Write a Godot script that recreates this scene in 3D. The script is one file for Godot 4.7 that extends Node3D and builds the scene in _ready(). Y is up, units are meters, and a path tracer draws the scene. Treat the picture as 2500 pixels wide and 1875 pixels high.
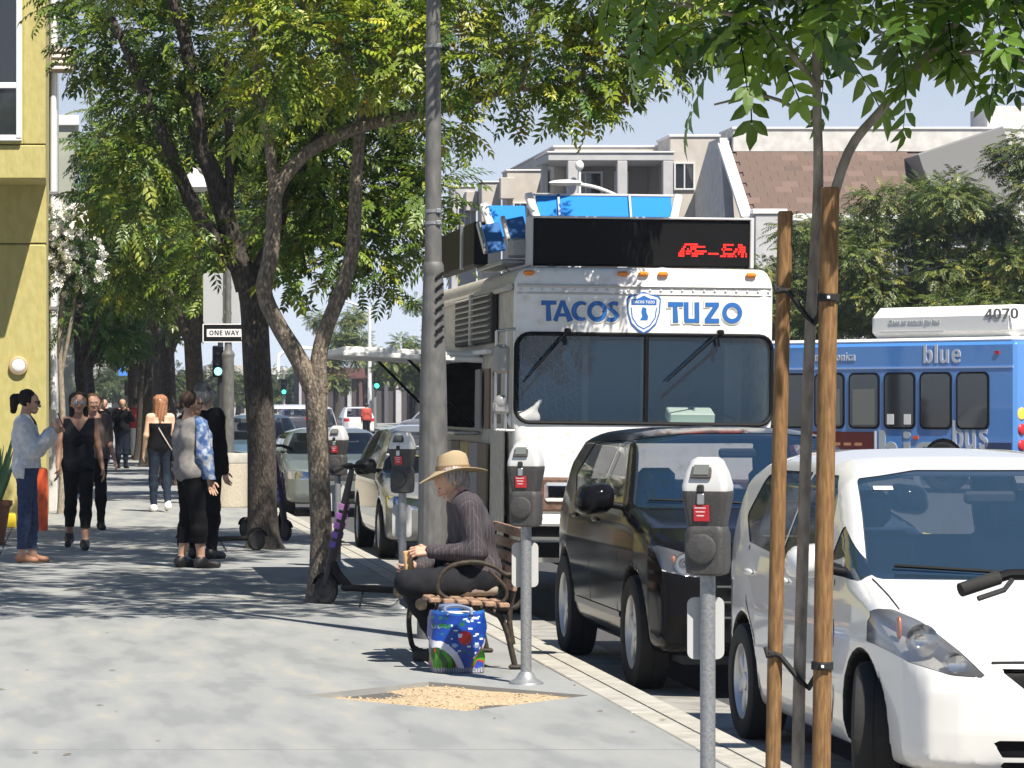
extends Node3D

# ---------------------------------------------------------------- mesh helpers
class MB:
	var v := PackedVector3Array()
	var u := PackedVector2Array()
	var c := PackedColorArray()
	var col := Color.WHITE
	var tinted := false
	var x := Transform3D()

	func tri(a: Vector3, b: Vector3, d: Vector3) -> void:
		v.append(x * a)
		v.append(x * d)
		v.append(x * b)
		if tinted:
			c.append(col); c.append(col); c.append(col)

	func quad(a: Vector3, b: Vector3, d: Vector3, e: Vector3) -> void:
		tri(a, b, d)
		tri(a, d, e)

	func uvquad(a: Vector3, b: Vector3, d: Vector3, e: Vector3, r := Rect2(0, 0, 1, 1)) -> void:
		quad(a, b, d, e)
		var p := r.position
		var q := r.end
		var t := [Vector2(p.x, q.y), Vector2(q.x, q.y), Vector2(q.x, p.y), Vector2(p.x, p.y)]
		for k in [0, 2, 1, 0, 3, 2]:
			u.append(t[k])

	func box(at: Vector3, size: Vector3, bevel := 0.0, turn := Basis()) -> void:
		var keep := x
		x = x * Transform3D(turn, at)
		var h := size * 0.5
		if bevel <= 0.0:
			for ax in 3:
				for sg in [-1.0, 1.0]:
					var n := Vector3.ZERO
					n[ax] = sg
					var p := Vector3.ZERO
					p[(ax + 1) % 3] = 1.0
					var q := n.cross(p)
					var o := n * h
					quad(o - p * h - q * h, o + p * h - q * h, o + p * h + q * h, o - p * h + q * h)
		else:
			var b := minf(bevel, minf(h.x, minf(h.y, h.z)) * 0.98)
			var i := h - Vector3(b, b, b)
			for ax in 3:
				for sg in [-1.0, 1.0]:
					var n := Vector3.ZERO
					n[ax] = sg
					var p := Vector3.ZERO
					p[(ax + 1) % 3] = 1.0
					var q := n.cross(p)
					var o := n * h
					quad(o - p * i - q * i, o + p * i - q * i, o + p * i + q * i, o - p * i + q * i)
				var e1 := (ax + 1) % 3
				var e2 := (ax + 2) % 3
				for s1 in [-1.0, 1.0]:
					for s2 in [-1.0, 1.0]:
						var a := Vector3.ZERO
						a[ax] = -i[ax]; a[e1] = s1 * h[e1]; a[e2] = s2 * i[e2]
						var b2 := a
						b2[e1] = s1 * i[e1]; b2[e2] = s2 * h[e2]
						var d := b2
						d[ax] = i[ax]
						var e := a
						e[ax] = i[ax]
						if s1 * s2 > 0:
							quad(a, b2, d, e)
						else:
							quad(e, d, b2, a)
			for sx in [-1.0, 1.0]:
				for sy in [-1.0, 1.0]:
					for sz in [-1.0, 1.0]:
						var a := Vector3(sx * h.x, sy * i.y, sz * i.z)
						var b3 := Vector3(sx * i.x, sy * h.y, sz * i.z)
						var d3 := Vector3(sx * i.x, sy * i.y, sz * h.z)
						if sx * sy * sz > 0:
							tri(a, b3, d3)
						else:
							tri(a, d3, b3)
		x = keep

	func loft(rings: Array, closed := true, caps := true) -> void:
		for k in rings.size() - 1:
			var r0: PackedVector3Array = rings[k]
			var r1: PackedVector3Array = rings[k + 1]
			var n := r0.size()
			for j in (n if closed else n - 1):
				var j2 := (j + 1) % n
				quad(r0[j], r0[j2], r1[j2], r1[j])
		if caps:
			for e in 2:
				var r: PackedVector3Array = rings[0] if e == 0 else rings[rings.size() - 1]
				var m := Vector3.ZERO
				for p in r:
					m += p
				m /= r.size()
				for j in r.size():
					var j2 := (j + 1) % r.size()
					if e == 0:
						tri(m, r[j2], r[j])
					else:
						tri(m, r[j], r[j2])

	func tube(pts: Array, rad, sides := 8, caps := true, flat := 1.0) -> void:
		var rings := []
		var up := Vector3(0.013, 1, 0.017)
		var t0: Vector3 = (pts[1] - pts[0]).normalized()
		if absf(t0.y) > 0.9:
			up = Vector3(0.02, 0.01, 1)
		var side := up.cross(t0).normalized()
		for k in pts.size():
			var a: Vector3 = pts[maxi(k - 1, 0)]
			var b: Vector3 = pts[mini(k + 1, pts.size() - 1)]
			var t := (b - a).normalized()
			side = (side - t * side.dot(t)).normalized()
			var w := t.cross(side)
			var r: float = rad[k] if rad is Array or rad is PackedFloat32Array else rad
			var ring := PackedVector3Array()
			for j in sides:
				var an := TAU * j / sides
				ring.append(pts[k] + side * (cos(an) * r) + w * (sin(an) * r * flat))
			rings.append(ring)
		loft(rings, true, caps)

	func rod(a: Vector3, b: Vector3, ra: float, rb := -1.0, sides := 10) -> void:
		tube([a, b], [ra, ra if rb < 0 else rb], sides)

	func lathe(prof: Array, segs := 20, at := Vector3.ZERO, turn := Basis()) -> void:
		var keep := x
		x = x * Transform3D(turn, at)
		for k in prof.size() - 1:
			var a: Vector2 = prof[k]
			var b: Vector2 = prof[k + 1]
			for j in segs:
				var t0 := TAU * j / segs
				var t1 := TAU * (j + 1) / segs
				var p0 := Vector3(a.x * cos(t0), a.y, -a.x * sin(t0))
				var p1 := Vector3(a.x * cos(t1), a.y, -a.x * sin(t1))
				var q0 := Vector3(b.x * cos(t0), b.y, -b.x * sin(t0))
				var q1 := Vector3(b.x * cos(t1), b.y, -b.x * sin(t1))
				if a.x < 1e-5:
					tri(p0, q1, q0)
				elif b.x < 1e-5:
					tri(p0, p1, q0)
				else:
					quad(p0, p1, q1, q0)
		x = keep

	func ball(at: Vector3, r: Vector3, segs := 14, rows := 9, turn := Basis()) -> void:
		var prof := []
		for k in rows + 1:
			var a := -PI / 2 + PI * k / rows
			prof.append(Vector2(0.0 if k == 0 or k == rows else cos(a), sin(a)))
		lathe(prof, segs, at, turn * Basis.from_scale(r))

	# polygon in the XY plane of t, extruded from z = 0 to z = depth
	func prism(poly: PackedVector2Array, depth: float, t := Transform3D(), bevel := 0.0) -> void:
		var keep := x
		x = x * t
		var area := 0.0
		for k in poly.size():
			area += poly[k].cross(poly[(k + 1) % poly.size()])
		if area < 0:
			poly.reverse()
		var n := poly.size()
		var ins := PackedVector2Array()
		for k in n:
			var e0 := (poly[k] - poly[(k + n - 1) % n]).normalized()
			var e1 := (poly[(k + 1) % n] - poly[k]).normalized()
			var nn := (Vector2(-e0.y, e0.x) + Vector2(-e1.y, e1.x))
			nn = nn / maxf(nn.length_squared() * 0.5, 0.25)
			ins.append(poly[k] + nn * bevel)
		var tr := Geometry2D.triangulate_polygon(ins)
		for k in range(0, tr.size(), 3):
			var a := ins[tr[k]]
			var b := ins[tr[k + 1]]
			var d := ins[tr[k + 2]]
			if (b - a).cross(d - a) < 0:
				var sw := b
				b = d
				d = sw
			tri(Vector3(a.x, a.y, depth), Vector3(b.x, b.y, depth), Vector3(d.x, d.y, depth))
			tri(Vector3(a.x, a.y, 0), Vector3(d.x, d.y, 0), Vector3(b.x, b.y, 0))
		for k in n:
			var k2 := (k + 1) % n
			var z0 := bevel
			var z1 := depth - bevel
			quad(Vector3(poly[k].x, poly[k].y, z0), Vector3(poly[k2].x, poly[k2].y, z0), Vector3(poly[k2].x, poly[k2].y, z1), Vector3(poly[k].x, poly[k].y, z1))
			if bevel > 0:
				quad(Vector3(poly[k].x, poly[k].y, z1), Vector3(poly[k2].x, poly[k2].y, z1), Vector3(ins[k2].x, ins[k2].y, depth), Vector3(ins[k].x, ins[k].y, depth))
				quad(Vector3(ins[k].x, ins[k].y, 0), Vector3(ins[k2].x, ins[k2].y, 0), Vector3(poly[k2].x, poly[k2].y, z0), Vector3(poly[k].x, poly[k].y, z0))
		x = keep

	# a ribbon of varying width in the XY plane, extruded (lettering strokes)
	func stroke(pts: Array, w, depth: float) -> void:
		var l := PackedVector2Array()
		var r := PackedVector2Array()
		for k in pts.size():
			var a: Vector2 = pts[maxi(k - 1, 0)]
			var b: Vector2 = pts[mini(k + 1, pts.size() - 1)]
			var t := (b - a).normalized()
			var hw: float = (w[k] if w is Array else w) * 0.5
			l.append(pts[k] + Vector2(-t.y, t.x) * hw)
			r.append(pts[k] - Vector2(-t.y, t.x) * hw)
		for k in pts.size() - 1:
			var q := PackedVector2Array([l[k], r[k], r[k + 1], l[k + 1]])
			prism(q, depth)

	func mesh(angle := 38.0) -> ArrayMesh:
		var nv := v.size()
		var fn := PackedVector3Array()
		fn.resize(nv / 3)
		var head := {}
		var nxt := PackedInt32Array()
		nxt.resize(nv)
		var ids := PackedInt32Array()
		ids.resize(nv)
		var first := PackedInt32Array()
		for t in nv / 3:
			fn[t] = (v[t * 3 + 2] - v[t * 3]).cross(v[t * 3 + 1] - v[t * 3])
		for i in nv:
			var key := Vector3i((v[i] * 4000.0).round())
			var id: int = head.get(key, -1)
			if id < 0:
				id = first.size()
				head[key] = id
				first.append(-1)
			ids[i] = id
			nxt[i] = first[id]
			first[id] = i
		var un := PackedVector3Array()
		un.resize(fn.size())
		for t in fn.size():
			un[t] = fn[t].normalized()
		var lim := cos(deg_to_rad(angle))
		var n := PackedVector3Array()
		n.resize(nv)
		for i in nv:
			var own := un[i / 3]
			var s := Vector3.ZERO
			var k := first[ids[i]]
			while k >= 0:
				var t := k / 3
				if own.dot(un[t]) >= lim:
					s += fn[t]
				k = nxt[k]
			n[i] = s.normalized() if s.length_squared() > 1e-20 else Vector3.UP
		var a := []
		a.resize(Mesh.ARRAY_MAX)
		a[Mesh.ARRAY_VERTEX] = v
		a[Mesh.ARRAY_NORMAL] = n
		if u.size() == nv:
			a[Mesh.ARRAY_TEX_UV] = u
		if c.size() == nv:
			a[Mesh.ARRAY_COLOR] = c
		var m := ArrayMesh.new()
		m.add_surface_from_arrays(Mesh.PRIMITIVE_TRIANGLES, a)
		return m

# smooth indexed mesh from a distance field, which can be cut along curves
class SM:
	var v := PackedVector3Array()
	var n := PackedVector3Array()
	var i := PackedInt32Array()

	func add(o: SM, t := Transform3D()) -> void:
		var base := v.size()
		for k in o.v.size():
			v.append(t * o.v[k])
			n.append((t.basis * o.n[k]).normalized())
		for k in o.i:
			i.append(base + k)

	func cut(g: Callable) -> Array:   # [inside (g < 0), outside]
		var d := PackedFloat32Array()
		d.resize(v.size())
		for k in v.size():
			d[k] = g.call(v[k])
		var out := [SM.new(), SM.new()]
		var map := [PackedInt32Array(), PackedInt32Array()]
		for s in 2:
			map[s].resize(v.size())
			map[s].fill(-1)
		for t in range(0, i.size(), 3):
			var neg := 0
			for k in 3:
				if d[i[t + k]] < 0:
					neg += 1
			if neg == 0 or neg == 3:
				var s := 0 if neg == 3 else 1
				for k in 3:
					out[s].i.append(take(out[s], map, s, i[t + k]))
				continue
			for k in 3:
				var a := i[t + k]
				var b := i[t + (k + 1) % 3]
				var e := i[t + (k + 2) % 3]
				if (d[a] < 0) != (d[b] < 0) and (d[a] < 0) != (d[e] < 0):
					var f0 := d[a] / (d[a] - d[b])
					var f1 := d[a] / (d[a] - d[e])
					var s := 0 if d[a] < 0 else 1
					var o: SM = out[s]
					var p := mid(o, a, b, f0)
					var q := mid(o, a, e, f1)
					o.i.append_array([take(o, map, s, a), p, q])
					o = out[1 - s]
					p = mid(o, a, b, f0)
					q = mid(o, a, e, f1)
					var jb := take(o, map, 1 - s, b)
					var je := take(o, map, 1 - s, e)
					o.i.append_array([p, jb, je, p, je, q])
					break
		return out

	func take(o: SM, map: Array, s: int, k: int) -> int:
		if map[s][k] < 0:
			map[s][k] = o.v.size()
			o.v.append(v[k])
			o.n.append(n[k])
		return map[s][k]

	func mid(o: SM, a: int, b: int, f: float) -> int:
		o.v.append(v[a].lerp(v[b], f))
		o.n.append(n[a].lerp(n[b], f).normalized())
		return o.v.size() - 1

	# folds and creases: moves the surface along its normals by a stretched noise
	func crease(amp: float, nz: FastNoiseLite, st: Vector3) -> SM:
		for k in v.size():
			var p := v[k] * st
			var a := nz.get_noise_3dv(p)
			var g := Vector3(nz.get_noise_3dv(p + Vector3(0.12, 0, 0)) - a, nz.get_noise_3dv(p + Vector3(0, 0.12, 0)) - a, nz.get_noise_3dv(p + Vector3(0, 0, 0.12)) - a) / 0.12 * st * amp
			v[k] += n[k] * a * amp
			g -= n[k] * g.dot(n[k])
			n[k] = (n[k] - g).normalized()
		return self

	func push(d: float) -> SM:
		for k in v.size():
			v[k] += n[k] * d
		return self

	func mesh() -> ArrayMesh:
		var a := []
		a.resize(Mesh.ARRAY_MAX)
		a[Mesh.ARRAY_VERTEX] = v
		a[Mesh.ARRAY_NORMAL] = n
		a[Mesh.ARRAY_INDEX] = i
		var m := ArrayMesh.new()
		m.add_surface_from_arrays(Mesh.PRIMITIVE_TRIANGLES, a)
		return m

static func pdist(poly: PackedVector2Array, p: Vector2) -> float:
	var best := 1e9
	var inside := false
	var n := poly.size()
	var a := poly[n - 1]
	for k in n:
		var b := poly[k]
		var e := b - a
		var w := p - a
		var t := clampf(w.dot(e) / maxf(e.length_squared(), 1e-12), 0.0, 1.0)
		best = minf(best, (w - e * t).length_squared())
		if (a.y > p.y) != (b.y > p.y) and p.x < (b.x - a.x) * (p.y - a.y) / (b.y - a.y) + a.x:
			inside = not inside
		a = b
	return -sqrt(best) if inside else sqrt(best)

static func P(a: Array) -> PackedVector2Array:
	var r := PackedVector2Array()
	for k in range(0, a.size(), 2):
		r.append(Vector2(a[k], a[k + 1]))
	return r

static func V(a: Array) -> Array:
	var r := []
	for k in range(0, a.size(), 3):
		r.append(Vector3(a[k], a[k + 1], a[k + 2]))
	return r

# smooth polyline through points (Catmull-Rom)
static func curve(p: Array, steps := 5) -> Array:
	var out := []
	for k in p.size() - 1:
		var p0 = p[maxi(k - 1, 0)]
		var p3 = p[mini(k + 2, p.size() - 1)]
		for j in steps:
			var t := float(j) / steps
			if p[k] is float:
				out.append(lerpf(p[k], p[k + 1], t))
			else:
				out.append(p[k].cubic_interpolate(p[k + 1], p0, p3, t))
	out.append(p[p.size() - 1])
	return out

# surface nets over a filled grid
static func nets(f: PackedFloat32Array, nx: int, ny: int, nz: int, o: Vector3, h: float) -> SM:
	var sm := SM.new()
	var idx := PackedInt32Array()
	idx.resize(nx * ny * nz)
	idx.fill(-1)
	var sy := nx
	var sz := nx * ny
	for z in nz - 1:
		for y in ny - 1:
			var base := z * sz + y * sy
			for x in nx - 1:
				var k := base + x
				var a := f[k]
				if a > h * 3.0 or a < -h * 3.0:
					continue
				var b := f[k + 1]
				var c := f[k + sy]
				var d := f[k + sy + 1]
				var e := f[k + sz]
				var g := f[k + sz + 1]
				var q := f[k + sz + sy]
				var r := f[k + sz + sy + 1]
				var m := int(a < 0) + int(b < 0) + int(c < 0) + int(d < 0) + int(e < 0) + int(g < 0) + int(q < 0) + int(r < 0)
				if m == 0 or m == 8:
					continue
				var s := Vector3.ZERO
				var w := 0
				if (a < 0) != (b < 0): s += Vector3(a / (a - b), 0, 0); w += 1
				if (c < 0) != (d < 0): s += Vector3(c / (c - d), 1, 0); w += 1
				if (e < 0) != (g < 0): s += Vector3(e / (e - g), 0, 1); w += 1
				if (q < 0) != (r < 0): s += Vector3(q / (q - r), 1, 1); w += 1
				if (a < 0) != (c < 0): s += Vector3(0, a / (a - c), 0); w += 1
				if (b < 0) != (d < 0): s += Vector3(1, b / (b - d), 0); w += 1
				if (e < 0) != (q < 0): s += Vector3(0, e / (e - q), 1); w += 1
				if (g < 0) != (r < 0): s += Vector3(1, g / (g - r), 1); w += 1
				if (a < 0) != (e < 0): s += Vector3(0, 0, a / (a - e)); w += 1
				if (b < 0) != (g < 0): s += Vector3(1, 0, b / (b - g)); w += 1
				if (c < 0) != (q < 0): s += Vector3(0, 1, c / (c - q)); w += 1
				if (d < 0) != (r < 0): s += Vector3(1, 1, d / (d - r)); w += 1
				s /= w
				idx[k] = sm.v.size()
				sm.v.append(o + (Vector3(x, y, z) + s) * h)
				sm.n.append(Vector3(b + d + g + r - a - c - e - q, c + d + q + r - a - b - e - g, e + g + q + r - a - b - c - d).normalized())
	for z in range(1, nz - 1):
		for y in range(1, ny - 1):
			var base := z * sz + y * sy
			for x in range(1, nx - 1):
				var k := base + x
				if idx[k] < 0 and f[k] > 0:
					continue
				var a := f[k] < 0
				if a != (f[k + 1] < 0):
					sm_quad(sm, idx[k], idx[k - sy], idx[k - sy - sz], idx[k - sz], a)
				if a != (f[k + sy] < 0):
					sm_quad(sm, idx[k], idx[k - sz], idx[k - sz - 1], idx[k - 1], a)
				if a != (f[k + sz] < 0):
					sm_quad(sm, idx[k], idx[k - 1], idx[k - 1 - sy], idx[k - sy], a)
	return sm

static func sm_quad(sm: SM, a: int, b: int, c: int, d: int, flip: bool) -> void:
	if a < 0 or b < 0 or c < 0 or d < 0:
		return
	if flip:
		sm.i.append_array([a, d, c, a, c, b])
	else:
		sm.i.append_array([a, b, c, a, c, d])

# bones: [a, b, ra, rb] or [a, b, ra, rb, k]; joined by a smooth minimum
static func bones_net(bones: Array, h: float, blend := 0.03) -> SM:
	var lo := Vector3(1e9, 1e9, 1e9)
	var hi := -lo
	for b in bones:
		var r: float = maxf(b[2], b[3])
		for p in [b[0], b[1]]:
			lo = lo.min(p - Vector3(r, r, r))
			hi = hi.max(p + Vector3(r, r, r))
	var pad := h * 3.0 + blend * 0.3
	lo -= Vector3(pad, pad, pad)
	hi += Vector3(pad, pad, pad)
	var nx := int((hi.x - lo.x) / h) + 2
	var ny := int((hi.y - lo.y) / h) + 2
	var nz := int((hi.z - lo.z) / h) + 2
	var f := PackedFloat32Array()
	f.resize(nx * ny * nz)
	f.fill(1.0)
	for b in bones:
		var a: Vector3 = b[0]
		var e: Vector3 = b[1] - a
		var ra: float = b[2]
		var dr: float = b[3] - ra
		var k: float = b[4] if b.size() > 4 else blend
		var l2 := maxf(e.length_squared(), 1e-8)
		var r := maxf(b[2], b[3]) + k + h * 2.0
		var p0 := (((b[0] as Vector3).min(b[1]) - Vector3(r, r, r)) - lo) / h
		var p1 := (((b[0] as Vector3).max(b[1]) + Vector3(r, r, r)) - lo) / h
		var x0 := maxi(int(p0.x), 0)
		var x1 := mini(int(p1.x) + 1, nx)
		for z in range(maxi(int(p0.z), 0), mini(int(p1.z) + 1, nz)):
			for y in range(maxi(int(p0.y), 0), mini(int(p1.y) + 1, ny)):
				var w := lo + Vector3(x0, y, z) * h - a
				var at := (z * ny + y) * nx + x0
				for x in range(x0, x1):
					var t := clampf(w.dot(e) / l2, 0.0, 1.0)
					var d := (w - e * t).length() - ra - dr * t
					var o := f[at]
					var q := k - absf(o - d)
					f[at] = minf(o, d) - (q * q / k * 0.25 if q > 0.0 else 0.0)
					at += 1
					w.x += h
	return nets(f, nx, ny, nz, lo, h)

# ---------------------------------------------------------------- scene tree helpers
var taken := {}
var MT := {}

func numbered(called: String) -> String:
	if not taken.has(called):
		taken[called] = 0
		return called
	taken[called] += 1
	return "%s_%03d" % [called, taken[called]]

func tag(o: Node3D, label: String, category := "", group := "", kind := "") -> Node3D:
	if label: o.set_meta("label", label)
	if category: o.set_meta("category", category)
	if group: o.set_meta("group", group)
	if kind: o.set_meta("kind", kind)
	return o

func thing(called: String, label: String, category: String, at := Vector3.ZERO, turn := 0.0, group := "") -> Node3D:
	var o := Node3D.new()
	o.name = numbered(called)
	add_child(o)
	o.position = at
	o.rotation.y = turn
	return tag(o, label, category, group)

func part(called: String, shape, m: Material, parent: Node3D, angle := 38.0) -> MeshInstance3D:
	var o := MeshInstance3D.new()
	o.name = called
	if shape is MB:
		o.mesh = shape.mesh(angle)
	elif shape is SM:
		o.mesh = shape.mesh()
	else:
		o.mesh = shape
	o.material_override = m
	parent.add_child(o, true)
	return o

func whole(called: String, shape, m: Material, label: String, category: String, group := "", angle := 38.0) -> MeshInstance3D:
	var o := part(numbered(called), shape, m, self, angle)
	tag(o, label, category, group)
	return o

func struct(called: String, shape, m: Material, parent: Node3D = self) -> MeshInstance3D:
	var o := part(called, shape, m, parent)
	if parent == self:
		o.set_meta("kind", "structure")
	return o

func copy(o: Node3D, label: String, at: Vector3, turn := 0.0) -> Node3D:
	var c: Node3D = o.duplicate()
	c.name = numbered(str(o.name).rstrip("0123456789").trim_suffix("_"))
	add_child(c)
	c.position = at
	c.rotation.y = turn
	c.set_meta("label", label)
	return c

func box1(at: Vector3, size: Vector3, bevel := 0.0, turn := Basis()) -> MB:
	var b := MB.new()
	b.box(at, size, bevel, turn)
	return b

func tube1(pts: Array, rad, sides := 8) -> MB:
	var b := MB.new()
	b.tube(pts, rad, sides)
	return b

func text(called: String, words: String, tall: float, m: Material, parent: Node3D, t: Transform3D, wide := 0.0, depth := 0.004, bold := true) -> MeshInstance3D:
	var tm := TextMesh.new()
	var f := SystemFont.new()
	f.font_names = PackedStringArray(["Droid Sans"])
	f.font_weight = 700 if bold else 400
	tm.font = f
	tm.text = words
	tm.font_size = 32
	tm.pixel_size = 0.01
	tm.depth = 0.02
	tm.curve_step = 1.0
	var bb := tm.get_aabb()
	var k := tall / maxf(bb.size.y, 0.001)
	var kx := wide / maxf(bb.size.x, 0.001) if wide > 0 else k
	var o := MeshInstance3D.new()
	o.name = called
	o.mesh = tm
	o.material_override = m
	o.transform = t * Transform3D(Basis.from_scale(Vector3(kx, k, depth / 0.02)), Vector3.ZERO)
	parent.add_child(o, true)
	return o

# ---------------------------------------------------------------- materials
func lin(r: float, g: float, b: float) -> Color:
	return Color(r, g, b).linear_to_srgb()

func mat(r: float, g: float, b: float, rough := 0.7, metal := 0.0) -> StandardMaterial3D:
	var m := StandardMaterial3D.new()
	m.albedo_color = lin(r, g, b)
	m.roughness = rough
	m.metallic = metal
	return m

func noise_tex(freq: float, stops: Array, sz := 512, oct := 4, sd := 1, kind := FastNoiseLite.TYPE_SIMPLEX_SMOOTH, bump := false) -> NoiseTexture2D:
	var t := NoiseTexture2D.new()
	var nz := FastNoiseLite.new()
	nz.noise_type = kind
	nz.frequency = freq
	nz.fractal_octaves = oct
	nz.seed = sd
	t.noise = nz
	t.width = sz
	t.height = sz
	t.seamless = true
	if bump:
		t.as_normal_map = true
		t.bump_strength = 6.0
	elif stops:
		var g := Gradient.new()
		g.offsets = PackedFloat32Array()
		var o := PackedFloat32Array()
		var c := PackedColorArray()
		for s in stops:
			o.append(s[0])
			c.append(lin(s[1], s[2], s[3]))
		g.offsets = o
		g.colors = c
		t.color_ramp = g
	return t

func grain(m: StandardMaterial3D, tex: Texture2D, scale: Vector3, world := true) -> StandardMaterial3D:
	m.albedo_color = Color.WHITE
	m.albedo_texture = tex
	m.uv1_triplanar = true
	m.uv1_world_triplanar = world
	m.uv1_scale = scale
	return m

func paint(r: float, g: float, b: float, rough := 0.35) -> StandardMaterial3D:
	var m := mat(r, g, b, rough)
	m.clearcoat_enabled = true
	m.clearcoat = 1.0
	m.clearcoat_roughness = 0.04
	return m

func glass(r: float, g: float, b: float, alpha: float) -> StandardMaterial3D:
	var m := mat(r, g, b, 0.02)
	m.transparency = BaseMaterial3D.TRANSPARENCY_ALPHA
	m.albedo_color.a = alpha
	m.metallic_specular = 0.85
	return m

func glow(r: float, g: float, b: float, e: float) -> StandardMaterial3D:
	var m := mat(r * 0.3, g * 0.3, b * 0.3, 0.5)
	m.emission_enabled = true
	m.emission = lin(r, g, b)
	m.emission_energy_multiplier = e
	return m

func leafmat(r: float, g: float, b: float) -> StandardMaterial3D:
	var m := mat(r, g, b, 0.42)
	m.vertex_color_use_as_albedo = true
	m.backlight_enabled = true
	m.backlight = lin(0.2, 0.31, 0.03)
	return m

func hairmat(r: float, g: float, b: float) -> StandardMaterial3D:
	var m := grain(mat(1, 1, 1, 0.65), noise_tex(0.02, [[0.0, r * 0.35, g * 0.35, b * 0.35], [0.5, r, g, b], [1.0, r * 1.9, g * 1.9, b * 1.9]], 128, 4, 29), Vector3(22, 2.2, 22), false)
	m.metallic_specular = 0.3
	return m

func materials() -> void:
	MT.concrete = grain(mat(1, 1, 1, 0.9), noise_tex(0.012, [[0.22, 0.21, 0.22, 0.22], [0.42, 0.248, 0.257, 0.255], [0.58, 0.262, 0.27, 0.265], [0.7, 0.274, 0.278, 0.267], [0.85, 0.31, 0.304, 0.27]], 1024, 6, 3), Vector3(0.2, 0.2, 0.045))
	MT.concrete.heightmap_enabled = true
	MT.concrete.heightmap_texture = noise_tex(0.09, [], 512, 4, 5)
	MT.concrete.heightmap_scale = 0.3
	MT.kerb = grain(mat(1, 1, 1, 0.9), noise_tex(0.02, [[0.0, 0.27, 0.255, 0.22], [0.5, 0.36, 0.345, 0.305], [1.0, 0.45, 0.43, 0.38]], 512, 6, 8), Vector3(0.5, 0.5, 0.5))
	MT.gutter = grain(mat(1, 1, 1, 0.9), noise_tex(0.02, [[0.0, 0.17, 0.165, 0.15], [0.5, 0.27, 0.262, 0.24], [1.0, 0.33, 0.32, 0.3]], 512, 6, 9), Vector3(0.4, 0.4, 0.4))
	MT.asphalt = grain(mat(1, 1, 1, 0.92), noise_tex(0.05, [[0.0, 0.035, 0.035, 0.037], [0.5, 0.06, 0.06, 0.063], [1.0, 0.1, 0.1, 0.102]], 1024, 6, 10), Vector3(0.35, 0.35, 0.35))
	MT.joint = mat(0.09, 0.085, 0.08, 0.95)
	MT.earth = mat(0.2, 0.16, 0.1, 0.95)
	MT.chips = grain(mat(1, 1, 1, 0.95), noise_tex(0.03, [[0.0, 0.2, 0.15, 0.09], [0.4, 0.4, 0.3, 0.18], [0.7, 0.47, 0.37, 0.24], [1.0, 0.54, 0.45, 0.32]], 512, 6, 12), Vector3(2.0, 2.0, 2.0))
	MT.chip = mat(0.47, 0.37, 0.23, 0.9)
	MT.yellow = grain(mat(1, 1, 1, 0.85), noise_tex(0.03, [[0.0, 0.385, 0.335, 0.125], [0.4, 0.43, 0.378, 0.14], [0.6, 0.45, 0.395, 0.15], [1.0, 0.48, 0.43, 0.18]], 512, 6, 13), Vector3(0.5, 0.22, 0.5))
	MT.yellow.heightmap_enabled = true
	MT.yellow.heightmap_texture = noise_tex(0.12, [], 256, 3, 35)
	MT.yellow.heightmap_scale = 0.4
	MT.whitewall = grain(mat(1, 1, 1, 0.85), noise_tex(0.03, [[0.0, 0.45, 0.44, 0.42], [1.0, 0.62, 0.61, 0.59]], 256, 5, 14), Vector3(0.3, 0.3, 0.3))
	MT.beige = grain(mat(1, 1, 1, 0.85), noise_tex(0.03, [[0.0, 0.4, 0.37, 0.33], [1.0, 0.5, 0.465, 0.42]], 256, 5, 15), Vector3(0.2, 0.2, 0.2))
	MT.greywall = grain(mat(1, 1, 1, 0.85), noise_tex(0.03, [[0.0, 0.38, 0.38, 0.39], [1.0, 0.46, 0.46, 0.47]], 256, 5, 16), Vector3(0.2, 0.2, 0.2))
	MT.trim = mat(0.55, 0.55, 0.56, 0.6)
	MT.white = mat(0.78, 0.78, 0.76, 0.5)
	MT.black = mat(0.008, 0.008, 0.009, 0.55)
	MT.black.metallic_specular = 0.25
	MT.rubber = grain(mat(1, 1, 1, 0.85), noise_tex(0.05, [[0.0, 0.01, 0.01, 0.01], [1.0, 0.026, 0.025, 0.024]], 256, 4, 17), Vector3(3, 3, 3), false)
	MT.dark = mat(0.02, 0.02, 0.021, 0.7)
	MT.cabin = mat(0.035, 0.037, 0.04, 0.8)
	MT.grey = mat(0.18, 0.18, 0.18, 0.6)
	MT.iron = mat(0.015, 0.015, 0.014, 0.45, 0.2)
	MT.rust = grain(mat(1, 1, 1, 0.7), noise_tex(0.03, [[0.0, 0.012, 0.011, 0.01], [0.55, 0.03, 0.022, 0.014], [1.0, 0.12, 0.07, 0.03]], 256, 5, 18), Vector3(3, 3, 3), false)
	MT.galv = grain(mat(1, 1, 1, 0.5, 0.55), noise_tex(0.05, [[0.0, 0.2, 0.21, 0.22], [0.5, 0.3, 0.31, 0.32], [1.0, 0.38, 0.39, 0.4]], 256, 5, 19), Vector3(4, 4, 4), false)
	MT.pole = grain(mat(1, 1, 1, 0.6, 0.1), noise_tex(0.04, [[0.0, 0.085, 0.085, 0.082], [0.5, 0.125, 0.123, 0.118], [1.0, 0.18, 0.176, 0.165]], 256, 5, 20), Vector3(1.5, 0.6, 1.5), false)
	MT.chrome = mat(0.62, 0.63, 0.64, 0.12, 1.0)
	MT.steel = mat(0.5, 0.5, 0.5, 0.35, 0.9)
	MT.meter = grain(mat(1, 1, 1, 0.6, 0.1), noise_tex(0.06, [[0.0, 0.035, 0.034, 0.034], [1.0, 0.085, 0.082, 0.08]], 256, 5, 21), Vector3(4, 4, 4), false)
	MT.silver = mat(0.6, 0.6, 0.6, 0.35, 0.5)
	MT.red = mat(0.5, 0.02, 0.03, 0.4)
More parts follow.
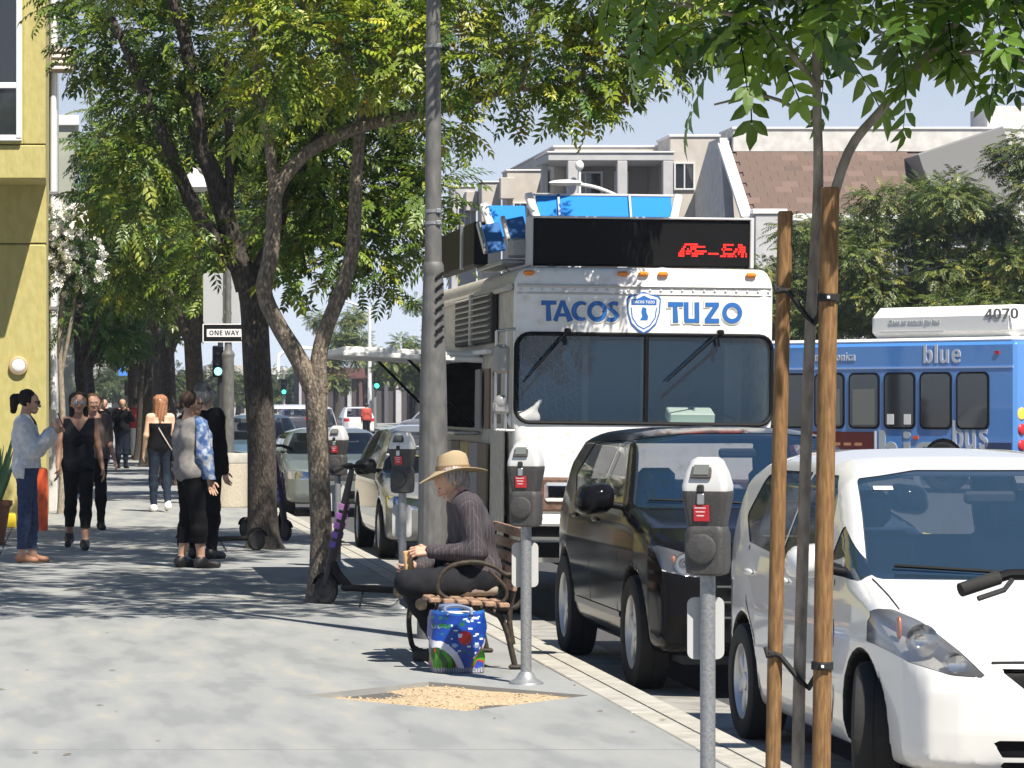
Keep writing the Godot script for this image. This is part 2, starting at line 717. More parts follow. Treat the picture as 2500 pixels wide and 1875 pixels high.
	MT.orange = mat(0.72, 0.1, 0.025, 0.5)
	MT.amber = mat(0.75, 0.22, 0.02, 0.25)
	MT.yellowpaint = mat(0.75, 0.55, 0.02, 0.6)
	MT.stake = grain(mat(1, 1, 1, 0.8), noise_tex(0.02, [[0.0, 0.09, 0.045, 0.016], [0.4, 0.18, 0.095, 0.034], [0.7, 0.26, 0.145, 0.055], [1.0, 0.34, 0.21, 0.09]], 512, 6, 22), Vector3(9.0, 1.1, 9.0), false)
	MT.slat = grain(mat(1, 1, 1, 0.75), noise_tex(0.03, [[0.0, 0.2, 0.12, 0.075], [0.5, 0.32, 0.2, 0.13], [1.0, 0.42, 0.28, 0.19]], 256, 5, 23), Vector3(6.0, 6.0, 0.8), false)
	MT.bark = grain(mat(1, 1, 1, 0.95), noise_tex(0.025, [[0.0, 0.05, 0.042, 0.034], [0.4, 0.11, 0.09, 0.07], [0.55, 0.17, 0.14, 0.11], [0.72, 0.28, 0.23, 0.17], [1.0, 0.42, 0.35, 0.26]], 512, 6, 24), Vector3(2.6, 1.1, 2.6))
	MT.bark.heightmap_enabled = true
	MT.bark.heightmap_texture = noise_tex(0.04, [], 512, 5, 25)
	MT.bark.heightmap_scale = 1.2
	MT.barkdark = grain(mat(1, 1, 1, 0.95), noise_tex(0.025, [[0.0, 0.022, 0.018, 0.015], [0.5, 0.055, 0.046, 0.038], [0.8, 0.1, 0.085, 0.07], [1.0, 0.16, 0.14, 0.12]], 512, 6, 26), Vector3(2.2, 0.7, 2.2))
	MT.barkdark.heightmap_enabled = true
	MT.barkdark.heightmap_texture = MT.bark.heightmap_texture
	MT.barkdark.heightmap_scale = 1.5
	MT.barkgrey = grain(mat(1, 1, 1, 0.9), noise_tex(0.03, [[0.0, 0.13, 0.105, 0.08], [0.5, 0.25, 0.215, 0.17], [1.0, 0.38, 0.34, 0.28]], 256, 5, 27), Vector3(3, 1.2, 3))
	MT.leaf = leafmat(1, 1, 1)
	MT.flower = mat(0.8, 0.78, 0.74, 0.7)
	MT.skin = mat(0.5, 0.3, 0.21, 0.55)
	MT.skin2 = mat(0.42, 0.23, 0.15, 0.55)
	MT.hairdark = hairmat(0.02, 0.013, 0.01)
	MT.signwhite = mat(0.7, 0.7, 0.7, 0.5)
	MT.pane = glass(0.02, 0.025, 0.03, 0.22)
	MT.paneroom = mat(0.02, 0.025, 0.03, 0.05)
	MT.paneroom.metallic_specular = 0.8

# ---------------------------------------------------------------- scene
func _ready() -> void:
	var cam := Camera3D.new()
	cam.name = "camera"
	cam.position = Vector3(0, 1.6, 0)
	cam.set_frustum(0.237, Vector2(0.136571, 0.005786), 1.0, 1500.0)
	add_child(cam)
	cam.current = true
	var we := WorldEnvironment.new()
	we.name = "environment"
	var env := Environment.new()
	var sky := Sky.new()
	var sm := ProceduralSkyMaterial.new()
	sm.sky_top_color = Color(0.2, 0.32, 0.49)
	sm.sky_horizon_color = Color(0.725, 0.76, 0.8)
	sm.sky_curve = 0.15
	sm.ground_bottom_color = Color(0.3, 0.3, 0.3)
	sm.ground_horizon_color = Color(0.6, 0.62, 0.65)
	sm.sun_angle_max = 8.0
	sm.sky_energy_multiplier = 1.0
	sky.sky_material = sm
	env.background_mode = Environment.BG_SKY
	env.sky = sky
	env.tonemap_mode = Environment.TONE_MAPPER_LINEAR
	env.tonemap_exposure = 1.75
	env.sdfgi_enabled = true
	env.ssao_enabled = true
	env.ssil_enabled = true
	env.fog_enabled = true
	env.fog_light_color = Color(0.78, 0.83, 0.9)
	env.fog_density = 0.00028
	we.environment = env
	add_child(we)
	var sun := DirectionalLight3D.new()
	sun.name = "sun"
	sun.light_energy = 1.6
	sun.light_color = Color(1.0, 0.97, 0.92)
	sun.light_angular_distance = 0.5
	sun.shadow_enabled = true
	add_child(sun)
	sun.look_at_from_position(Vector3(0.27, 1.0, 0.6) * 10.0, Vector3.ZERO)
	materials()
	build_ground()
	build_left_buildings()
	build_right_buildings()
	build_trees()
	build_truck()
	build_cars()
	build_bus()
	build_street_furniture()
	build_bench()
	build_people()
	build_scooters()
	build_far_street()
	end_trees()

const FLAT := Transform3D(Basis(Vector3(1, 0, 0), Vector3(0, 0, -1), Vector3(0, 1, 0)), Vector3.ZERO)

func flat(b: MB, poly: PackedVector2Array, y0: float, y1: float, bevel := 0.0) -> void:   # (x, s) outline, from y0 up to y1
	b.prism(poly, y1 - y0, Transform3D(Basis(), Vector3(0, y0, 0)) * FLAT, bevel)

func rect(x0: float, x1: float, s0: float, s1: float) -> PackedVector2Array:
	return PackedVector2Array([Vector2(x0, s0), Vector2(x1, s0), Vector2(x1, s1), Vector2(x0, s1)])

func sheet(x0: float, x1: float, s0: float, s1: float, y: float) -> MB:
	var b := MB.new()
	b.quad(Vector3(x0, y, -s0), Vector3(x1, y, -s0), Vector3(x1, y, -s1), Vector3(x0, y, -s1))
	return b

func build_ground() -> void:
	struct("ground", sheet(-900, 900, -300, 1200, -0.26), MT.gutter)
	struct("road", sheet(3.1, 19.1, -60, 420, -0.13), MT.asphalt)
	var cross := sheet(-60, 80, 112, 124, -0.126)
	struct("cross_road", cross, MT.asphalt)
	struct("lane_line", sheet(10.9, 11.05, -40, 108, -0.125), MT.yellowpaint)
	struct("lane_line", sheet(11.2, 11.35, -40, 108, -0.125), MT.yellowpaint)
	for k in 5:
		struct("crossing_stripe", sheet(4.4 + k * 3.0, 5.4 + k * 3.0, 106.5, 110.0, -0.125), MT.white)
		struct("crossing_stripe", sheet(4.4 + k * 3.0, 5.4 + k * 3.0, 126.5, 130.0, -0.125), MT.white)
	# pavement of concrete slabs with open joints
	var bed := MB.new()
	flat(bed, rect(-12, 3.04, -20, 112), -0.25, -0.035)
	var walk := struct("sidewalk", bed, MT.joint)
	var cols := [[-7.2, -3.62], [-3.6, -0.74], [-0.73, 2.893]]
	var rows := []
	var s := 18.65 - 3.7 * 7
	while s < 111.0:
		rows.append(s)
		s += 3.7
	var g := 0.006
	var shapes := {}
	for ri in rows.size():
		var a: float = rows[ri]
		for ci in 3:
			if ci < 2 and a > 41.0:
				continue
			if ci == 2 and absf(a - 14.95) < 0.1:
				for hf in 2:
					var sx: float = cols[2][hf]
					var b := MB.new()
					flat(b, P([sx, a + g, 2.06, a + g, 2.06, 16.82, 1.28 if hf == 0 else 2.84, 17.72, 2.06, 18.58, 2.06, a + 3.7 - g, sx, a + 3.7 - g]), -0.15, 0.0)
					part("slab", b, MT.concrete, walk)
				continue
			if not shapes.has(ci):
				var b := MB.new()
				flat(b, rect(cols[ci][0], cols[ci][1], g, 3.7 - g), -0.15, 0.0, 0.006)
				shapes[ci] = b.mesh()
			part("slab", shapes[ci], MT.concrete, walk).position.z = -a
	var strip := MB.new()
	flat(strip, rect(2.905, 3.044, 0.008, 3.05 - 0.008), -0.12, 0.0, 0.006)
	var stone := MB.new()
	stone.prism(P([3.053, -0.25, 3.235, -0.25, 3.205, -0.015, 3.18, 0.0, 3.053, 0.0]), 3.03, Transform3D(), 0.004)
	var pan := MB.new()
	flat(pan, rect(3.21, 3.76, 0.008, 3.05 - 0.008), -0.25, -0.122, 0.006)
	var sms := [strip.mesh(), stone.mesh(), pan.mesh()]
	var kerb := Node3D.new()
	kerb.name = "kerb"
	add_child(kerb)
	kerb.set_meta("kind", "structure")
	for k in 38:
		var z := -(-5.0 + k * 3.05)
		part("border_slab", sms[0], MT.kerb, kerb).position.z = z - 0.4
		part("kerb_stone", sms[1], MT.kerb, kerb).position.z = z - 3.8
		part("gutter_slab", sms[2], MT.gutter, kerb).position.z = z - 1.9
	var b2 := MB.new()
	flat(b2, rect(-12, 3.2, 124, 420), -0.25, -0.004)
	struct("far_sidewalk", b2, MT.concrete)
	b2 = MB.new()
	flat(b2, rect(19.0, 26, -60, 112), -0.25, -0.004)
	struct("opposite_sidewalk", b2, MT.concrete)
	b2 = MB.new()
	flat(b2, rect(19.0, 26, 124, 420), -0.25, -0.004)
	struct("far_opposite_sidewalk", b2, MT.concrete)
	# tree pit with wood chips
	var rng := RandomNumberGenerator.new()
	rng.seed = 5
	var pit := MB.new()
	var nn := 16
	var hh := func(u: float, w: float) -> float: return -0.034 + 0.016 * sin(u * 9.0) * sin(w * 8.0 + 1.0) + 0.02 * (1.0 - absf(u * 2 - 1)) 
	var pt := func(i: int, j: int) -> Vector3:
		var u := float(i) / nn
		var w := float(j) / nn
		var q := Vector2(2.06, 16.82).lerp(Vector2(1.28, 17.72), u) + (Vector2(2.84, 17.72) - Vector2(2.06, 16.82)) * w
		return Vector3(q.x, hh.call(u, w), -q.y)
	for i in nn:
		for j in nn:
			pit.quad(pt.call(i, j), pt.call(i, j + 1), pt.call(i + 1, j + 1), pt.call(i + 1, j))
	var po := whole("tree_pit", pit, MT.chips, "empty diamond shaped tree pit filled with pale orange wood chips", "tree pit", "", 180.0)
	var chip := box1(Vector3.ZERO, Vector3(0.016, 0.003, 0.007), 0.001).mesh()
	var mm := MultiMesh.new()
	mm.transform_format = MultiMesh.TRANSFORM_3D
	mm.mesh = chip
	mm.instance_count = 700
	for k in 700:
		var u := rng.randf()
		var w := rng.randf()
		var p: Vector3 = pt.call(int(u * nn), int(w * nn))
		mm.set_instance_transform(k, Transform3D(Basis.from_euler(Vector3(rng.randf_range(-0.5, 0.5), rng.randf() * TAU, rng.randf_range(-0.5, 0.5))).scaled(Vector3.ONE * rng.randf_range(0.5, 1.3)), p + Vector3(rng.randf_range(-0.04, 0.04), 0.004, rng.randf_range(-0.04, 0.04))))
	var mi := MultiMeshInstance3D.new()
	mi.name = "wood_chips"
	mi.multimesh = mm
	mi.material_override = MT.chip
	po.add_child(mi)
	mi.set_meta("kind", "stuff")

	# a few dry leaves blown over the slabs
	var lf := MultiMesh.new()
	lf.transform_format = MultiMesh.TRANSFORM_3D
	var lm := MB.new()
	lm.tri(Vector3(-0.03, 0, 0), Vector3(0, 0.004, 0.012), Vector3(0.03, 0.002, 0))
	lm.tri(Vector3(-0.03, 0, 0), Vector3(0.03, 0.002, 0), Vector3(0, 0.005, -0.012))
	lf.mesh = lm.mesh()
	lf.instance_count = 90
	for k in 90:
		lf.set_instance_transform(k, Transform3D(Basis(Vector3.UP, rng.randf() * TAU).scaled(Vector3.ONE * rng.randf_range(0.5, 1.2)), Vector3(rng.randf_range(-1.0, 3.0), 0.004, -rng.randf_range(13.0, 40.0))))
	var lo := MultiMeshInstance3D.new()
	lo.name = "fallen_leaves"
	lo.multimesh = lf
	lo.material_override = mat(0.22, 0.15, 0.06, 0.9)
	tag(lo, "scattered small dry leaves lying on the concrete pavement", "leaves", "", "stuff")
	add_child(lo)

func window(parent: Node3D, at: Vector3, w: float, h: float, frame: Material, pane: Material, bars := 1, t := 0.06, face := 1.0, rails := 0) -> void:
	var f := MB.new()
	for sx in [-1, 1]:
		f.box(Vector3(sx * (w - t) / 2, 0, 0), Vector3(t, h, 0.1), 0.006)
	for sy in [-1, 1]:
		f.box(Vector3(0, sy * (h - t) / 2, 0), Vector3(w - 2 * t, t, 0.1), 0.006)
	for k in bars:
		f.box(Vector3(-w / 2 + w * (k + 1) / (bars + 1), 0, 0), Vector3(t * 0.8, h - 2 * t, 0.08), 0.005)
	var fr := part("window", f, frame, parent)
	fr.position = at
	part("pane", box1(Vector3(0, 0, -0.02), Vector3(w - t, h - t, 0.02)), pane, fr)

func build_left_buildings() -> void:
	var y := thing("yellow_building", "yellow stucco building with overhanging upper storey at the left edge", "building", Vector3(-0.3, 0, -42))
	var add := func(called: String, x0: float, x1: float, y0: float, y1: float, s0: float, s1: float, m: Material, bev: float) -> void:
		part(called, box1(Vector3((x0 + x1) / 2, (y0 + y1) / 2, -(s0 + s1) / 2), Vector3(x1 - x0, y1 - y0, s1 - s0), bev), m, y)
	add.call("lower_wall", -8.0, 0.0, -0.1, 3.655, 0.0, 5.8, MT.yellow, 0.02)
	add.call("lower_wall", -8.0, 0.0, 3.668, 4.43, 0.0, 5.8, MT.yellow, 0.01)
	add.call("upper_wall", -8.0, 0.0, 4.42, 4.845, -1.2, 5.8, MT.yellow, 0.015)
	add.call("upper_wall", -8.0, -0.28, 4.857, 9.5, -1.2, 5.8, MT.yellow, 0.01)
	add.call("upper_wall", -0.28, 0.0, 4.857, 9.5, -1.2, 5.8, MT.yellow, 0.01)
	var f := MB.new()
	for yy in [4.93, 5.59, 7.2]:
		f.box(Vector3(-1.5, yy, 1.22), Vector3(2.4, 0.075, 0.1), 0.008)
	for xx in [-0.335, -1.5, -2.7]:
		f.box(Vector3(xx, 6.05, 1.225), Vector3(0.07, 2.25, 0.11), 0.008)
	var w := part("window", f, MT.white, y)
	for k in 2:
		part("pane", box1(Vector3(-0.92 - k * 1.19, 5.26, 1.225), Vector3(1.1, 0.6, 0.02)), MT.paneroom, w)
		part("pane", box1(Vector3(-0.92 - k * 1.19, 6.4, 1.225), Vector3(1.1, 1.55, 0.02)), MT.paneroom, w)
	var lamp := MB.new()
	lamp.lathe([Vector2(0.0, 0.0), Vector2(0.115, 0.0), Vector2(0.125, 0.02), Vector2(0.12, 0.05), Vector2(0.095, 0.06), Vector2(0.09, 0.045), Vector2(0, 0.05)], 24, Vector3(-0.36, 2.08, 0), Basis(Vector3.RIGHT, PI / 2))
	var l := part("wall_vent", lamp, mat(0.5, 0.36, 0.2, 0.6), y)
	var core := MB.new()
	core.ball(Vector3(-0.36, 2.08, 0.05), Vector3(0.09, 0.09, 0.03), 18, 8)
	part("vent_cover", core, MT.white, l)
	whole("yellow_kerb_block", box1(Vector3(-1.06, 0.09, -41.55), Vector3(0.75, 0.19, 0.35), 0.02), MT.yellowpaint, "low bright yellow painted concrete block at the foot of the yellow wall", "kerb block")
	# white building behind with its louvred box
	var wb := thing("white_building", "narrow strip of white building just beyond the yellow building", "building", Vector3(-0.18, 0, -48))
	part("wall", box1(Vector3(-4, 5, -3.5), Vector3(8, 10.2, 7), 0.02), MT.whitewall, wb)
	part("downpipe", tube1([Vector3(-0.06, 1.5, 0.06), Vector3(-0.06, 9.5, 0.06)], 0.05, 10), MT.white, wb)
	for yy in [3.0, 4.0, 4.7]:
		part("pipe_clip", box1(Vector3(-0.06, yy, 0.1), Vector3(0.14, 0.05, 0.04), 0.004), MT.grey, wb)
	var lv := part("louvre_box", box1(Vector3(0.07, 6.66, 0.15), Vector3(0.38, 0.36, 0.3), 0.01), mat(0.3, 0.25, 0.2, 0.7), wb)
	for k in 4:
		part("slat", box1(Vector3(0.07, 6.53 + k * 0.085, 0.31), Vector3(0.3, 0.05, 0.03), 0.004, Basis(Vector3.RIGHT, -0.5)), mat(0.55, 0.5, 0.44, 0.6), lv)
	var gb := thing("grey_green_building", "grey green wall with white roof edge glimpsed left behind the trees", "building", Vector3(0.12, 0, -75))
	part("wall", box1(Vector3(-5, 4, -8), Vector3(10, 8.1, 16), 0.02), grain(mat(1, 1, 1, 0.9), noise_tex(0.03, [[0.0, 0.3, 0.31, 0.26], [1.0, 0.38, 0.39, 0.33]], 128, 3, 31), Vector3(0.2, 0.2, 0.2)), gb)
	part("roof_edge", box1(Vector3(-5, 8.13, -8), Vector3(10.2, 0.24, 16.2), 0.02), MT.white, gb)
	var sh := thing("shop_row", "dark shop fronts along the far left pavement under the trees", "building", Vector3(-0.3, 0, -96))
	part("wall", box1(Vector3(-5, 2.8, 0), Vector3(10, 5.7, 24), 0.02), MT.greywall, sh)
	for k in 5:
		var fr := part("shop_window", box1(Vector3(0.02, 1.5, 9 - k * 4.4), Vector3(0.08, 2.4, 3.2), 0.01), MT.dark, sh)
		part("pane", box1(Vector3(0.06, 1.5, 9 - k * 4.4), Vector3(0.02, 2.2, 3.0)), MT.paneroom, fr)

func build_right_buildings() -> void:
	# apartment block: frontal at 110 m, 63.6 px per metre of the reference grid
	var a := thing("apartment_building", "pale flat roofed apartment building with dark recessed balconies behind the truck", "building", Vector3(16.2, 0, -110))
	var bx := func(called: String, x0: float, x1: float, y0: float, y1: float, s0: float, s1: float, m: Material) -> MeshInstance3D:
		return part(called, box1(Vector3((x0 + x1) / 2, (y0 + y1) / 2, -(s0 + s1) / 2), Vector3(x1 - x0, y1 - y0, s1 - s0), 0.02), m, a)
	bx.call("wall", 0.7, 9.0, 0, 10.5, 3.0, 14, MT.beige)
	bx.call("parapet", 0.65, 4.3, 10.5, 10.58, 2.95, 14, MT.trim)
	bx.call("wall", 4.3, 9.0, 0, 10.66, 0.6, 2.99, MT.beige)
	bx.call("parapet", 4.25, 9.05, 10.66, 10.76, 0.55, 3.0, MT.trim)
	bx.call("canopy", 0.05, 4.32, 9.82, 10.07, 0.0, 3.0, MT.greywall)
	bx.call("canopy_edge", 0.0, 4.35, 10.07, 10.14, -0.05, 3.0, MT.trim)
	for xx in [0.1, 0.72, 2.4, 3.95]:
		bx.call("column", xx, xx + (0.34 if xx > 0.5 else 0.2), 0, 9.82, 0.0 if xx > 0.5 else 1.8, 0.35 if xx > 0.5 else 2.1, MT.greywall)
	for lv in [3.8, 7.1]:
		bx.call("balcony_slab", 0.05, 4.3, lv, lv + 0.25, 0.01, 3.0, MT.greywall)
	for lv in [7.35]:
		for seg in [[1.06, 2.4], [2.74, 3.95]]:
			var rl := MB.new()
			rl.box(Vector3((seg[0] + seg[1]) / 2, lv + 1.0, -0.16), Vector3(seg[1] - seg[0], 0.05, 0.05))
			rl.box(Vector3((seg[0] + seg[1]) / 2, lv + 0.12, -0.16), Vector3(seg[1] - seg[0], 0.05, 0.05))
			var n := int((seg[1] - seg[0]) / 0.11)
			for k in n + 1:
				rl.box(Vector3(seg[0] + (seg[1] - seg[0]) * k / n, lv + 0.56, -0.16), Vector3(0.025, 0.83, 0.025))
			part("railing", rl, mat(0.09, 0.05, 0.05, 0.6), a)
	bx.call("room_wall", 1.06, 3.95, 6.55, 9.82, 2.8, 2.98, mat(0.22, 0.2, 0.19, 0.8))
	for d in [[1.75, 1.2], [3.0, 0.5]]:
		window(a, Vector3(d[0], 8.5, -2.75), d[1], 2.3, MT.trim, MT.paneroom, 1, 0.07)
	window(a, Vector3(4.78, 9.33, -0.57), 0.72, 0.95, MT.trim, MT.paneroom, 1, 0.06)
	var gl := MB.new()
	gl.ball(Vector3(1.05, 9.62, 0.4), Vector3(0.15, 0.18, 0.15), 12, 8)
	gl.rod(Vector3(1.05, 0, 0.4), Vector3(1.05, 9.45, 0.4), 0.05)
	part("globe_lamp", gl, MT.white, a)
	# stepped wing on the left
	bx.call("wing_wall", -0.81, 0.65, 0, 9.74, 4.0, 5.2, MT.beige)
	bx.call("wing_parapet", -0.85, 0.66, 9.74, 9.81, 3.95, 5.25, MT.trim)
	bx.call("wing_wall", -1.51, -0.82, 0, 9.44, 5.5, 6.6, MT.beige)
	bx.call("wing_parapet", -1.55, -0.82, 9.44, 9.5, 5.45, 6.65, MT.trim)
	bx.call("wing_wall", -2.41, -1.52, 0, 9.38, 7.0, 8.0, MT.greywall)
	bx.call("wing_parapet", -2.45, -1.53, 9.38, 9.44, 6.95, 8.05, MT.trim)
	bx.call("bay", -1.09, -0.58, 8.75, 9.5, 3.6, 3.99, MT.beige)
	bx.call("bay", -1.95, -1.53, 8.5, 9.2, 6.4, 6.99, MT.beige)
	for k in 3:
		window(a, Vector3(-0.35 - k * 0.8, 8.05, -3.97 - k * 1.5), 0.5, 1.2, MT.trim, MT.paneroom, 1, 0.05)
	# building with a steep brown shingle roof
	var r := thing("shingle_roof_building", "building with steep brown shingle roof and white gable trim on the right", "building", Vector3(21.6, 0, -103))
	part("wall", box1(Vector3(7, 3.7, -5), Vector3(14.4, 7.6, 9.6), 0.02), MT.greywall, r)
	var gv := MB.new()
	gv.prism(P([0, 0.0, 9.6, 0.0, 9.6, 7.6, 5.2, 10.3, 3.4, 10.3]), 0.3, Transform3D(Basis(Vector3(0, 0, -1), Vector3(0, 1, 0), Vector3(1, 0, 0)), Vector3(-0.25, 0, 0)))
	part("gable_wall", gv, MT.whitewall, r)
	var sl := (Vector3(0, 9.9, -3.4) - Vector3(0, 7.55, -0.05))
	var shingles := [grain(mat(1, 1, 1, 0.9), noise_tex(0.05, [[0.0, 0.06, 0.04, 0.03], [0.5, 0.125, 0.085, 0.068], [1.0, 0.22, 0.155, 0.125]], 512, 5, 33), Vector3(0.9, 0.9, 0.9)), mat(0.13, 0.088, 0.07, 0.9), mat(0.105, 0.073, 0.06, 0.9), mat(0.155, 0.106, 0.085, 0.9)]
	part("roof_deck", box1(Vector3(3.1, 7.5, 0) + sl / 2 + Vector3(0, -0.06, 0), Vector3(6.2, sl.length(), 0.1), 0.0, Basis(Vector3.RIGHT, -atan2(3.35, 2.35))), shingles[0], r)
	var up := sl.normalized()
	var nrm := Vector3(0, up.z * -1, up.y).normalized()
	var rng := RandomNumberGenerator.new()
	rng.seed = 77
	var base := Basis(Vector3.RIGHT, up, nrm)
	var tile := box1(Vector3(0, 0, 0), Vector3(0.47, 0.36, 0.025), 0.004).mesh()
	for row in 12:
		for k in 25:
			var q := Vector3(0.25 + k * 0.56 + (0.28 if row % 2 else 0.0), 7.55, -0.05) + up * (0.18 + row * 0.33) + nrm * 0.03
			if q.x > 6.0:
				continue
			var o := part("shingle", tile, shingles[rng.randi() % 4], r)
			if rng.randf() < 0.6:
				o.material_override = shingles[0]
			o.transform = Transform3D(base * Basis(Vector3.RIGHT, 0.06) * Basis.from_scale(Vector3(1.18, 1.05, 1)), q)
	var tr := MB.new()
	tr.box(Vector3(-0.12, 7.5, 0) + sl / 2 + Vector3(0, 0.1, 0.05), Vector3(0.36, sl.length() + 0.5, 0.16), 0.02, Basis(Vector3.RIGHT, -atan2(3.35, 2.35)))
	part("gable_trim", tr, MT.white, r)
	part("top_parapet", box1(Vector3(7.4, 10.2, -4.2), Vector3(14.5, 0.75, 2.0), 0.02), MT.whitewall, r)
	part("top_coping", box1(Vector3(7.4, 10.6, -4.2), Vector3(14.6, 0.08, 2.1), 0.01), MT.trim, r)
	part("roof_hut", box1(Vector3(9.4, 10.8, -5), Vector3(1.4, 1.2, 2), 0.02), MT.whitewall, r)
	part("roof_hut", box1(Vector3(12.4, 11.0, -6), Vector3(3.6, 1.5, 2), 0.02), MT.beige, r)
	part("hip_roof", box1(Vector3(7.4, 8.9, -2.6), Vector3(2.9, 2.4, 3.0), 0.03, Basis(Vector3(0, 0, 1), 0.32)), mat(0.2, 0.2, 0.2, 0.9), r)
	part("end_wall", box1(Vector3(10.6, 8.6, -3.2), Vector3(7.6, 2.4, 3.0), 0.02), MT.greywall, r)
	part("eave", box1(Vector3(7, 7.48, 0.12), Vector3(14.5, 0.22, 0.3), 0.02), MT.white, r)
	part("pier", box1(Vector3(0.55, 3.75, 0.25), Vector3(0.9, 7.6, 0.5), 0.02), MT.greywall, r)
	part("pier_cap", box1(Vector3(0.55, 7.65, 0.25), Vector3(1.1, 0.16, 0.62), 0.02), MT.white, r)
	for k in 4:
		window(r, Vector3(2.4 + k * 3.1, 5.9, 0.24 - 0.4), 1.6, 1.3, MT.trim, MT.paneroom, 1, 0.06)
	# street lamp with long curved arm rising behind the truck
	var c := thing("cobra_street_lamp", "pale street lamp with long curved arm above the truck roof", "street lamp", Vector3(14.3, 0, -80))
	part("pole", tube1([Vector3(0.5, -0.1, 0), Vector3(0.4, 4.0, 0), Vector3(0.2, 5.8, 0)], [0.1, 0.08, 0.07], 10), MT.trim, c)
	part("arm", tube1(curve(V([0.2, 5.8, 0, -0.25, 6.32, 0, -0.7, 6.66, 0, -1.25, 6.9, 0, -1.75, 7.0, 0]), 4), 0.045, 8), MT.white, c)
	var hd := MB.new()
	hd.ball(Vector3(-2.05, 7.03, 0), Vector3(0.42, 0.08, 0.15), 14, 8)
	part("lamp_head", hd, MT.white, c)

# ---------------------------------------------------------------- vehicles
# A body as the smooth intersection of its side outline (t back from the nose, y), plan (t, x) and cross-section (x, y). Local frame: nose at z = 0, rear at z = -length.
class Shell:
	var f: PackedFloat32Array
	var nx: int
	var ny: int
	var nz: int
	var o: Vector3
	var h: float
	var sm

	func at(p: Vector3) -> float:
		var q := (p - o) / h
		var x := clampi(int(q.x), 0, nx - 2)
		var y := clampi(int(q.y), 0, ny - 2)
		var z := clampi(int(q.z), 0, nz - 2)
		var w := q - Vector3(x, y, z)
		var k := (z * ny + y) * nx + x
		var a := lerpf(lerpf(f[k], f[k + 1], w.x), lerpf(f[k + nx], f[k + nx + 1], w.x), w.y)
		k += nx * ny
		var b := lerpf(lerpf(f[k], f[k + 1], w.x), lerpf(f[k + nx], f[k + nx + 1], w.x), w.y)
		return lerpf(a, b, w.z)

	# first hit of a ray from outside
	func hit(p: Vector3, dir: Vector3, far := 2.0) -> Vector3:
		var t := 0.0
		for k in 200:
			var d := at(p + dir * t)
			if d < 0.002 or t > far:
				break
			t += clampf(d * 0.8, 0.002, 0.1)
		return p + dir * t

	func side(t: float, y: float, sg := -1.0) -> Vector3:
		return hit(Vector3(sg * (absf(o.x) - h), y, -t), Vector3(-sg, 0, 0))

	func front(x: float, y: float) -> Vector3:
		return hit(Vector3(x, y, o.z + (nz - 2) * h), Vector3(0, 0, -1), 3.0)

	func top(x: float, t: float) -> Vector3:
		return hit(Vector3(x, o.y + (ny - 2) * h, -t), Vector3(0, -1, 0))

func shell(side: PackedVector2Array, plan: PackedVector2Array, sect: PackedVector2Array, bow: float, wheels: Array, wr: float, wx: float, h: float, blend: float) -> Shell:
	var L := 0.0
	var W := 0.0
	var H := 0.0
	for p in side:
		L = maxf(L, p.x)
		H = maxf(H, p.y)
	for p in sect:
		W = maxf(W, p.x)
	var sh := Shell.new()
	sh.h = h
	sh.nx = 2 * int(W / h + 4)
	sh.ny = int(H / h) + 8
	sh.nz = int(L / h) + 8
	var nx := sh.nx
	var ny := sh.ny
	var nz := sh.nz
	sh.o = Vector3(-(nx - 1) * h / 2, -3 * h, -L - 3.5 * h)
	var hx := nx / 2
	var ts := PackedFloat32Array()
	var arch := PackedFloat32Array()
	for z in nz:
		for y in ny:
			var p := Vector2(-(sh.o.z + z * h), sh.o.y + y * h)
			ts.append(pdist(side, p))
			var a := 1.0
			for w in wheels:
				a = minf(a, p.distance_to(w) - wr)
			arch.append(a)
	var tp := PackedFloat32Array()
	for z in nz:
		for x in hx:
			tp.append(pdist(plan, Vector2(-(sh.o.z + z * h), (x + 0.5) * h)))
	var tc := PackedFloat32Array()
	for y in ny:
		for x in hx:
			tc.append(pdist(sect, Vector2((x + 0.5) * h, sh.o.y + y * h)))
	var f := PackedFloat32Array()
	f.resize(nx * ny * nz)
	for x in hx:
		var xx := (x + 0.5) * h
		var shift := bow * xx * xx / h
		var si := int(shift)
		var sf := shift - si
		for z in nz:
			var p := tp[z * hx + x]
			var z0 := mini(z + si, nz - 1)
			var z1 := mini(z + si + 1, nz - 1)
			for y in ny:
				var s := ts[z0 * ny + y] * (1.0 - sf) + ts[z1 * ny + y] * sf
				var c := tc[y * hx + x]
				var q := blend - absf(p - c)
				var d := maxf(p, c) + (q * q / blend * 0.25 if q > 0 else 0.0)
				q = blend - absf(d - s)
				d = maxf(d, s) + (q * q / blend * 0.25 if q > 0 else 0.0)
				var a := arch[z * ny + y]
				if a < 0.1:
					d = maxf(d, -maxf(a, wx - xx))
				var k := (z * ny + y) * nx
				f[k + hx + x] = d
				f[k + hx - 1 - x] = d
	sh.f = f
	sh.sm = nets(f, nx, ny, nz, sh.o, h)
	return sh

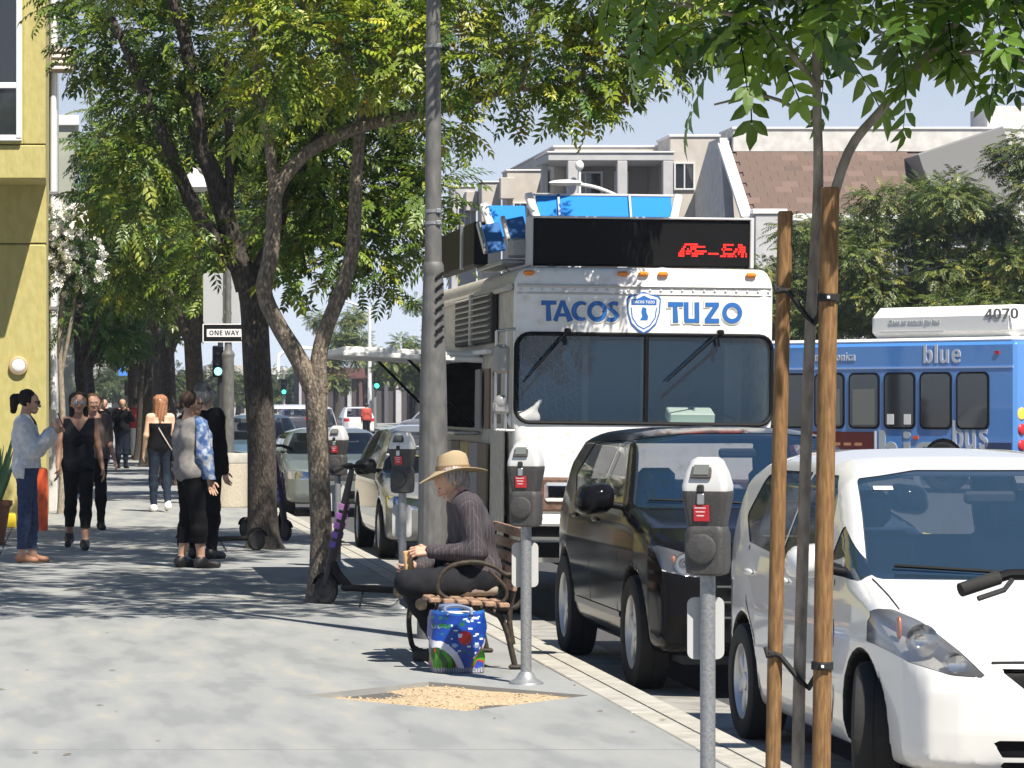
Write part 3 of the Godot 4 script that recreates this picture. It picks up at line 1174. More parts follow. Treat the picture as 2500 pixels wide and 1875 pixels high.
func wheel(parent: Node3D, at: Vector3, r: float, w: float, spokes: int, rim_mat: Material, out := -1.0, steer := 0.0, sw := 0.09) -> void:
	var turn := Basis(Vector3.UP, steer) * Basis(Vector3(0, 0, 1), PI / 2 if out < 0 else -PI / 2)
	var t := MB.new()
	var hw := w / 2
	t.lathe([Vector2(r * 0.62, -hw * 0.9), Vector2(r * 0.9, -hw), Vector2(r * 0.975, -hw * 0.86), Vector2(r, -hw * 0.6), Vector2(r, -hw * 0.08), Vector2(r * 0.985, -hw * 0.05), Vector2(r * 0.985, hw * 0.05), Vector2(r, hw * 0.08), Vector2(r, hw * 0.6), Vector2(r * 0.975, hw * 0.86), Vector2(r * 0.9, hw), Vector2(r * 0.68, hw * 0.95), Vector2(r * 0.63, hw * 0.8)], 36, at, turn)
	var wh := Node3D.new()
	wh.name = "wheel"
	parent.add_child(wh, true)
	part("tyre", t, MT.rubber, wh)
	var m := MB.new()
	m.lathe([Vector2(r * 0.64, hw * 0.55), Vector2(r * 0.66, hw * 0.84), Vector2(r * 0.63, hw * 0.86), Vector2(r * 0.56, hw * 0.6), Vector2(r * 0.54, hw * 0.1)], 32, at, turn)
	m.lathe([Vector2(r * 0.2, hw * 0.45), Vector2(r * 0.15, hw * 0.72), Vector2(0, hw * 0.8)], 16, at, turn)
	for k in spokes:
		var b := turn * Basis(Vector3.UP, TAU * k / spokes)
		m.box(at + b * Vector3(r * 0.37, hw * 0.56, 0), Vector3(r * 0.46, hw * 0.22, r * sw * 2.0), 0.008, b)
	part("rim", m, rim_mat, wh)
	var d := MB.new()
	d.lathe([Vector2(r * 0.6, hw * 0.05), Vector2(0, hw * 0.12)], 24, at, turn)
	part("brake_disc", d, MT.dark, wh)

func ribbon(sh: Shell, pts: Array, w: float, sg: float, lift := 0.002) -> MB:   # dark joint following the body side, points are (t, y)
	var b := MB.new()
	var prev := []
	for k in pts.size():
		var a: Vector2 = pts[maxi(k - 1, 0)]
		var c: Vector2 = pts[mini(k + 1, pts.size() - 1)]
		var n := (c - a).normalized().orthogonal() * w / 2
		var q0 := sh.side(pts[k].x + n.x, pts[k].y + n.y, sg) + Vector3(sg * lift, 0, 0)
		var q1 := sh.side(pts[k].x - n.x, pts[k].y - n.y, sg) + Vector3(sg * lift, 0, 0)
		if prev:
			if sg < 0:
				b.quad(prev[0], prev[1], q1, q0)
			else:
				b.quad(prev[1], prev[0], q0, q1)
		prev = [q0, q1]
	return b

func seat_shape(b: MB, at: Vector3, w := 0.5) -> void:
	b.box(at + Vector3(0, 0.08, 0.05), Vector3(w, 0.16, 0.5), 0.05)
	b.box(at + Vector3(0, 0.42, -0.24), Vector3(w * 0.94, 0.62, 0.13), 0.05, Basis(Vector3.RIGHT, -0.2))
	b.box(at + Vector3(0, 0.83, -0.32), Vector3(0.25, 0.18, 0.1), 0.04, Basis(Vector3.RIGHT, -0.1))

func halves(m: SM) -> Array:
	return m.cut(func(p: Vector3) -> float: return p.x)

# spec: name, label, side, plan, sect, bow, wheels, wr, h, blend, ws (windshield x,y), wst (t range), wins (side windows t,y), rear ([poly, t]), paint
func car(s: Dictionary, at: Vector3, turn := 0.0, group := "cars parked along the kerb") -> Array:
	var c := thing(s.name, s.label, "car", at, turn, group)
	var W := 0.0
	for p in s.sect:
		W = maxf(W, p.x)
	var sh := shell(s.side, s.plan, s.sect, s.bow, s.wheels, s.wr + 0.045, W - 0.3, s.h, s.blend)
	var wl: Array = s.wheels
	var rr: float = s.wr + 0.062
	var r: Array = sh.sm.cut(func(p: Vector3) -> float: return maxf(minf(Vector2(-p.z, p.y).distance_to(wl[0]), Vector2(-p.z, p.y).distance_to(wl[1])) - rr, 0.2 - absf(p.x)))
	for hf in halves(r[0]):
		for q in hf.cut(func(p: Vector3) -> float: return -1.9 - p.z):
			part("wheel_arch", q, MT.black, c)
	var body: SM = r[1]
	var ws: PackedVector2Array = s.ws
	var t0: float = s.wst[0]
	var t1: float = s.wst[1]
	r = body.cut(func(p: Vector3) -> float:
		if p.z > -t0 or p.z < -t1:
			return 1.0
		return pdist(ws, Vector2(p.x, p.y)) - 0.03)
	body = r[1]
	var gl: Material = s.glass if s.has("glass") else MT.pane
	part("windscreen", r[0].push(-0.004), gl, c)
	if s.has("rear"):
		var rp: PackedVector2Array = s.rear[0]
		var rt: float = s.rear[1]
		r = body.cut(func(p: Vector3) -> float:
			if p.z > -rt:
				return 1.0
			return pdist(rp, Vector2(p.x, p.y)) - 0.03)
		body = r[1]
		part("rear_window", r[0].push(-0.004), gl, c)
	for w in s.wins:
		var lo := Vector2(1e9, 1e9)
		var hi := -lo
		for p in w:
			lo = lo.min(p)
			hi = hi.max(p)
		lo -= Vector2(0.06, 0.06)
		hi += Vector2(0.06, 0.06)
		r = body.cut(func(p: Vector3) -> float:
			if p.y < lo.y or p.y > hi.y or -p.z < lo.x or -p.z > hi.x or absf(p.x) < 0.3:
				return 1.0
			return pdist(w, Vector2(-p.z, p.y)) - 0.025)
		body = r[1]
		for hf in halves(r[0].push(-0.004)):
			part("side_window", hf, gl, c)
	for extra in (s.extras if s.has("extras") else []):   # [name, g, material]
		r = body.cut(extra[1])
		body = r[1]
		r[0].push(extra[3])
		for hf in (halves(r[0]) if extra[0] in ["headlight", "tail_lamp"] else [r[0]]):
			part(extra[0], hf, extra[2], c)
	part("body", body, s.paint, c)
	if s.has("lining"):
		var li := SM.new()
		li.add(body)
		var yl: float = s.lining
		r = li.cut(func(p: Vector3) -> float: return yl - p.y)
		for k in r[0].n.size():
			r[0].v[k] -= r[0].n[k] * 0.03
		part("cabin_lining", r[0], MT.cabin, c)
	for k in 2:
		for sg in [-1.0, 1.0]:
			var q: Vector2 = s.wheels[k]
			wheel(c, Vector3(sg * (W - 0.115), s.wr, -q.x), s.wr, 0.2, s.spokes, s.rim, sg, (s.steer if s.has("steer") and k == 0 else 0.0), s.sw if s.has("sw") else 0.09)
	var fl := MB.new()
	var len: float = s.side_len
	fl.box(Vector3(0, 0.26, -len / 2), Vector3(W * 1.5, 0.12, len * 0.9))
	fl.box(Vector3(0, 0.72, -(t0 + 0.1)), Vector3(W * 1.6, 0.3, 0.45), 0.08)
	part("cabin_floor", fl, MT.cabin, c)
	var st := MB.new()
	for sx in [-0.37, 0.37]:
		seat_shape(st, Vector3(sx, 0.38, -(t1 + 0.15)))
	if len > 3:
		st.box(Vector3(0, 0.75, -(t1 + 1.15)), Vector3(1.15, 0.62, 0.16), 0.06, Basis(Vector3.RIGHT, -0.2))
	part("seats", st, MT.dark, c)
	return [c, sh]

func mirror(c: Node3D, sh: Shell, t: float, y: float, m: Material, size: Vector3) -> void:
	for sg in [-1.0, 1.0]:
		var p := sh.side(t, y, sg)
		var b := MB.new()
		var mc := p + Vector3(sg * (size.x * 0.5 + 0.05), 0.03, 0.0)
		var rings := []
		for q in [[-0.5, 1.0, 1.0], [-0.1, 1.0, 1.0], [0.3, 0.92, 0.94], [0.62, 0.72, 0.78], [0.8, 0.4, 0.45]]:
			var ring := PackedVector3Array()
			for pp in ring_poly(size.x * q[1], size.y * q[2], minf(size.x, size.y) * 0.4 * q[2], 4):
				ring.append(mc + Vector3(pp.x, pp.y - absf(pp.x) * 0.0 + sg * pp.x * -0.12, q[0] * size.z))
			rings.append(ring)
		b.loft(rings)
		var mr := part("mirror", b, m, c, 50)
		var a := MB.new()
		a.rod(p + Vector3(-sg * 0.02, -0.02, 0), p + Vector3(sg * 0.1, 0.0, 0.01), 0.025, 0.02)
		part("mirror_arm", a, MT.black, mr)
		part("mirror_glass", box1(p + Vector3(sg * (size.x * 0.5 + 0.06), 0.03, 0.02 - size.z * 0.5), Vector3(size.x * 0.75, size.y * 0.7, 0.012), 0.004), MT.chrome, mr)

func wiper(c: Node3D, sh: Shell, a: Vector2, b: Vector2, off := 0.015) -> void:
	var pts := []
	for k in 5:
		var q := a.lerp(b, k / 4.0)
		pts.append(sh.front(q.x, q.y) + Vector3(0, off * 0.6, off))
	part("wiper", tube1(pts, 0.009, 6), MT.black, c)

func build_cars() -> void:
	# --- white hatchback in front on the right
	var white := paint(0.72, 0.715, 0.69)
	var hl := glass(0.5, 0.5, 0.5, 0.12)
	var hp := P([-0.80, 0.84, -0.74, 0.845, -0.66, 0.805, -0.567, 0.70, -0.474, 0.59, -0.614, 0.598, -0.753, 0.642, -0.82, 0.70])
	var hpr := PackedVector2Array()
	for p in hp:
		hpr.append(Vector2(-p.x, p.y))
	hpr.reverse()
	var frontcut := func(poly: PackedVector2Array, poly2: PackedVector2Array, tmax: float) -> Callable:
		return func(p: Vector3) -> float:
			if p.z < -tmax or p.y > 1.0:
				return 1.0
			return minf(pdist(poly, Vector2(p.x, p.y)), pdist(poly2, Vector2(p.x, p.y)))
	var one := func(poly: PackedVector2Array, tmax: float) -> Callable:
		return func(p: Vector3) -> float:
			if p.z < -tmax:
				return 1.0
			return pdist(poly, Vector2(p.x, p.y))
	var vent := P([-0.46, 0.335, 0.46, 0.335, 0.42, 0.265, -0.42, 0.265])
	var vent2 := P([-0.44, 0.245, 0.44, 0.245, 0.38, 0.185, -0.38, 0.185])
	var grille := P([-0.43, 0.63, 0.43, 0.63, 0.33, 0.545, -0.33, 0.545])
	var a := car({
		"name": "white_hatchback", "label": "white compact hatchback parked nearest at the lower right behind the staked tree",
		"side": P([0.10, 0.17, 0.02, 0.22, 0.0, 0.36, 0.0, 0.53, 0.035, 0.62, 0.10, 0.69, 0.3, 0.79, 0.62, 0.90, 0.93, 0.985, 1.4, 1.22, 1.78, 1.395, 2.2, 1.475, 2.7, 1.52, 3.2, 1.505, 3.65, 1.44, 3.84, 1.37, 3.99, 1.1, 4.07, 0.86, 4.1, 0.62, 4.08, 0.34, 4.0, 0.22, 3.4, 0.19, 2.0, 0.18, 0.8, 0.18]),
		"plan": P([0.0, -0.5, 0.0, 0.42, 0.05, 0.60, 0.14, 0.705, 0.3, 0.77, 0.6, 0.82, 1.0, 0.842, 1.6, 0.847, 3.0, 0.845, 3.6, 0.82, 3.92, 0.75, 4.05, 0.62, 4.1, 0.45, 4.1, -0.5]),
		"sect": P([-0.5, 0.15, 0.78, 0.15, 0.815, 0.3, 0.842, 0.5, 0.846, 0.68, 0.825, 0.86, 0.79, 0.97, 0.725, 1.14, 0.655, 1.32, 0.60, 1.42, 0.52, 1.485, 0.38, 1.52, 0.1, 1.54, -0.5, 1.54]),
		"bow": 0.2, "wheels": [Vector2(0.83, 0.3), Vector2(3.33, 0.3)], "wr": 0.3, "h": 0.024, "blend": 0.09,
		"ws": P([-0.70, 0.985, 0.70, 0.985, 0.565, 1.35, 0.3, 1.385, -0.3, 1.385, -0.565, 1.35]), "wst": [0.75, 2.1],
		"rear": [P([-0.55, 1.05, 0.55, 1.05, 0.48, 1.36, -0.48, 1.36]), 3.5],
		"wins": [P([1.62, 0.985, 2.52, 1.0, 2.52, 1.36, 2.08, 1.36, 1.9, 1.28]), P([2.6, 1.0, 3.35, 1.04, 3.6, 1.16, 3.5, 1.33, 3.3, 1.36, 2.6, 1.365]), P([1.02, 0.965, 1.54, 0.98, 1.54, 1.14])],
		"paint": white, "rim": MT.silver, "spokes": 7, "sw": 0.12, "side_len": 4.1, "lining": 0.92, "steer": -0.32, "glass": glass(0.05, 0.1, 0.16, 0.32),
		"extras": [["headlight", frontcut.call(hp, hpr, 0.75), hl, -0.002], ["lower_vent", one.call(vent, 0.4), MT.black, -0.02], ["lower_vent", one.call(vent2, 0.4), MT.black, -0.02], ["grille", one.call(grille, 0.4), MT.black, -0.02]],
	}, Vector3(4.27, -0.13, -13.32))
	var c: Node3D = a[0]
	var sh: Shell = a[1]
	mirror(c, sh, 1.28, 0.985, white, Vector3(0.2, 0.15, 0.12))
	for sg in [-1.0, 1.0]:
		var li := MB.new()
		for k in 2:
			var q := sh.front(sg * (0.685 if k == 0 else 0.58), 0.73 if k == 0 else 0.645)
			li.lathe([Vector2(0.0, -0.07), Vector2(0.045, -0.05), Vector2(0.07 - k * 0.03, 0.0)], 20, q + Vector3(0, 0, -0.03), Basis(Vector3.RIGHT, PI / 2))
		part("reflector", li, MT.chrome, c, 60)
		var am := MB.new()
		am.ball(sh.front(sg * 0.77, 0.77) + Vector3(-sg * 0.035, 0, -0.045), Vector3(0.012, 0.05, 0.025), 10, 8)
		part("indicator", am, mat(0.4, 0.1, 0.02, 0.4), c)
		var hs := MB.new()
		var back := []
		for p in (hp if sg < 0 else hpr):
			back.append(sh.front(p.x, p.y) + Vector3(-sg * 0.01, 0, -0.075))
		for k in range(1, back.size() - 1):
			if sg < 0:
				hs.tri(back[0], back[k + 1], back[k])
			else:
				hs.tri(back[0], back[k + 1], back[k])
		part("headlight_housing", hs, mat(0.5, 0.49, 0.47, 0.3, 0.5), c, 180)
		part("door_seam", ribbon(sh, [Vector2(1.38, 0.93), Vector2(1.3, 0.7), Vector2(1.34, 0.4), Vector2(1.42, 0.28)], 0.012, sg), MT.black, c)
		part("door_seam", ribbon(sh, [Vector2(2.55, 0.98), Vector2(2.56, 0.6), Vector2(2.52, 0.28)], 0.012, sg), MT.black, c)
		part("door_seam", ribbon(sh, [Vector2(3.32, 1.0), Vector2(3.22, 0.72), Vector2(3.0, 0.55), Vector2(2.92, 0.28)], 0.012, sg), MT.black, c)
		for tt in [2.36, 3.18]:
			var hb := MB.new()
			hb.ball(sh.side(tt, 0.87, sg) + Vector3(sg * 0.008, 0, 0), Vector3(0.018, 0.018, 0.1), 12, 8)
			part("door_handle", hb, white, c)
	wiper(c, sh, Vector2(-0.62, 1.0), Vector2(-0.02, 0.97))
	wiper(c, sh, Vector2(0.0, 0.99), Vector2(0.6, 0.97))
	var em := MB.new()
	em.lathe([Vector2(0.02, 0), Vector2(0.032, 0.006), Vector2(0.044, 0)], 16, sh.front(0, 0.58) + Vector3(0, 0, 0.012), Basis(Vector3.RIGHT, PI / 2))
	part("badge", em, MT.chrome, c)
	var hood := []
	for k in 9:
		var xx := -0.45 + k * 0.1125
		hood.append(sh.front(xx, 0.66 - 0.02 * absf(xx)) + Vector3(0, 0.002, 0.001))
	part("bonnet_seam", tube1(hood, 0.006, 5), MT.dark, c)
	for sg in [-1.0, 1.0]:
		var hs2 := []
		for k in 8:
			hs2.append(sh.top(sg * lerpf(0.715, 0.735, k / 7.0), 0.56 + k * 0.055) + Vector3(0, 0.0005, 0))
		part("bonnet_seam", tube1(hs2, 0.003, 5), MT.dark, c)
	part("sticker", box1(sh.front(-0.53, 1.335) + Vector3(0.03, 0, 0.006), Vector3(0.09, 0.025, 0.003), 0, Basis(Vector3.RIGHT, -0.9)), MT.white, c)
	var stw := MB.new()
	stw.lathe([Vector2(0.165, 0), Vector2(0.18, 0.012), Vector2(0.195, 0), Vector2(0.18, -0.012), Vector2(0.165, 0)], 24, Vector3(0.37, 0.93, -1.5), Basis(Vector3.RIGHT, 1.0))
	part("steering_wheel", stw, MT.dark, c)
	part("rear_mirror", box1(Vector3(0, 1.29, -1.72), Vector3(0.24, 0.06, 0.03), 0.015), MT.dark, c)

	# --- black crossover behind it
	var black := paint(0.006, 0.006, 0.0075, 0.3)
	black.clearcoat_enabled = false
	black.roughness = 0.1
	black.metallic_specular = 0.27
	var bp := P([-0.83, 0.905, -0.60, 0.835, -0.46, 0.80, -0.44, 0.735, -0.62, 0.715, -0.79, 0.745])
	var bpr := PackedVector2Array()
	for p in bp:
		bpr.append(Vector2(-p.x, p.y))
	bpr.reverse()
	var bg := P([-0.52, 0.70, 0.52, 0.70, 0.62, 0.42, 0.5, 0.33, -0.5, 0.33, -0.62, 0.42])
	a = car({
		"name": "black_crossover", "label": "glossy black crossover car parked between the white truck and the white hatchback",
		"side": P([0.14, 0.24, 0.03, 0.30, 0.0, 0.5, 0.0, 0.72, 0.04, 0.84, 0.12, 0.91, 0.4, 0.99, 0.8, 1.05, 1.15, 1.1, 1.55, 1.33, 1.95, 1.53, 2.3, 1.59, 2.8, 1.60, 3.4, 1.575, 3.8, 1.52, 4.0, 1.35, 4.15, 1.1, 4.25, 0.9, 4.29, 0.6, 4.25, 0.35, 4.1, 0.25]),
		"plan": P([0.0, -0.5, 0.0, 0.45, 0.06, 0.66, 0.18, 0.79, 0.4, 0.85, 0.8, 0.88, 1.5, 0.885, 3.4, 0.885, 3.9, 0.84, 4.2, 0.72, 4.29, 0.5, 4.29, -0.5]),
		"sect": P([-0.5, 0.2, 0.82, 0.2, 0.86, 0.4, 0.885, 0.65, 0.885, 0.85, 0.86, 0.98, 0.82, 1.07, 0.735, 1.28, 0.66, 1.46, 0.58, 1.54, 0.42, 1.58, 0.1, 1.605, -0.5, 1.605]),
		"bow": 0.16, "wheels": [Vector2(0.86, 0.345), Vector2(3.53, 0.345)], "wr": 0.345, "h": 0.028, "blend": 0.1,
		"ws": P([-0.735, 1.115, 0.735, 1.115, 0.60, 1.47, 0.3, 1.505, -0.3, 1.505, -0.60, 1.47]), "wst": [0.9, 2.25],
		"rear": [P([-0.55, 1.15, 0.55, 1.15, 0.5, 1.44, -0.5, 1.44]), 3.7],
		"wins": [P([1.5, 1.1, 2.4, 1.1, 2.4, 1.46, 2.1, 1.46]), P([2.48, 1.1, 3.3, 1.13, 3.6, 1.25, 3.4, 1.43, 2.48, 1.465])],
		"paint": black, "rim": MT.silver, "spokes": 5, "sw": 0.13, "side_len": 4.29, "lining": 1.02, "steer": 0.0, "glass": glass(0.018, 0.042, 0.08, 0.45),
		"extras": [["headlight", frontcut.call(bp, bpr, 0.8), hl, -0.002], ["grille", one.call(bg, 0.4), mat(0.006, 0.006, 0.007, 0.35), -0.02]],
	}, Vector3(4.25, -0.13, -18.72))
	c = a[0]
	sh = a[1]
	mirror(c, sh, 1.45, 1.1, black, Vector3(0.24, 0.19, 0.14))
	for sg in [-1.0, 1.0]:
		var li := MB.new()
		for k in 2:
			var q := sh.front(sg * (0.66 if k == 0 else 0.53), 0.79 if k == 0 else 0.775)
			li.lathe([Vector2(0.0, -0.05), Vector2(0.03, -0.045), Vector2(0.06 - k * 0.01, 0.0), Vector2(0.07 - k * 0.01, 0.005)], 20, q + Vector3(0, 0, -0.03), Basis(Vector3.RIGHT, PI / 2))
		part("reflector", li, MT.chrome, c, 60)
		var am := MB.new()
		am.ball(sh.front(sg * 0.75, 0.815) + Vector3(-sg * 0.03, 0, -0.05), Vector3(0.018, 0.03, 0.025), 10, 8)
		part("indicator", am, mat(0.4, 0.1, 0.02, 0.4), c)
		var hs := MB.new()
		var back := []
		for p in (bp if sg < 0 else bpr):
			back.append(sh.front(p.x, p.y) + Vector3(-sg * 0.01, 0, -0.075))
		for k in range(1, back.size() - 1):
			hs.tri(back[0], back[k + 1], back[k])
		part("headlight_housing", hs, mat(0.75, 0.75, 0.75, 0.3, 0.3), c, 180)
		part("door_seam", ribbon(sh, [Vector2(1.42, 1.05), Vector2(1.36, 0.8), Vector2(1.4, 0.4)], 0.012, sg), MT.dark, c)
		part("door_seam", ribbon(sh, [Vector2(2.45, 1.08), Vector2(2.45, 0.7), Vector2(2.42, 0.4)], 0.012, sg), MT.dark, c)
		part("sill", ribbon(sh, [Vector2(1.3, 0.42), Vector2(2.2, 0.42), Vector2(3.05, 0.42)], 0.04, sg, 0.008), mat(0.12, 0.12, 0.12, 0.3), c)
		for tt in [2.25, 3.1]:
			var hb := MB.new()
			hb.ball(sh.side(tt, 0.98, sg) + Vector3(sg * 0.008, 0, 0), Vector3(0.018, 0.018, 0.1), 12, 8)
			part("door_handle", hb, black, c)
		var fog := MB.new()
		fog.lathe([Vector2(0, -0.02), Vector2(0.045, 0.0), Vector2(0.06, 0.01), Vector2(0.07, -0.01)], 18, sh.front(sg * 0.6, 0.45) + Vector3(0, 0, 0.01), Basis(Vector3.RIGHT, PI / 2))
		part("fog_lamp", fog, mat(0.05, 0.05, 0.055, 0.2), c)
	var gr := MB.new()
	for k in 3:
		var pts := []
		for j in 9:
			var xx := -0.5 + j * 0.125
			pts.append(sh.front(xx, 0.66 - k * 0.09) + Vector3(0, 0, 0.0))
		gr.tube(pts, 0.012, 6)
	part("grille_bar", gr, MT.dark, c)
	wiper(c, sh, Vector2(-0.68, 1.125), Vector2(0.05, 1.1))
	wiper(c, sh, Vector2(0.02, 1.115), Vector2(0.66, 1.105))
	var stw2 := MB.new()
	stw2.lathe([Vector2(0.165, 0), Vector2(0.18, 0.012), Vector2(0.195, 0), Vector2(0.18, -0.012), Vector2(0.165, 0)], 24, Vector3(0.37, 1.03, -1.65), Basis(Vector3.RIGHT, 1.0))
	part("steering_wheel", stw2, MT.dark, c)
	part("rear_mirror", box1(Vector3(0, 1.41, -1.9), Vector3(0.24, 0.06, 0.03), 0.015), MT.dark, c)
	part("antenna", tube1([Vector3(-0.3, 1.05, -1.0), Vector3(-0.35, 1.4, -1.15)], 0.005, 5), MT.black, c)

	# --- smaller cars farther along the kerb and on the road
	var sedan := func(nm: String, lb: String, pm: Material, at: Vector3, turn: float, tall: float, group: String) -> Array:
		return car({
			"name": nm, "label": lb,
			"side": P([0.08, 0.2, 0.0, 0.35, 0.0, 0.6, 0.06, 0.72, 0.5, 0.85, 1.2, 0.95, 1.75, tall - 0.1, 2.0, tall - 0.02, 2.5, tall, 3.2, tall - 0.03, 3.55, tall - 0.12, 4.1, 1.0, 4.4, 0.95, 4.5, 0.7, 4.48, 0.35, 4.35, 0.22]),
			"plan": P([0.0, -0.5, 0.0, 0.5, 0.08, 0.7, 0.3, 0.82, 0.8, 0.87, 3.8, 0.87, 4.3, 0.78, 4.5, 0.55, 4.5, -0.5]),
			"sect": P([-0.5, 0.18, 0.82, 0.18, 0.87, 0.5, 0.87, 0.78, 0.82, 0.95, 0.72, 1.2, 0.62, tall - 0.08, 0.45, tall, -0.5, tall + 0.01]),
			"bow": 0.14, "wheels": [Vector2(0.85, 0.31), Vector2(3.5, 0.31)], "wr": 0.31, "h": 0.045, "blend": 0.1,
			"ws": P([-0.72, 0.97, 0.72, 0.97, 0.58, tall - 0.13, -0.58, tall - 0.13]), "wst": [0.9, 2.15],
			"rear": [P([-0.6, 1.02, 0.6, 1.02, 0.52, tall - 0.14, -0.52, tall - 0.14]), 3.3],
			"wins": [P([1.6, 0.97, 2.45, 0.97, 2.45, tall - 0.13, 2.1, tall - 0.13]), P([2.55, 0.97, 3.55, 1.0, 3.3, tall - 0.13, 2.55, tall - 0.13])],
			"paint": pm, "rim": MT.silver, "spokes": 6, "side_len": 4.4,
			"extras": [["headlight", frontcut.call(P([-0.82, 0.72, -0.45, 0.68, -0.45, 0.56, -0.8, 0.58]), P([0.82, 0.72, 0.8, 0.58, 0.45, 0.56, 0.45, 0.68]), 0.7), MT.chrome, -0.002], ["grille", one.call(P([-0.4, 0.66, 0.4, 0.66, 0.38, 0.55, -0.38, 0.55]), 0.3), MT.dark, -0.01], ["bumper_vent", one.call(P([-0.5, 0.4, 0.5, 0.4, 0.45, 0.28, -0.45, 0.28]), 0.3), MT.black, -0.01],
				["tail_lamp", func(p: Vector3) -> float: return maxf(p.z + 4.2, maxf(absf(p.y - 0.85) - 0.09, 0.5 - absf(p.x))), MT.red, 0.0]],
		}, at, turn, group)
	a = sedan.call("dark_silver_car", "dark silver car parked just behind the taco truck, seen between the meter and the truck", paint(0.17, 0.17, 0.165), Vector3(4.28, -0.13, -35.2), 0.0, 1.5, "cars parked along the kerb")
	mirror(a[0], a[1], 1.35, 0.98, MT.black, Vector3(0.24, 0.17, 0.14))
	a = sedan.call("grey_green_car", "dark grey green older car parked beyond the forked tree trunk", paint(0.13, 0.155, 0.15), Vector3(4.1, -0.13, -48.8), 0.0, 1.36, "cars parked along the kerb")
	mirror(a[0], a[1], 1.35, 0.98, paint(0.13, 0.155, 0.15), Vector3(0.22, 0.15, 0.12))
	sedan.call("white_roof_car", "taller white topped car parked farthest along the near kerb", paint(0.6, 0.62, 0.65), Vector3(4.2, -0.13, -57.5), 0.0, 1.72, "cars parked along the kerb")
	sedan.call("blue_grey_car", "blue grey car glimpsed behind the street sign pole", paint(0.08, 0.13, 0.17), Vector3(4.15, -0.13, -68), 0.0, 1.5, "cars parked along the kerb")
	sedan.call("white_far_car", "small white car seen from behind driving away down the road", paint(0.7, 0.7, 0.7), Vector3(14.9, -0.13, -171), PI, 1.55, "cars far down the road")
	sedan.call("silver_far_car", "small silver car far down the road right of the white one", paint(0.4, 0.4, 0.4), Vector3(16.8, -0.13, -160), PI + 0.5, 1.5, "cars far down the road")
	sedan.call("dark_far_car", "small dark car far down the road left of the white one", paint(0.1, 0.1, 0.12), Vector3(12.6, -0.13, -185), PI, 1.5, "cars far down the road")

func ring_poly(w: float, h: float, r: float, n := 5) -> PackedVector2Array:
	var o := PackedVector2Array()
	for q in 4:
		var cx := (w / 2 - r) * (1 if q in [0, 3] else -1)
		var cy := (h / 2 - r) * (1 if q < 2 else -1)
		for k in n + 1:
			var a := PI / 2 * (q + float(k) / n)
			o.append(Vector2(cx + cos(a) * r, cy + sin(a) * r))
	return o

func letter(b: MB, ch: String, at: Vector2, s: float, grow: float, depth: float, z: float) -> void:   # chunky lettering, cap height s
	var keep := b.x
	b.x = b.x * Transform3D(Basis(), Vector3(at.x, at.y, z))
	var w := s * 0.23 + grow * 2
	var arc := func(c: Vector2, rx: float, ry: float, a0: float, a1: float, n: int) -> Array:
		var o := []
		for k in n + 1:
			var a := deg_to_rad(lerpf(a0, a1, float(k) / n))
			o.append(c + Vector2(cos(a) * rx, sin(a) * ry))
		return o
	var e := grow
	match ch:
		"T":
			b.stroke([Vector2(-0.36 * s - e, 0.88 * s), Vector2(0.38 * s + e, 0.9 * s)], [w * 1.05, w * 0.85], depth + 0.0008)
			b.stroke([Vector2(-0.02 * s, 0.8 * s), Vector2(0.02 * s, -e)], [w * 0.9, w * 1.15], depth + 0.0016)
		"A":
			b.stroke([Vector2(-0.02 * s, s + e), Vector2(-0.36 * s, -e)], [w * 0.75, w], depth + 0.0)
			b.stroke([Vector2(0.0, s + e), Vector2(0.38 * s, -e)], [w * 0.8, w * 1.25], depth + 0.0008)
			b.stroke([Vector2(-0.22 * s, 0.3 * s), Vector2(0.24 * s, 0.3 * s)], w * 0.7, depth + 0.0016)
		"C":
			b.stroke(arc.call(Vector2(0.08 * s, 0.5 * s), 0.37 * s, 0.4 * s, 55 - e * 60, 300 + e * 60, 14), [w * 0.6, w * 0.7, w * 0.8, w * 0.9, w, w * 1.1, w * 1.1, w * 1.1, w * 1.1, w * 1.05, w, w * 0.9, w * 0.8, w * 0.7, w * 0.6], depth + 0.0)
		"O":
			b.stroke(arc.call(Vector2(0, 0.5 * s), 0.38 * s, 0.4 * s, 0, 360, 22), w * 0.95, depth + 0.0008)
		"S":
			b.stroke(curve([Vector2(0.24 * s + e, 0.86 * s), Vector2(0.0, 0.9 * s), Vector2(-0.2 * s, 0.74 * s), Vector2(-0.02 * s, 0.54 * s), Vector2(0.18 * s, 0.32 * s), Vector2(0.02 * s, 0.1 * s), Vector2(-0.27 * s - e, 0.12 * s)], 4), w * 0.85, depth + 0.0016)
		"U":
			b.stroke([Vector2(-0.3 * s, s + e), Vector2(-0.28 * s, 0.08 * s - e)], [w, w * 0.95], depth + 0.0)
			b.stroke([Vector2(-0.36 * s - e, 0.1 * s), Vector2(0.3 * s, 0.1 * s)], [w * 0.9, w * 0.8], depth + 0.0008)
			b.stroke([Vector2(0.22 * s, s + e), Vector2(0.24 * s, -e)], w, depth + 0.0016)
		"Z":
			b.stroke([Vector2(-0.32 * s - e, 0.89 * s), Vector2(0.34 * s + e, 0.9 * s)], w * 0.9, depth + 0.0)
			b.stroke([Vector2(0.24 * s, 0.86 * s), Vector2(-0.24 * s, 0.14 * s)], w, depth + 0.0008)
			b.stroke([Vector2(-0.34 * s - e, 0.1 * s), Vector2(0.36 * s + e, 0.11 * s)], w * 0.95, depth + 0.0016)
	b.x = keep

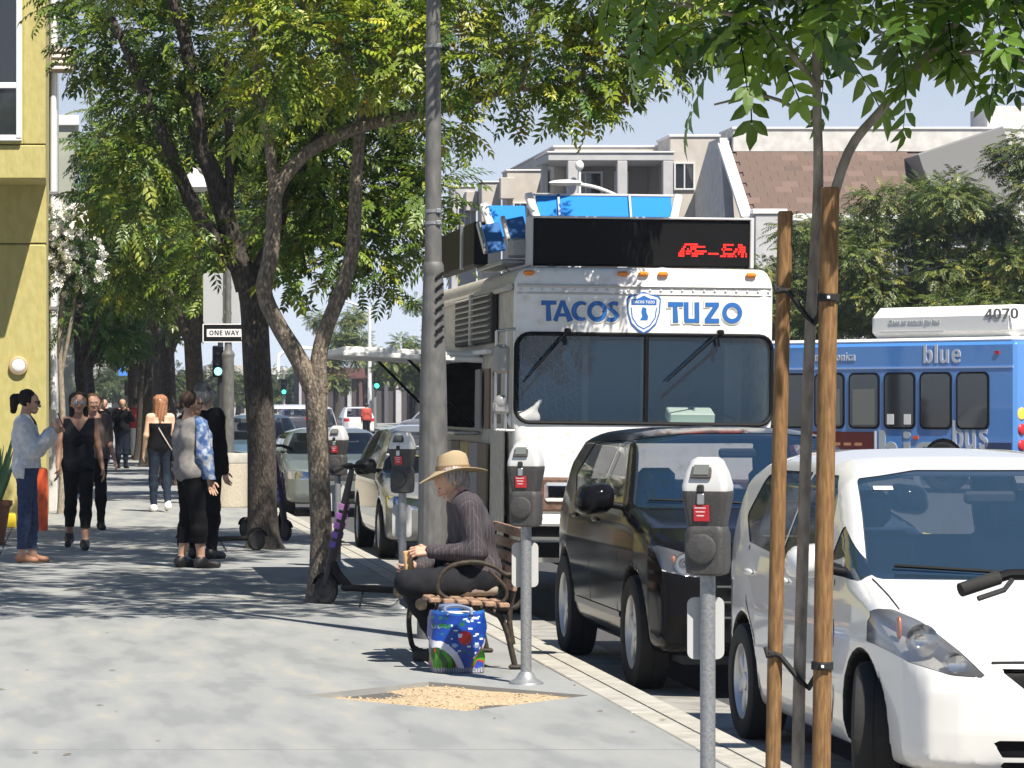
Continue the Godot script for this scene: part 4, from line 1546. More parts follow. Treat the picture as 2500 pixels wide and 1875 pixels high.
func build_truck() -> void:
	var W := 1.05
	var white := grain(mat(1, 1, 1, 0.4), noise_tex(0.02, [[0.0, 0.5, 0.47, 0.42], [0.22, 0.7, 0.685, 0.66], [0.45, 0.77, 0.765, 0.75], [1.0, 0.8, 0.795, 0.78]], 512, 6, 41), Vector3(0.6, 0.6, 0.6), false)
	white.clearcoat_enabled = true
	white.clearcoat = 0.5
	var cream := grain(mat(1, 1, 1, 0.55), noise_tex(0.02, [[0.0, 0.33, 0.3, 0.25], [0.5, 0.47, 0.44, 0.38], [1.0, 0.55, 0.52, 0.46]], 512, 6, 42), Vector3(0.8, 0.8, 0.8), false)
	var blue := mat(0.02, 0.13, 0.42, 0.5)
	var c := thing("food_truck", "white taco truck with blue lettering and a black LED board, parked at the kerb", "food truck", Vector3(4.5, -0.13, -25.5))
	c.rotation.z = -0.012
	var sh := shell(P([0.12, 0.62, 0.02, 0.7, 0.0, 1.0, 0.0, 2.62, 0.06, 2.82, 6.3, 2.82, 6.3, 0.55, 0.5, 0.55]), P([0, -1, 0, 0.99, 0.06, W, 6.3, W, 6.3, -1]), P([-1, 0.5, 0.98, 0.5, W - 0.03, 1.2, W, 1.6, W, 2.66, W - 0.05, 2.79, W - 0.1, 2.82, -1, 2.83]), 0.012, [Vector2(1.0, 0.42), Vector2(4.8, 0.42)], 0.5, 0.7, 0.045, 0.1)
	var wsp := ring_poly(2.0, 0.68, 0.1)
	var r: Array = sh.sm.cut(func(p: Vector3) -> float: return 1.0 if p.z < -0.35 else pdist(wsp, Vector2(p.x - 0.005, p.y - 1.915)))
	part("windscreen", r[0].push(-0.012), glass(0.018, 0.065, 0.13, 0.28), c)
	var swp := P([2.0, 1.5, 4.6, 1.5, 4.6, 2.08, 2.0, 2.08])
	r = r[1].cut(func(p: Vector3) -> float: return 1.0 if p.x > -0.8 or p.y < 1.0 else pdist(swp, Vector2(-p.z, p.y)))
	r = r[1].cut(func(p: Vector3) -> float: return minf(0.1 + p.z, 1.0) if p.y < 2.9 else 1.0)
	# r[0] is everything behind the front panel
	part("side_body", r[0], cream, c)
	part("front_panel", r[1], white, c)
	var fr := func(x: float, y: float) -> Vector3: return sh.front(x, y)
	# roof cap with its seam
	var cap := MB.new()
	var seam := MB.new()
	for k in 24:
		var x0 := -0.98 + k * 1.96 / 23
		seam.ball(fr.call(x0, 2.615) + Vector3(0, 0, 0.004), Vector3(0.011, 0.011, 0.006), 6, 4)
	part("rivet", seam, MT.trim, c)
	var sp := []
	for k in 21:
		sp.append(fr.call(-1.0 + k * 0.1, 2.645) + Vector3(0, 0, 0.0))
	cap.tube(sp, 0.016, 6)
	var sp2 := []
	for k in 21:
		sp2.append(fr.call(-1.0 + k * 0.1, 2.585) + Vector3(0, 0, -0.004))
	cap.tube(sp2, 0.011, 6)
	part("roof_seam", cap, mat(0.5, 0.49, 0.47, 0.5), c)
	part("roof_gutter", tube1([Vector3(-W - 0.005, 2.63, -0.1), Vector3(-W - 0.005, 2.63, -6.2)], 0.03, 6), cream, c)
	# windscreen gasket and mullion
	var gk := MB.new()
	var gp := []
	for p in ring_poly(2.02, 0.7, 0.11):
		gp.append(fr.call(p.x + 0.005, p.y + 1.915) + Vector3(0, 0, 0.002))
	gp.append(gp[0])
	gk.tube(gp, 0.017, 6, false)
	gk.box(Vector3(0.02, 1.915, fr.call(0.02, 2.4).z - 0.005), Vector3(0.035, 0.68, 0.03), 0.008)
	part("window_gasket", gk, MT.black, c)
	# wipers hanging from above
	for q in [[-0.6, 2.3, -0.96, 1.88], [0.6, 2.3, 0.17, 1.9]]:
		var w := MB.new()
		w.rod(Vector3(q[0], q[1], 0.05), Vector3(q[2], q[3], 0.04), 0.011, 0.008, 6)
		w.rod(Vector3(q[0] - 0.035, q[1] - 0.02, 0.04), Vector3(q[0] - 0.02, q[1] - 0.12, 0.03), 0.01, 0.01, 6)
		w.box(Vector3(q[0] - 0.01, q[1] - 0.01, 0.03), Vector3(0.05, 0.04, 0.06), 0.01)
		part("wiper", w, MT.black, c)
	# interior
	var inn := MB.new()
	inn.box(Vector3(0, 1.45, -0.45), Vector3(1.95, 0.1, 0.6), 0.03)
	part("dashboard", inn, mat(0.05, 0.09, 0.09, 0.6), c)
	inn = MB.new()
	inn.box(Vector3(0, 1.7, -1.7), Vector3(2.0, 2.1, 0.03))
	part("bulkhead", inn, mat(0.03, 0.075, 0.15, 0.7), c)
	inn = MB.new()
	inn.box(Vector3(-0.31, 1.95, -1.0), Vector3(0.06, 1.1, 0.05), 0.01)
	inn.box(Vector3(0.16, 1.9, -1.0), Vector3(0.04, 0.9, 0.05), 0.01)
	inn.box(Vector3(0.86, 1.85, -0.8), Vector3(0.14, 0.7, 0.02))
	part("cab_rail", inn, mat(0.16, 0.2, 0.22, 0.5), c)
	var mesh_ := MB.new()
	for k in 9:
		mesh_.rod(Vector3(-1.0 + k * 0.085, 2.3, -1.05), Vector3(-0.95 + k * 0.085 - 0.0 + 0.0, 1.55, -1.05), 0.006, 0.006, 4)
	for k in 14:
		mesh_.rod(Vector3(-1.0, 1.5 + k * 0.085, -1.06), Vector3(-0.35, 1.3 + k * 0.085 + 0.55, -1.06), 0.006, 0.006, 4)
		mesh_.rod(Vector3(-1.0, 1.95 + k * 0.085 - 0.2, -1.055), Vector3(-0.35, 1.4 + k * 0.085 - 0.2, -1.055), 0.006, 0.006, 4)
	part("cab_mesh", mesh_, mat(0.2, 0.22, 0.22, 0.5), c)
	inn = MB.new()
	seat_shape(inn, Vector3(0.5, 1.0, -0.95), 0.52)
	part("driver_seat", inn, MT.dark, c)
	var stw := MB.new()
	stw.lathe([Vector2(0.2, 0), Vector2(0.215, 0.014), Vector2(0.23, 0), Vector2(0.215, -0.014), Vector2(0.2, 0)], 26, Vector3(0.6, 1.56, -0.4), Basis(Vector3.RIGHT, 0.55))
	stw.rod(Vector3(0.6, 1.3, -0.25), Vector3(0.6, 1.56, -0.4), 0.02)
	part("steering_wheel", stw, MT.black, c)
	part("paper", box1(Vector3(0.42, 1.63, -0.3), Vector3(0.36, 0.1, 0.2), 0.01, Basis(Vector3.RIGHT, 0.3)), mat(0.5, 0.62, 0.55, 0.6), c)
	part("paper", box1(Vector3(0.5, 1.53, -0.22), Vector3(0.75, 0.03, 0.3), 0.01), mat(0.45, 0.6, 0.52, 0.6), c)
	var bag := bones_net([[Vector3(-0.98, 1.58, -0.2), Vector3(-0.84, 1.6, -0.22), 0.07, 0.06], [Vector3(-0.88, 1.62, -0.2), Vector3(-0.78, 1.74, -0.2), 0.04, 0.015]], 0.02)
	part("paper_bag", bag, MT.white, c)
	# lettering
	var halo := MB.new()
	var let := MB.new()
	var z0: float = fr.call(0, 2.44).z
	var words := [["T", -0.757], ["A", -0.645], ["C", -0.51], ["O", -0.374], ["S", -0.25], ["T", 0.242], ["U", 0.375], ["Z", 0.53], ["O", 0.69]]
	for w in words:
		var zz: float = fr.call(w[1], 2.44).z
		letter(let, w[0], Vector2(w[1], 2.365), 0.162, 0.0, 0.004, zz + 0.0045)
		letter(halo, w[0], Vector2(w[1], 2.365), 0.162, 0.013, 0.003, zz + 0.001)
	part("lettering_outline", halo, mat(0.8, 0.78, 0.68, 0.5), c)
	part("lettering", let, blue, c)
	# crest between the words
	var shield := func(k: float) -> PackedVector2Array:
		var o := PackedVector2Array()
		for p in [[0, 0.165], [0.05, 0.15], [0.12, 0.13], [0.135, 0.11], [0.128, 0.0], [0.1, -0.09], [0.05, -0.14], [0, -0.17], [-0.05, -0.14], [-0.1, -0.09], [-0.128, 0.0], [-0.135, 0.11], [-0.12, 0.13], [-0.05, 0.15]]:
			o.append(Vector2(p[0] * k, p[1] * k))
		return o
	var ct := Transform3D(Basis(), Vector3(-0.007, 2.44, z0 + 0.001))
	var s1 := MB.new()
	s1.prism(shield.call(1.0), 0.004, ct)
	var cr := part("crest", s1, blue, c)
	s1 = MB.new()
	s1.prism(shield.call(0.91), 0.0065, ct)
	part("crest_field", s1, MT.white, cr)
	s1 = MB.new()
	s1.prism(P([-0.1, 0.06, 0.1, 0.06, 0.1, 0.105, 0.05, 0.11, 0, 0.135, -0.05, 0.11, -0.1, 0.105]), 0.0085, ct)
	s1.x = ct
	s1.stroke([Vector2(-0.1, 0.04), Vector2(-0.09, -0.04), Vector2(-0.05, -0.1), Vector2(0, -0.128), Vector2(0.05, -0.1), Vector2(0.09, -0.04), Vector2(0.1, 0.04)], 0.009, 0.0085)
	s1.prism(P([-0.03, -0.06, 0.03, -0.06, 0.035, -0.03, 0.022, 0.0, 0.02, 0.035, -0.01, 0.045, -0.02, 0.01, -0.012, -0.03]), 0.0085)
	part("crest_device", s1, blue, cr)
	text("crest_lettering", "TACOS TUZO", 0.022, MT.white, cr, ct * Transform3D(Basis(), Vector3(0, 0.083, 0.0095)), 0.17, 0.002)
	# marker lamps
	for x in [-0.91, -0.17, -0.01, 0.145, 0.84]:
		var ml := MB.new()
		ml.box(fr.call(x, 2.745) + Vector3(0, 0, 0.015), Vector3(0.085, 0.04, 0.05), 0.015)
		part("marker_lamp", ml, MT.amber, c)
	# headlights, bumper
	for sg in [-1.0, 1.0]:
		part("headlight_bezel", box1(Vector3(sg * 0.69, 1.0, -0.03), Vector3(0.32, 0.27, 0.1), 0.02), grain(mat(1, 1, 1, 0.8), noise_tex(0.05, [[0.0, 0.06, 0.03, 0.02], [1.0, 0.16, 0.09, 0.06]], 128, 4, 44), Vector3(3, 3, 3)), c)
		var h := part("headlight", box1(Vector3(sg * 0.68, 1.02, 0.02), Vector3(0.2, 0.15, 0.05), 0.025), mat(0.75, 0.75, 0.75, 0.15, 0.7), c)
		part("lens_rib", box1(Vector3(sg * 0.68, 1.02, 0.047), Vector3(0.15, 0.1, 0.01), 0.004), MT.chrome, h)
		part("indicator", box1(Vector3(sg * 0.87, 1.0, 0.0), Vector3(0.045, 0.2, 0.07), 0.012), MT.orange, c)
	part("grille", box1(Vector3(0, 0.98, -0.02), Vector3(0.98, 0.3, 0.08), 0.01), MT.black, c)
	part("bumper_top", box1(Vector3(0, 0.8, 0.08), Vector3(1.9, 0.09, 0.16), 0.02), MT.white, c)
	part("bumper", box1(Vector3(0, 0.57, 0.1), Vector3(1.9, 0.2, 0.14), 0.04), MT.chrome, c)
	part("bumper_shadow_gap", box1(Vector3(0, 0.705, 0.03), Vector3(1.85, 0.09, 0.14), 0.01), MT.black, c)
	for sg in [-1.0, 1.0]:
		wheel(c, Vector3(sg * 0.9, 0.4, -1.0), 0.4, 0.24, 0, MT.steel, sg)
		wheel(c, Vector3(sg * 0.9, 0.4, -4.8), 0.4, 0.24, 0, MT.steel, sg)
	part("chassis", box1(Vector3(0, 0.55, -3.2), Vector3(1.2, 0.25, 5.6)), MT.black, c)
	# side: louvres, mirrors, serving hatch
	var lv := part("louvre_vent", box1(Vector3(-W - 0.01, 2.42, -2.2), Vector3(0.05, 0.42, 2.5), 0.01), MT.dark, c)
	for k in 8:
		for q in 2:
			part("louvre_slat", box1(Vector3(-W - 0.04, 2.26 + k * 0.05, -1.58 - q * 1.24), Vector3(0.05, 0.012, 1.12), 0.003, Basis(Vector3(0, 0, 1), 0.5)), cream, lv)
	part("louvre_frame", box1(Vector3(-W - 0.03, 2.42, -2.2), Vector3(0.07, 0.44, 0.08), 0.01), cream, lv)
	part("drip_rail", box1(Vector3(-W - 0.03, 2.14, -2.9), Vector3(0.06, 0.04, 3.6), 0.01), MT.white, c)
	var mr := MB.new()
	mr.rod(Vector3(-1.02, 2.3, 0.02), Vector3(-1.17, 2.28, 0.02), 0.012)
	mr.rod(Vector3(-1.17, 2.28, 0.02), Vector3(-1.17, 1.5, 0.02), 0.012)
	mr.rod(Vector3(-1.09, 2.28, 0.02), Vector3(-1.09, 1.5, 0.02), 0.012)
	mr.rod(Vector3(-1.02, 1.5, 0.02), Vector3(-1.17, 1.5, 0.02), 0.012)
	var mp := part("mirror_bracket", mr, MT.steel, c)
	var mb := MB.new()
	mb.box(Vector3(-1.13, 2.06, 0.03), Vector3(0.13, 0.23, 0.08), 0.03)
	part("mirror", mb, mat(0.3, 0.29, 0.27, 0.4, 0.2), mp)
	mb = MB.new()
	mb.ball(Vector3(-1.13, 1.72, 0.03), Vector3(0.06, 0.06, 0.04), 14, 9)
	mb.box(Vector3(-1.13, 1.68, 0.03), Vector3(0.13, 0.1, 0.06), 0.02)
	part("mirror", mb, mat(0.3, 0.3, 0.3, 0.35, 0.3), mp)
	part("serving_counter", box1(Vector3(-W - 0.1, 1.46, -3.3), Vector3(0.22, 0.03, 2.6), 0.01), MT.steel, c)
	var hat := part("serving_hatch", box1(Vector3(-W - 0.57, 2.13, -3.4), Vector3(1.16, 0.07, 2.9), 0.015, Basis(Vector3(0, 0, 1), -0.035)), MT.white, c)
	part("hatch_edge", box1(Vector3(-W - 0.56, 2.1, -1.93), Vector3(1.2, 0.05, 0.05), 0.012, Basis(Vector3(0, 0, 1), -0.035)), MT.white, hat)
	for q in [-2.1, -4.6]:
		part("strut", tube1([Vector3(-W - 0.02, 1.52, q), Vector3(-W - 0.62, 2.11, q)], 0.014, 6), MT.black, c)
	part("kitchen_wall", box1(Vector3(-0.4, 1.6, -3.3), Vector3(0.03, 1.4, 3.2)), MT.steel, c)
	var posters := [mat(0.16, 0.11, 0.08, 0.6), mat(0.26, 0.26, 0.27, 0.6), mat(0.4, 0.32, 0.12, 0.6), mat(0.12, 0.1, 0.09, 0.6), mat(0.3, 0.28, 0.26, 0.6)]
	for k in 7:
		part("menu_board", box1(Vector3(-W - 0.012, 0.98 if k < 5 else 1.75, -1.55 - (k % 5) * 0.62 + (0.25 if k >= 5 else 0.0)), Vector3(0.02, 0.8 if k < 5 else 0.5, 0.57 if k < 5 else 0.3), 0.004), posters[k % 5], c)
	part("door", box1(Vector3(-W - 0.006, 1.35, -0.7), Vector3(0.02, 1.5, 0.75), 0.006), cream, c)
	part("door_window", box1(Vector3(-W - 0.014, 1.8, -0.7), Vector3(0.016, 0.5, 0.5), 0.004), MT.paneroom, c)
	# LED board and panels on the roof
	var bd := part("led_board", box1(Vector3(0.0, 3.0, -0.3), Vector3(1.72, 0.37, 0.2), 0.01), MT.black, c)
	part("board_frame", box1(Vector3(-0.875, 3.0, -0.3), Vector3(0.03, 0.39, 0.24), 0.006), MT.trim, bd)
	part("board_frame", box1(Vector3(0.875, 3.0, -0.3), Vector3(0.03, 0.39, 0.24), 0.006), MT.trim, bd)
	part("board_frame", box1(Vector3(0, 3.195, -0.3), Vector3(1.78, 0.018, 0.24), 0.005), MT.trim, bd)
	var rows := [
		"....#########.................#######...###", "...##...##########............##........#####", "..##..#.####.................#.#####..##.####",
		".###.####..########...........#......##.#####", "####.###.########...#######...########..#.##.#", "####.....####...............####.####.#...##.#"]
	var dots := MB.new()
	for y in rows.size():
		for x in rows[y].length():
			if rows[y][x] == "#":
				dots.box(Vector3(0.30 + x * 0.0118, 2.99 - y * 0.018, -0.199), Vector3(0.0095, 0.0125, 0.006))
	part("led_text", dots, glow(1.0, 0.02, 0.015, 1.6), bd)
	var bl := mat(0.03, 0.23, 0.68, 0.8)
	bl.metallic_specular = 0.2
	var bp := MB.new()
	bp.box(Vector3(-0.19, 3.27, -0.85), Vector3(1.1, 0.32, 0.03), 0.005, Basis(Vector3.RIGHT, -0.45))
	var bn := part("blue_roof_panel", bp, bl, c)
	for q in [[-0.76, 0.25], [0.38, -0.25]]:
		part("panel_frame", box1(Vector3(q[0], 3.27, -0.84), Vector3(0.06, 0.35, 0.06), 0.008, Basis(Vector3.RIGHT, -0.45) * Basis(Vector3(0, 0, 1), q[1])), MT.white, bn)
	part("panel_frame", box1(Vector3(-0.19, 3.42, -0.925), Vector3(1.14, 0.02, 0.06), 0.004), MT.trim, bn)
	for x in [-0.56, 0.02]:
		part("panel_rib", box1(Vector3(x, 3.27, -0.83), Vector3(0.025, 0.33, 0.03), 0.004, Basis(Vector3.RIGHT, -0.45)), mat(0.02, 0.12, 0.4, 0.4), bn)
	bp = MB.new()
	bp.box(Vector3(-0.9, 3.22, -1.4), Vector3(0.3, 0.3, 0.03), 0.005, Basis(Vector3.RIGHT, -0.45))
	bn = part("blue_roof_panel", bp, bl, c)
	part("panel_frame", box1(Vector3(-1.06, 3.23, -1.39), Vector3(0.06, 0.32, 0.05), 0.008, Basis(Vector3.RIGHT, -0.45) * Basis(Vector3(0, 0, 1), 0.25)), MT.white, bn)
	for k in 2:
		var x := -0.93 - k * 0.15
		var z := -0.75 - k * 0.35
		bp = MB.new()
		bp.box(Vector3(x + 0.02, 3.1 - k * 0.03, z), Vector3(0.16, 0.25, 0.03), 0.008, Basis(Vector3(0, 0, 1), 0.22) * Basis(Vector3.RIGHT, -0.3))
		bn = part("blue_roof_panel", bp, mat(0.03, 0.14, 0.4, 0.3), c)
		bp = MB.new()
		bp.box(Vector3(x - 0.07, 3.1 - k * 0.03, z + 0.01), Vector3(0.04, 0.27, 0.06), 0.008, Basis(Vector3(0, 0, 1), 0.22) * Basis(Vector3.RIGHT, -0.3))
		part("panel_frame", bp, MT.steel, bn)
	part("roof_box", box1(Vector3(-0.93, 2.96, -0.5), Vector3(0.15, 0.15, 0.2), 0.015), MT.galv, c)
	bd = part("side_led_board", box1(Vector3(-1.1, 3.05, -3.0), Vector3(0.12, 0.36, 2.9), 0.01), MT.black, c)
	part("board_post", box1(Vector3(-1.17, 3.05, -2.3), Vector3(0.03, 0.38, 0.06), 0.005), MT.steel, bd)
	part("roof_tray", box1(Vector3(-0.97, 2.85, -1.3), Vector3(0.2, 0.04, 1.6), 0.01), MT.galv, c)

func build_bus() -> void:
	# a city bus standing across the road; its near side faces the camera obliquely
	var bl := paint(0.07, 0.235, 0.6)
	var c := thing("city_bus", "blue city bus with white roof pod behind the white hatchback", "bus", Vector3(17.75, -0.1, -60.8), PI + 0.67)
	c.rotation.z = 0.0
	# local: rear at x = 0 .. front at +x?  built along z: rear at z = 0, front at z = 12; near side is x = +0
	var L := 11.0
	var add := func(called: String, x0: float, x1: float, y0: float, y1: float, z0: float, z1: float, m: Material, bev := 0.02, p: Node3D = c) -> MeshInstance3D:
		return part(called, box1(Vector3((x0 + x1) / 2, (y0 + y1) / 2, (z0 + z1) / 2), Vector3(x1 - x0, y1 - y0, z1 - z0), bev), m, p)
	add.call("body", -2.5, 0.0, 0.35, 2.86, 0.0, L, bl, 0.06)
	add.call("roof", -2.42, -0.08, 2.85, 2.95, 0.1, L - 0.2, MT.white, 0.05)
	var pod := MB.new()
	pod.box(Vector3(-1.25, 3.22, 1.85), Vector3(2.1, 0.68, 3.5), 0.2)
	var pd := part("roof_pod", pod, MT.white, c)
	text("pod_number", "4070", 0.2, MT.grey, pd, Transform3D(Basis(Vector3.UP, PI / 2), Vector3(-0.195, 3.38, 0.45)), 0.75, 0.01)
	text("pod_lettering", "Clean air natural gas bus", 0.12, mat(0.45, 0.47, 0.48, 0.6), pd, Transform3D(Basis(Vector3.UP, PI / 2), Vector3(-0.195, 3.27, 2.45)), 1.2, 0.01)
	part("pod_groove", box1(Vector3(-0.195, 3.08, 2.5), Vector3(0.02, 0.03, 1.5)), MT.trim, pd)
	add.call("roof_stripe", -0.06, 0.012, 2.36, 2.395, 0.05, L - 0.05, mat(0.35, 0.5, 0.8, 0.4), 0.0)
	var z := 0.95
	for k in 10:
		var f := MB.new()
		f.prism(ring_poly(0.74, 1.1, 0.12), 0.02, Transform3D(Basis(Vector3.UP, PI / 2), Vector3(0.0, 1.74, z)))
		var w := part("window", f, MT.black, c)
		f = MB.new()
		f.prism(ring_poly(0.66, 1.02, 0.1), 0.01, Transform3D(Basis(Vector3.UP, PI / 2), Vector3(0.018, 1.74, z)))
		part("pane", f, MT.paneroom, w)
		if k == 2:
			for q in [0.2, -0.2]:
				part("sticker", box1(Vector3(0.032, 1.38, z + q), Vector3(0.006, 0.2, 0.16)), MT.white, w)
		if k in [3, 4]:
			part("reflection_board", box1(Vector3(0.031, 1.62, z), Vector3(0.006, 0.7, 0.52)), mat(0.16, 0.17, 0.15, 0.2), w)
		z += 0.845
	var lm := mat(0.5, 0.55, 0.62, 0.4)
	var face := Basis(Vector3.UP, PI / 2)
	text("side_lettering", "blue", 0.36, lm, c, Transform3D(face, Vector3(0.006, 2.62, 1.66)), 0.85, 0.012)
	text("side_lettering", "big", 1.05, mat(0.4, 0.44, 0.46, 0.5), c, Transform3D(face, Vector3(0.006, 0.72, 2.5)), 1.35, 0.012)
	text("side_lettering", "bus", 0.55, lm, c, Transform3D(face, Vector3(0.006, 1.06, 1.02)), 0.8, 0.012)
	text("side_lettering", "Santa Monica", 0.16, lm, c, Transform3D(face, Vector3(0.006, 2.6, 4.3)), 1.2, 0.012)
	var ad := Image.create(128, 48, false, Image.FORMAT_RGB8)
	for y in 48:
		for x in 128:
			var d := Vector2(x - 40, (y - 18) * 1.4).length()
			var hot := clampf(1.0 - d / 34.0, 0, 1)
			ad.set_pixel(x, y, Color(0.36 + 0.6 * hot, 0.08 + 0.6 * hot * hot, 0.05 + 0.15 * hot * hot * hot))
	for k in 9:
		ad.fill_rect(Rect2i(70 + (k % 5) * 10, 14 + 10 * (k / 5), 7, 4), Color(0.75, 0.55, 0.4))
	ad.fill_rect(Rect2i(36, 10, 9, 22), Color(0.12, 0.03, 0.03))
	var am := StandardMaterial3D.new()
	am.albedo_texture = ImageTexture.create_from_image(ad)
	am.roughness = 0.4
	var b := MB.new()
	b.uvquad(Vector3(0.008, 0.4, 6.6), Vector3(0.008, 0.4, 3.25), Vector3(0.008, 1.13, 3.25), Vector3(0.008, 1.13, 6.6))
	part("advert_panel", b, am, c)
	part("advert_frame", box1(Vector3(0.01, 0.8, 3.22), Vector3(0.02, 0.7, 0.04)), MT.trim, c)
	add.call("engine_grille", -0.02, 0.012, 0.5, 0.95, 0.08, 0.68, mat(0.03, 0.05, 0.13, 0.7), 0.004)
	var wa := MB.new()
	wa.lathe([Vector2(0, 0), Vector2(0.5, 0.0), Vector2(0.52, 0.01), Vector2(0.5, 0.02), Vector2(0, 0.02)], 26, Vector3(0.0, 0.5, 1.62), Basis(Vector3(0, 0, 1), -PI / 2))
	wa.lathe([Vector2(0, 0), Vector2(0.5, 0.0), Vector2(0.52, 0.01), Vector2(0.5, 0.02), Vector2(0, 0.02)], 26, Vector3(0.0, 0.5, 8.6), Basis(Vector3(0, 0, 1), -PI / 2))
	part("wheel_arch", wa, MT.black, c)
	for zz in [1.62, 8.6]:
		wheel(c, Vector3(-0.1, 0.48, zz), 0.48, 0.28, 0, MT.steel, 1.0)
	# rear face, turned to the right of the picture
	var cols := [MT.amber, MT.red, MT.red]
	for k in 3:
		var l := MB.new()
		l.ball(Vector3(-0.18, 1.5 - k * 0.3, -0.01), Vector3(0.11, 0.11, 0.05), 14, 8)
		part("tail_lamp", l, glow(1.0, 0.45, 0.05, 1.2) if k == 0 else cols[k], c)
		l = MB.new()
		l.ball(Vector3(-2.32, 1.5 - k * 0.3, -0.01), Vector3(0.11, 0.11, 0.05), 14, 8)
		part("tail_lamp", l, cols[k], c)
	add.call("rear_window", -2.2, -0.3, 1.7, 2.5, -0.015, 0.05, MT.paneroom, 0.01)
	add.call("side_marker", -0.01, 0.02, 2.62, 2.68, 0.35, 0.45, MT.red, 0.0)
	add.call("side_marker", -0.01, 0.02, 1.0, 1.06, 2.2, 2.32, MT.orange, 0.0)

# ---------------------------------------------------------------- trees
func frond(pairs: int, length: float, ll: float, lw: float, fine: bool, droop: float, sd: int) -> ArrayMesh:   # a pinnate leaf along +z, face up
	var rng := RandomNumberGenerator.new()
	rng.seed = sd
	var v := PackedVector3Array()
	var n := PackedVector3Array()
	var c := PackedColorArray()
	var leaflet := func(at: Vector3, d: Vector3, up: Vector3, k: float) -> void:
		var s := d.cross(up).normalized()
		up = s.cross(d).normalized()
		var l := ll * k
		var w := lw * k * 0.5
		var st := [[0.0, 0.0], [0.3, 0.92], [0.62, 0.85], [1.0, 0.0]] if fine else [[0.0, 0.0], [0.45, 1.0], [1.0, 0.0]]
		var mid := []
		var lf := []
		var rt := []
		for q in st:
			var f: float = q[0]
			var m := at + d * l * f - up * l * (0.22 * f * f)
			mid.append(m)
			lf.append(m + s * w * q[1] + up * w * 0.35 * q[1])
			rt.append(m - s * w * q[1] + up * w * 0.35 * q[1])
		for q in st.size() - 1:
			for t in [[mid[q], lf[q], lf[q + 1]], [mid[q], lf[q + 1], mid[q + 1]], [mid[q], rt[q + 1], rt[q]], [mid[q], mid[q + 1], rt[q + 1]]]:
				var fn: Vector3 = (t[1] - t[0]).cross(t[2] - t[0])
				if fn.length_squared() < 1e-14:
					continue
				fn = fn.normalized()
				v.append(t[0]); v.append(t[2]); v.append(t[1])
				for z in 3:
					n.append((fn + up * 0.6).normalized() if fn.dot(up) > 0 else (-fn + up * 0.6).normalized())
					c.append(Color(1, 1, 1))
	var pos := func(f: float) -> Vector3: return Vector3(0, -droop * length * f * f, length * f)
	for k in pairs:
		var f := 0.2 + 0.76 * k / maxf(pairs - 1, 1)
		var sz := (0.75 + 0.35 * sin(f * 2.6)) * rng.randf_range(0.9, 1.1)
		for sg in [-1.0, 1.0]:
			leaflet.call(pos.call(f), Vector3(sg, rng.randf_range(-0.35, 0.05) - droop * 0.6, 0.62 + 0.3 * f).normalized(), Vector3(-sg * 0.2 + rng.randf_range(-0.3, 0.3), 1, 0.15).normalized(), sz)
	leaflet.call(pos.call(1.0), Vector3(0, -0.3 - droop, 1).normalized(), Vector3(0, 1, 0.2).normalized(), 1.05)
	# midrib
	for k in 4:
		var a: Vector3 = pos.call(k / 4.0)
		var b: Vector3 = pos.call((k + 1) / 4.0)
		var w := lw * 0.06
		for t in [[a + Vector3(w, 0, 0), a - Vector3(w, 0, 0), b - Vector3(w, 0, 0)], [a + Vector3(w, 0, 0), b - Vector3(w, 0, 0), b + Vector3(w, 0, 0)]]:
			v.append_array(PackedVector3Array([t[0], t[1], t[2]]))
			for z in 3:
				n.append(Vector3.UP)
				c.append(Color(1, 1, 0.8))
	var a := []
	a.resize(Mesh.ARRAY_MAX)
	a[Mesh.ARRAY_VERTEX] = v
	a[Mesh.ARRAY_NORMAL] = n
	a[Mesh.ARRAY_COLOR] = c
	var m := ArrayMesh.new()
	m.add_surface_from_arrays(Mesh.PRIMITIVE_TRIANGLES, a)
	return m

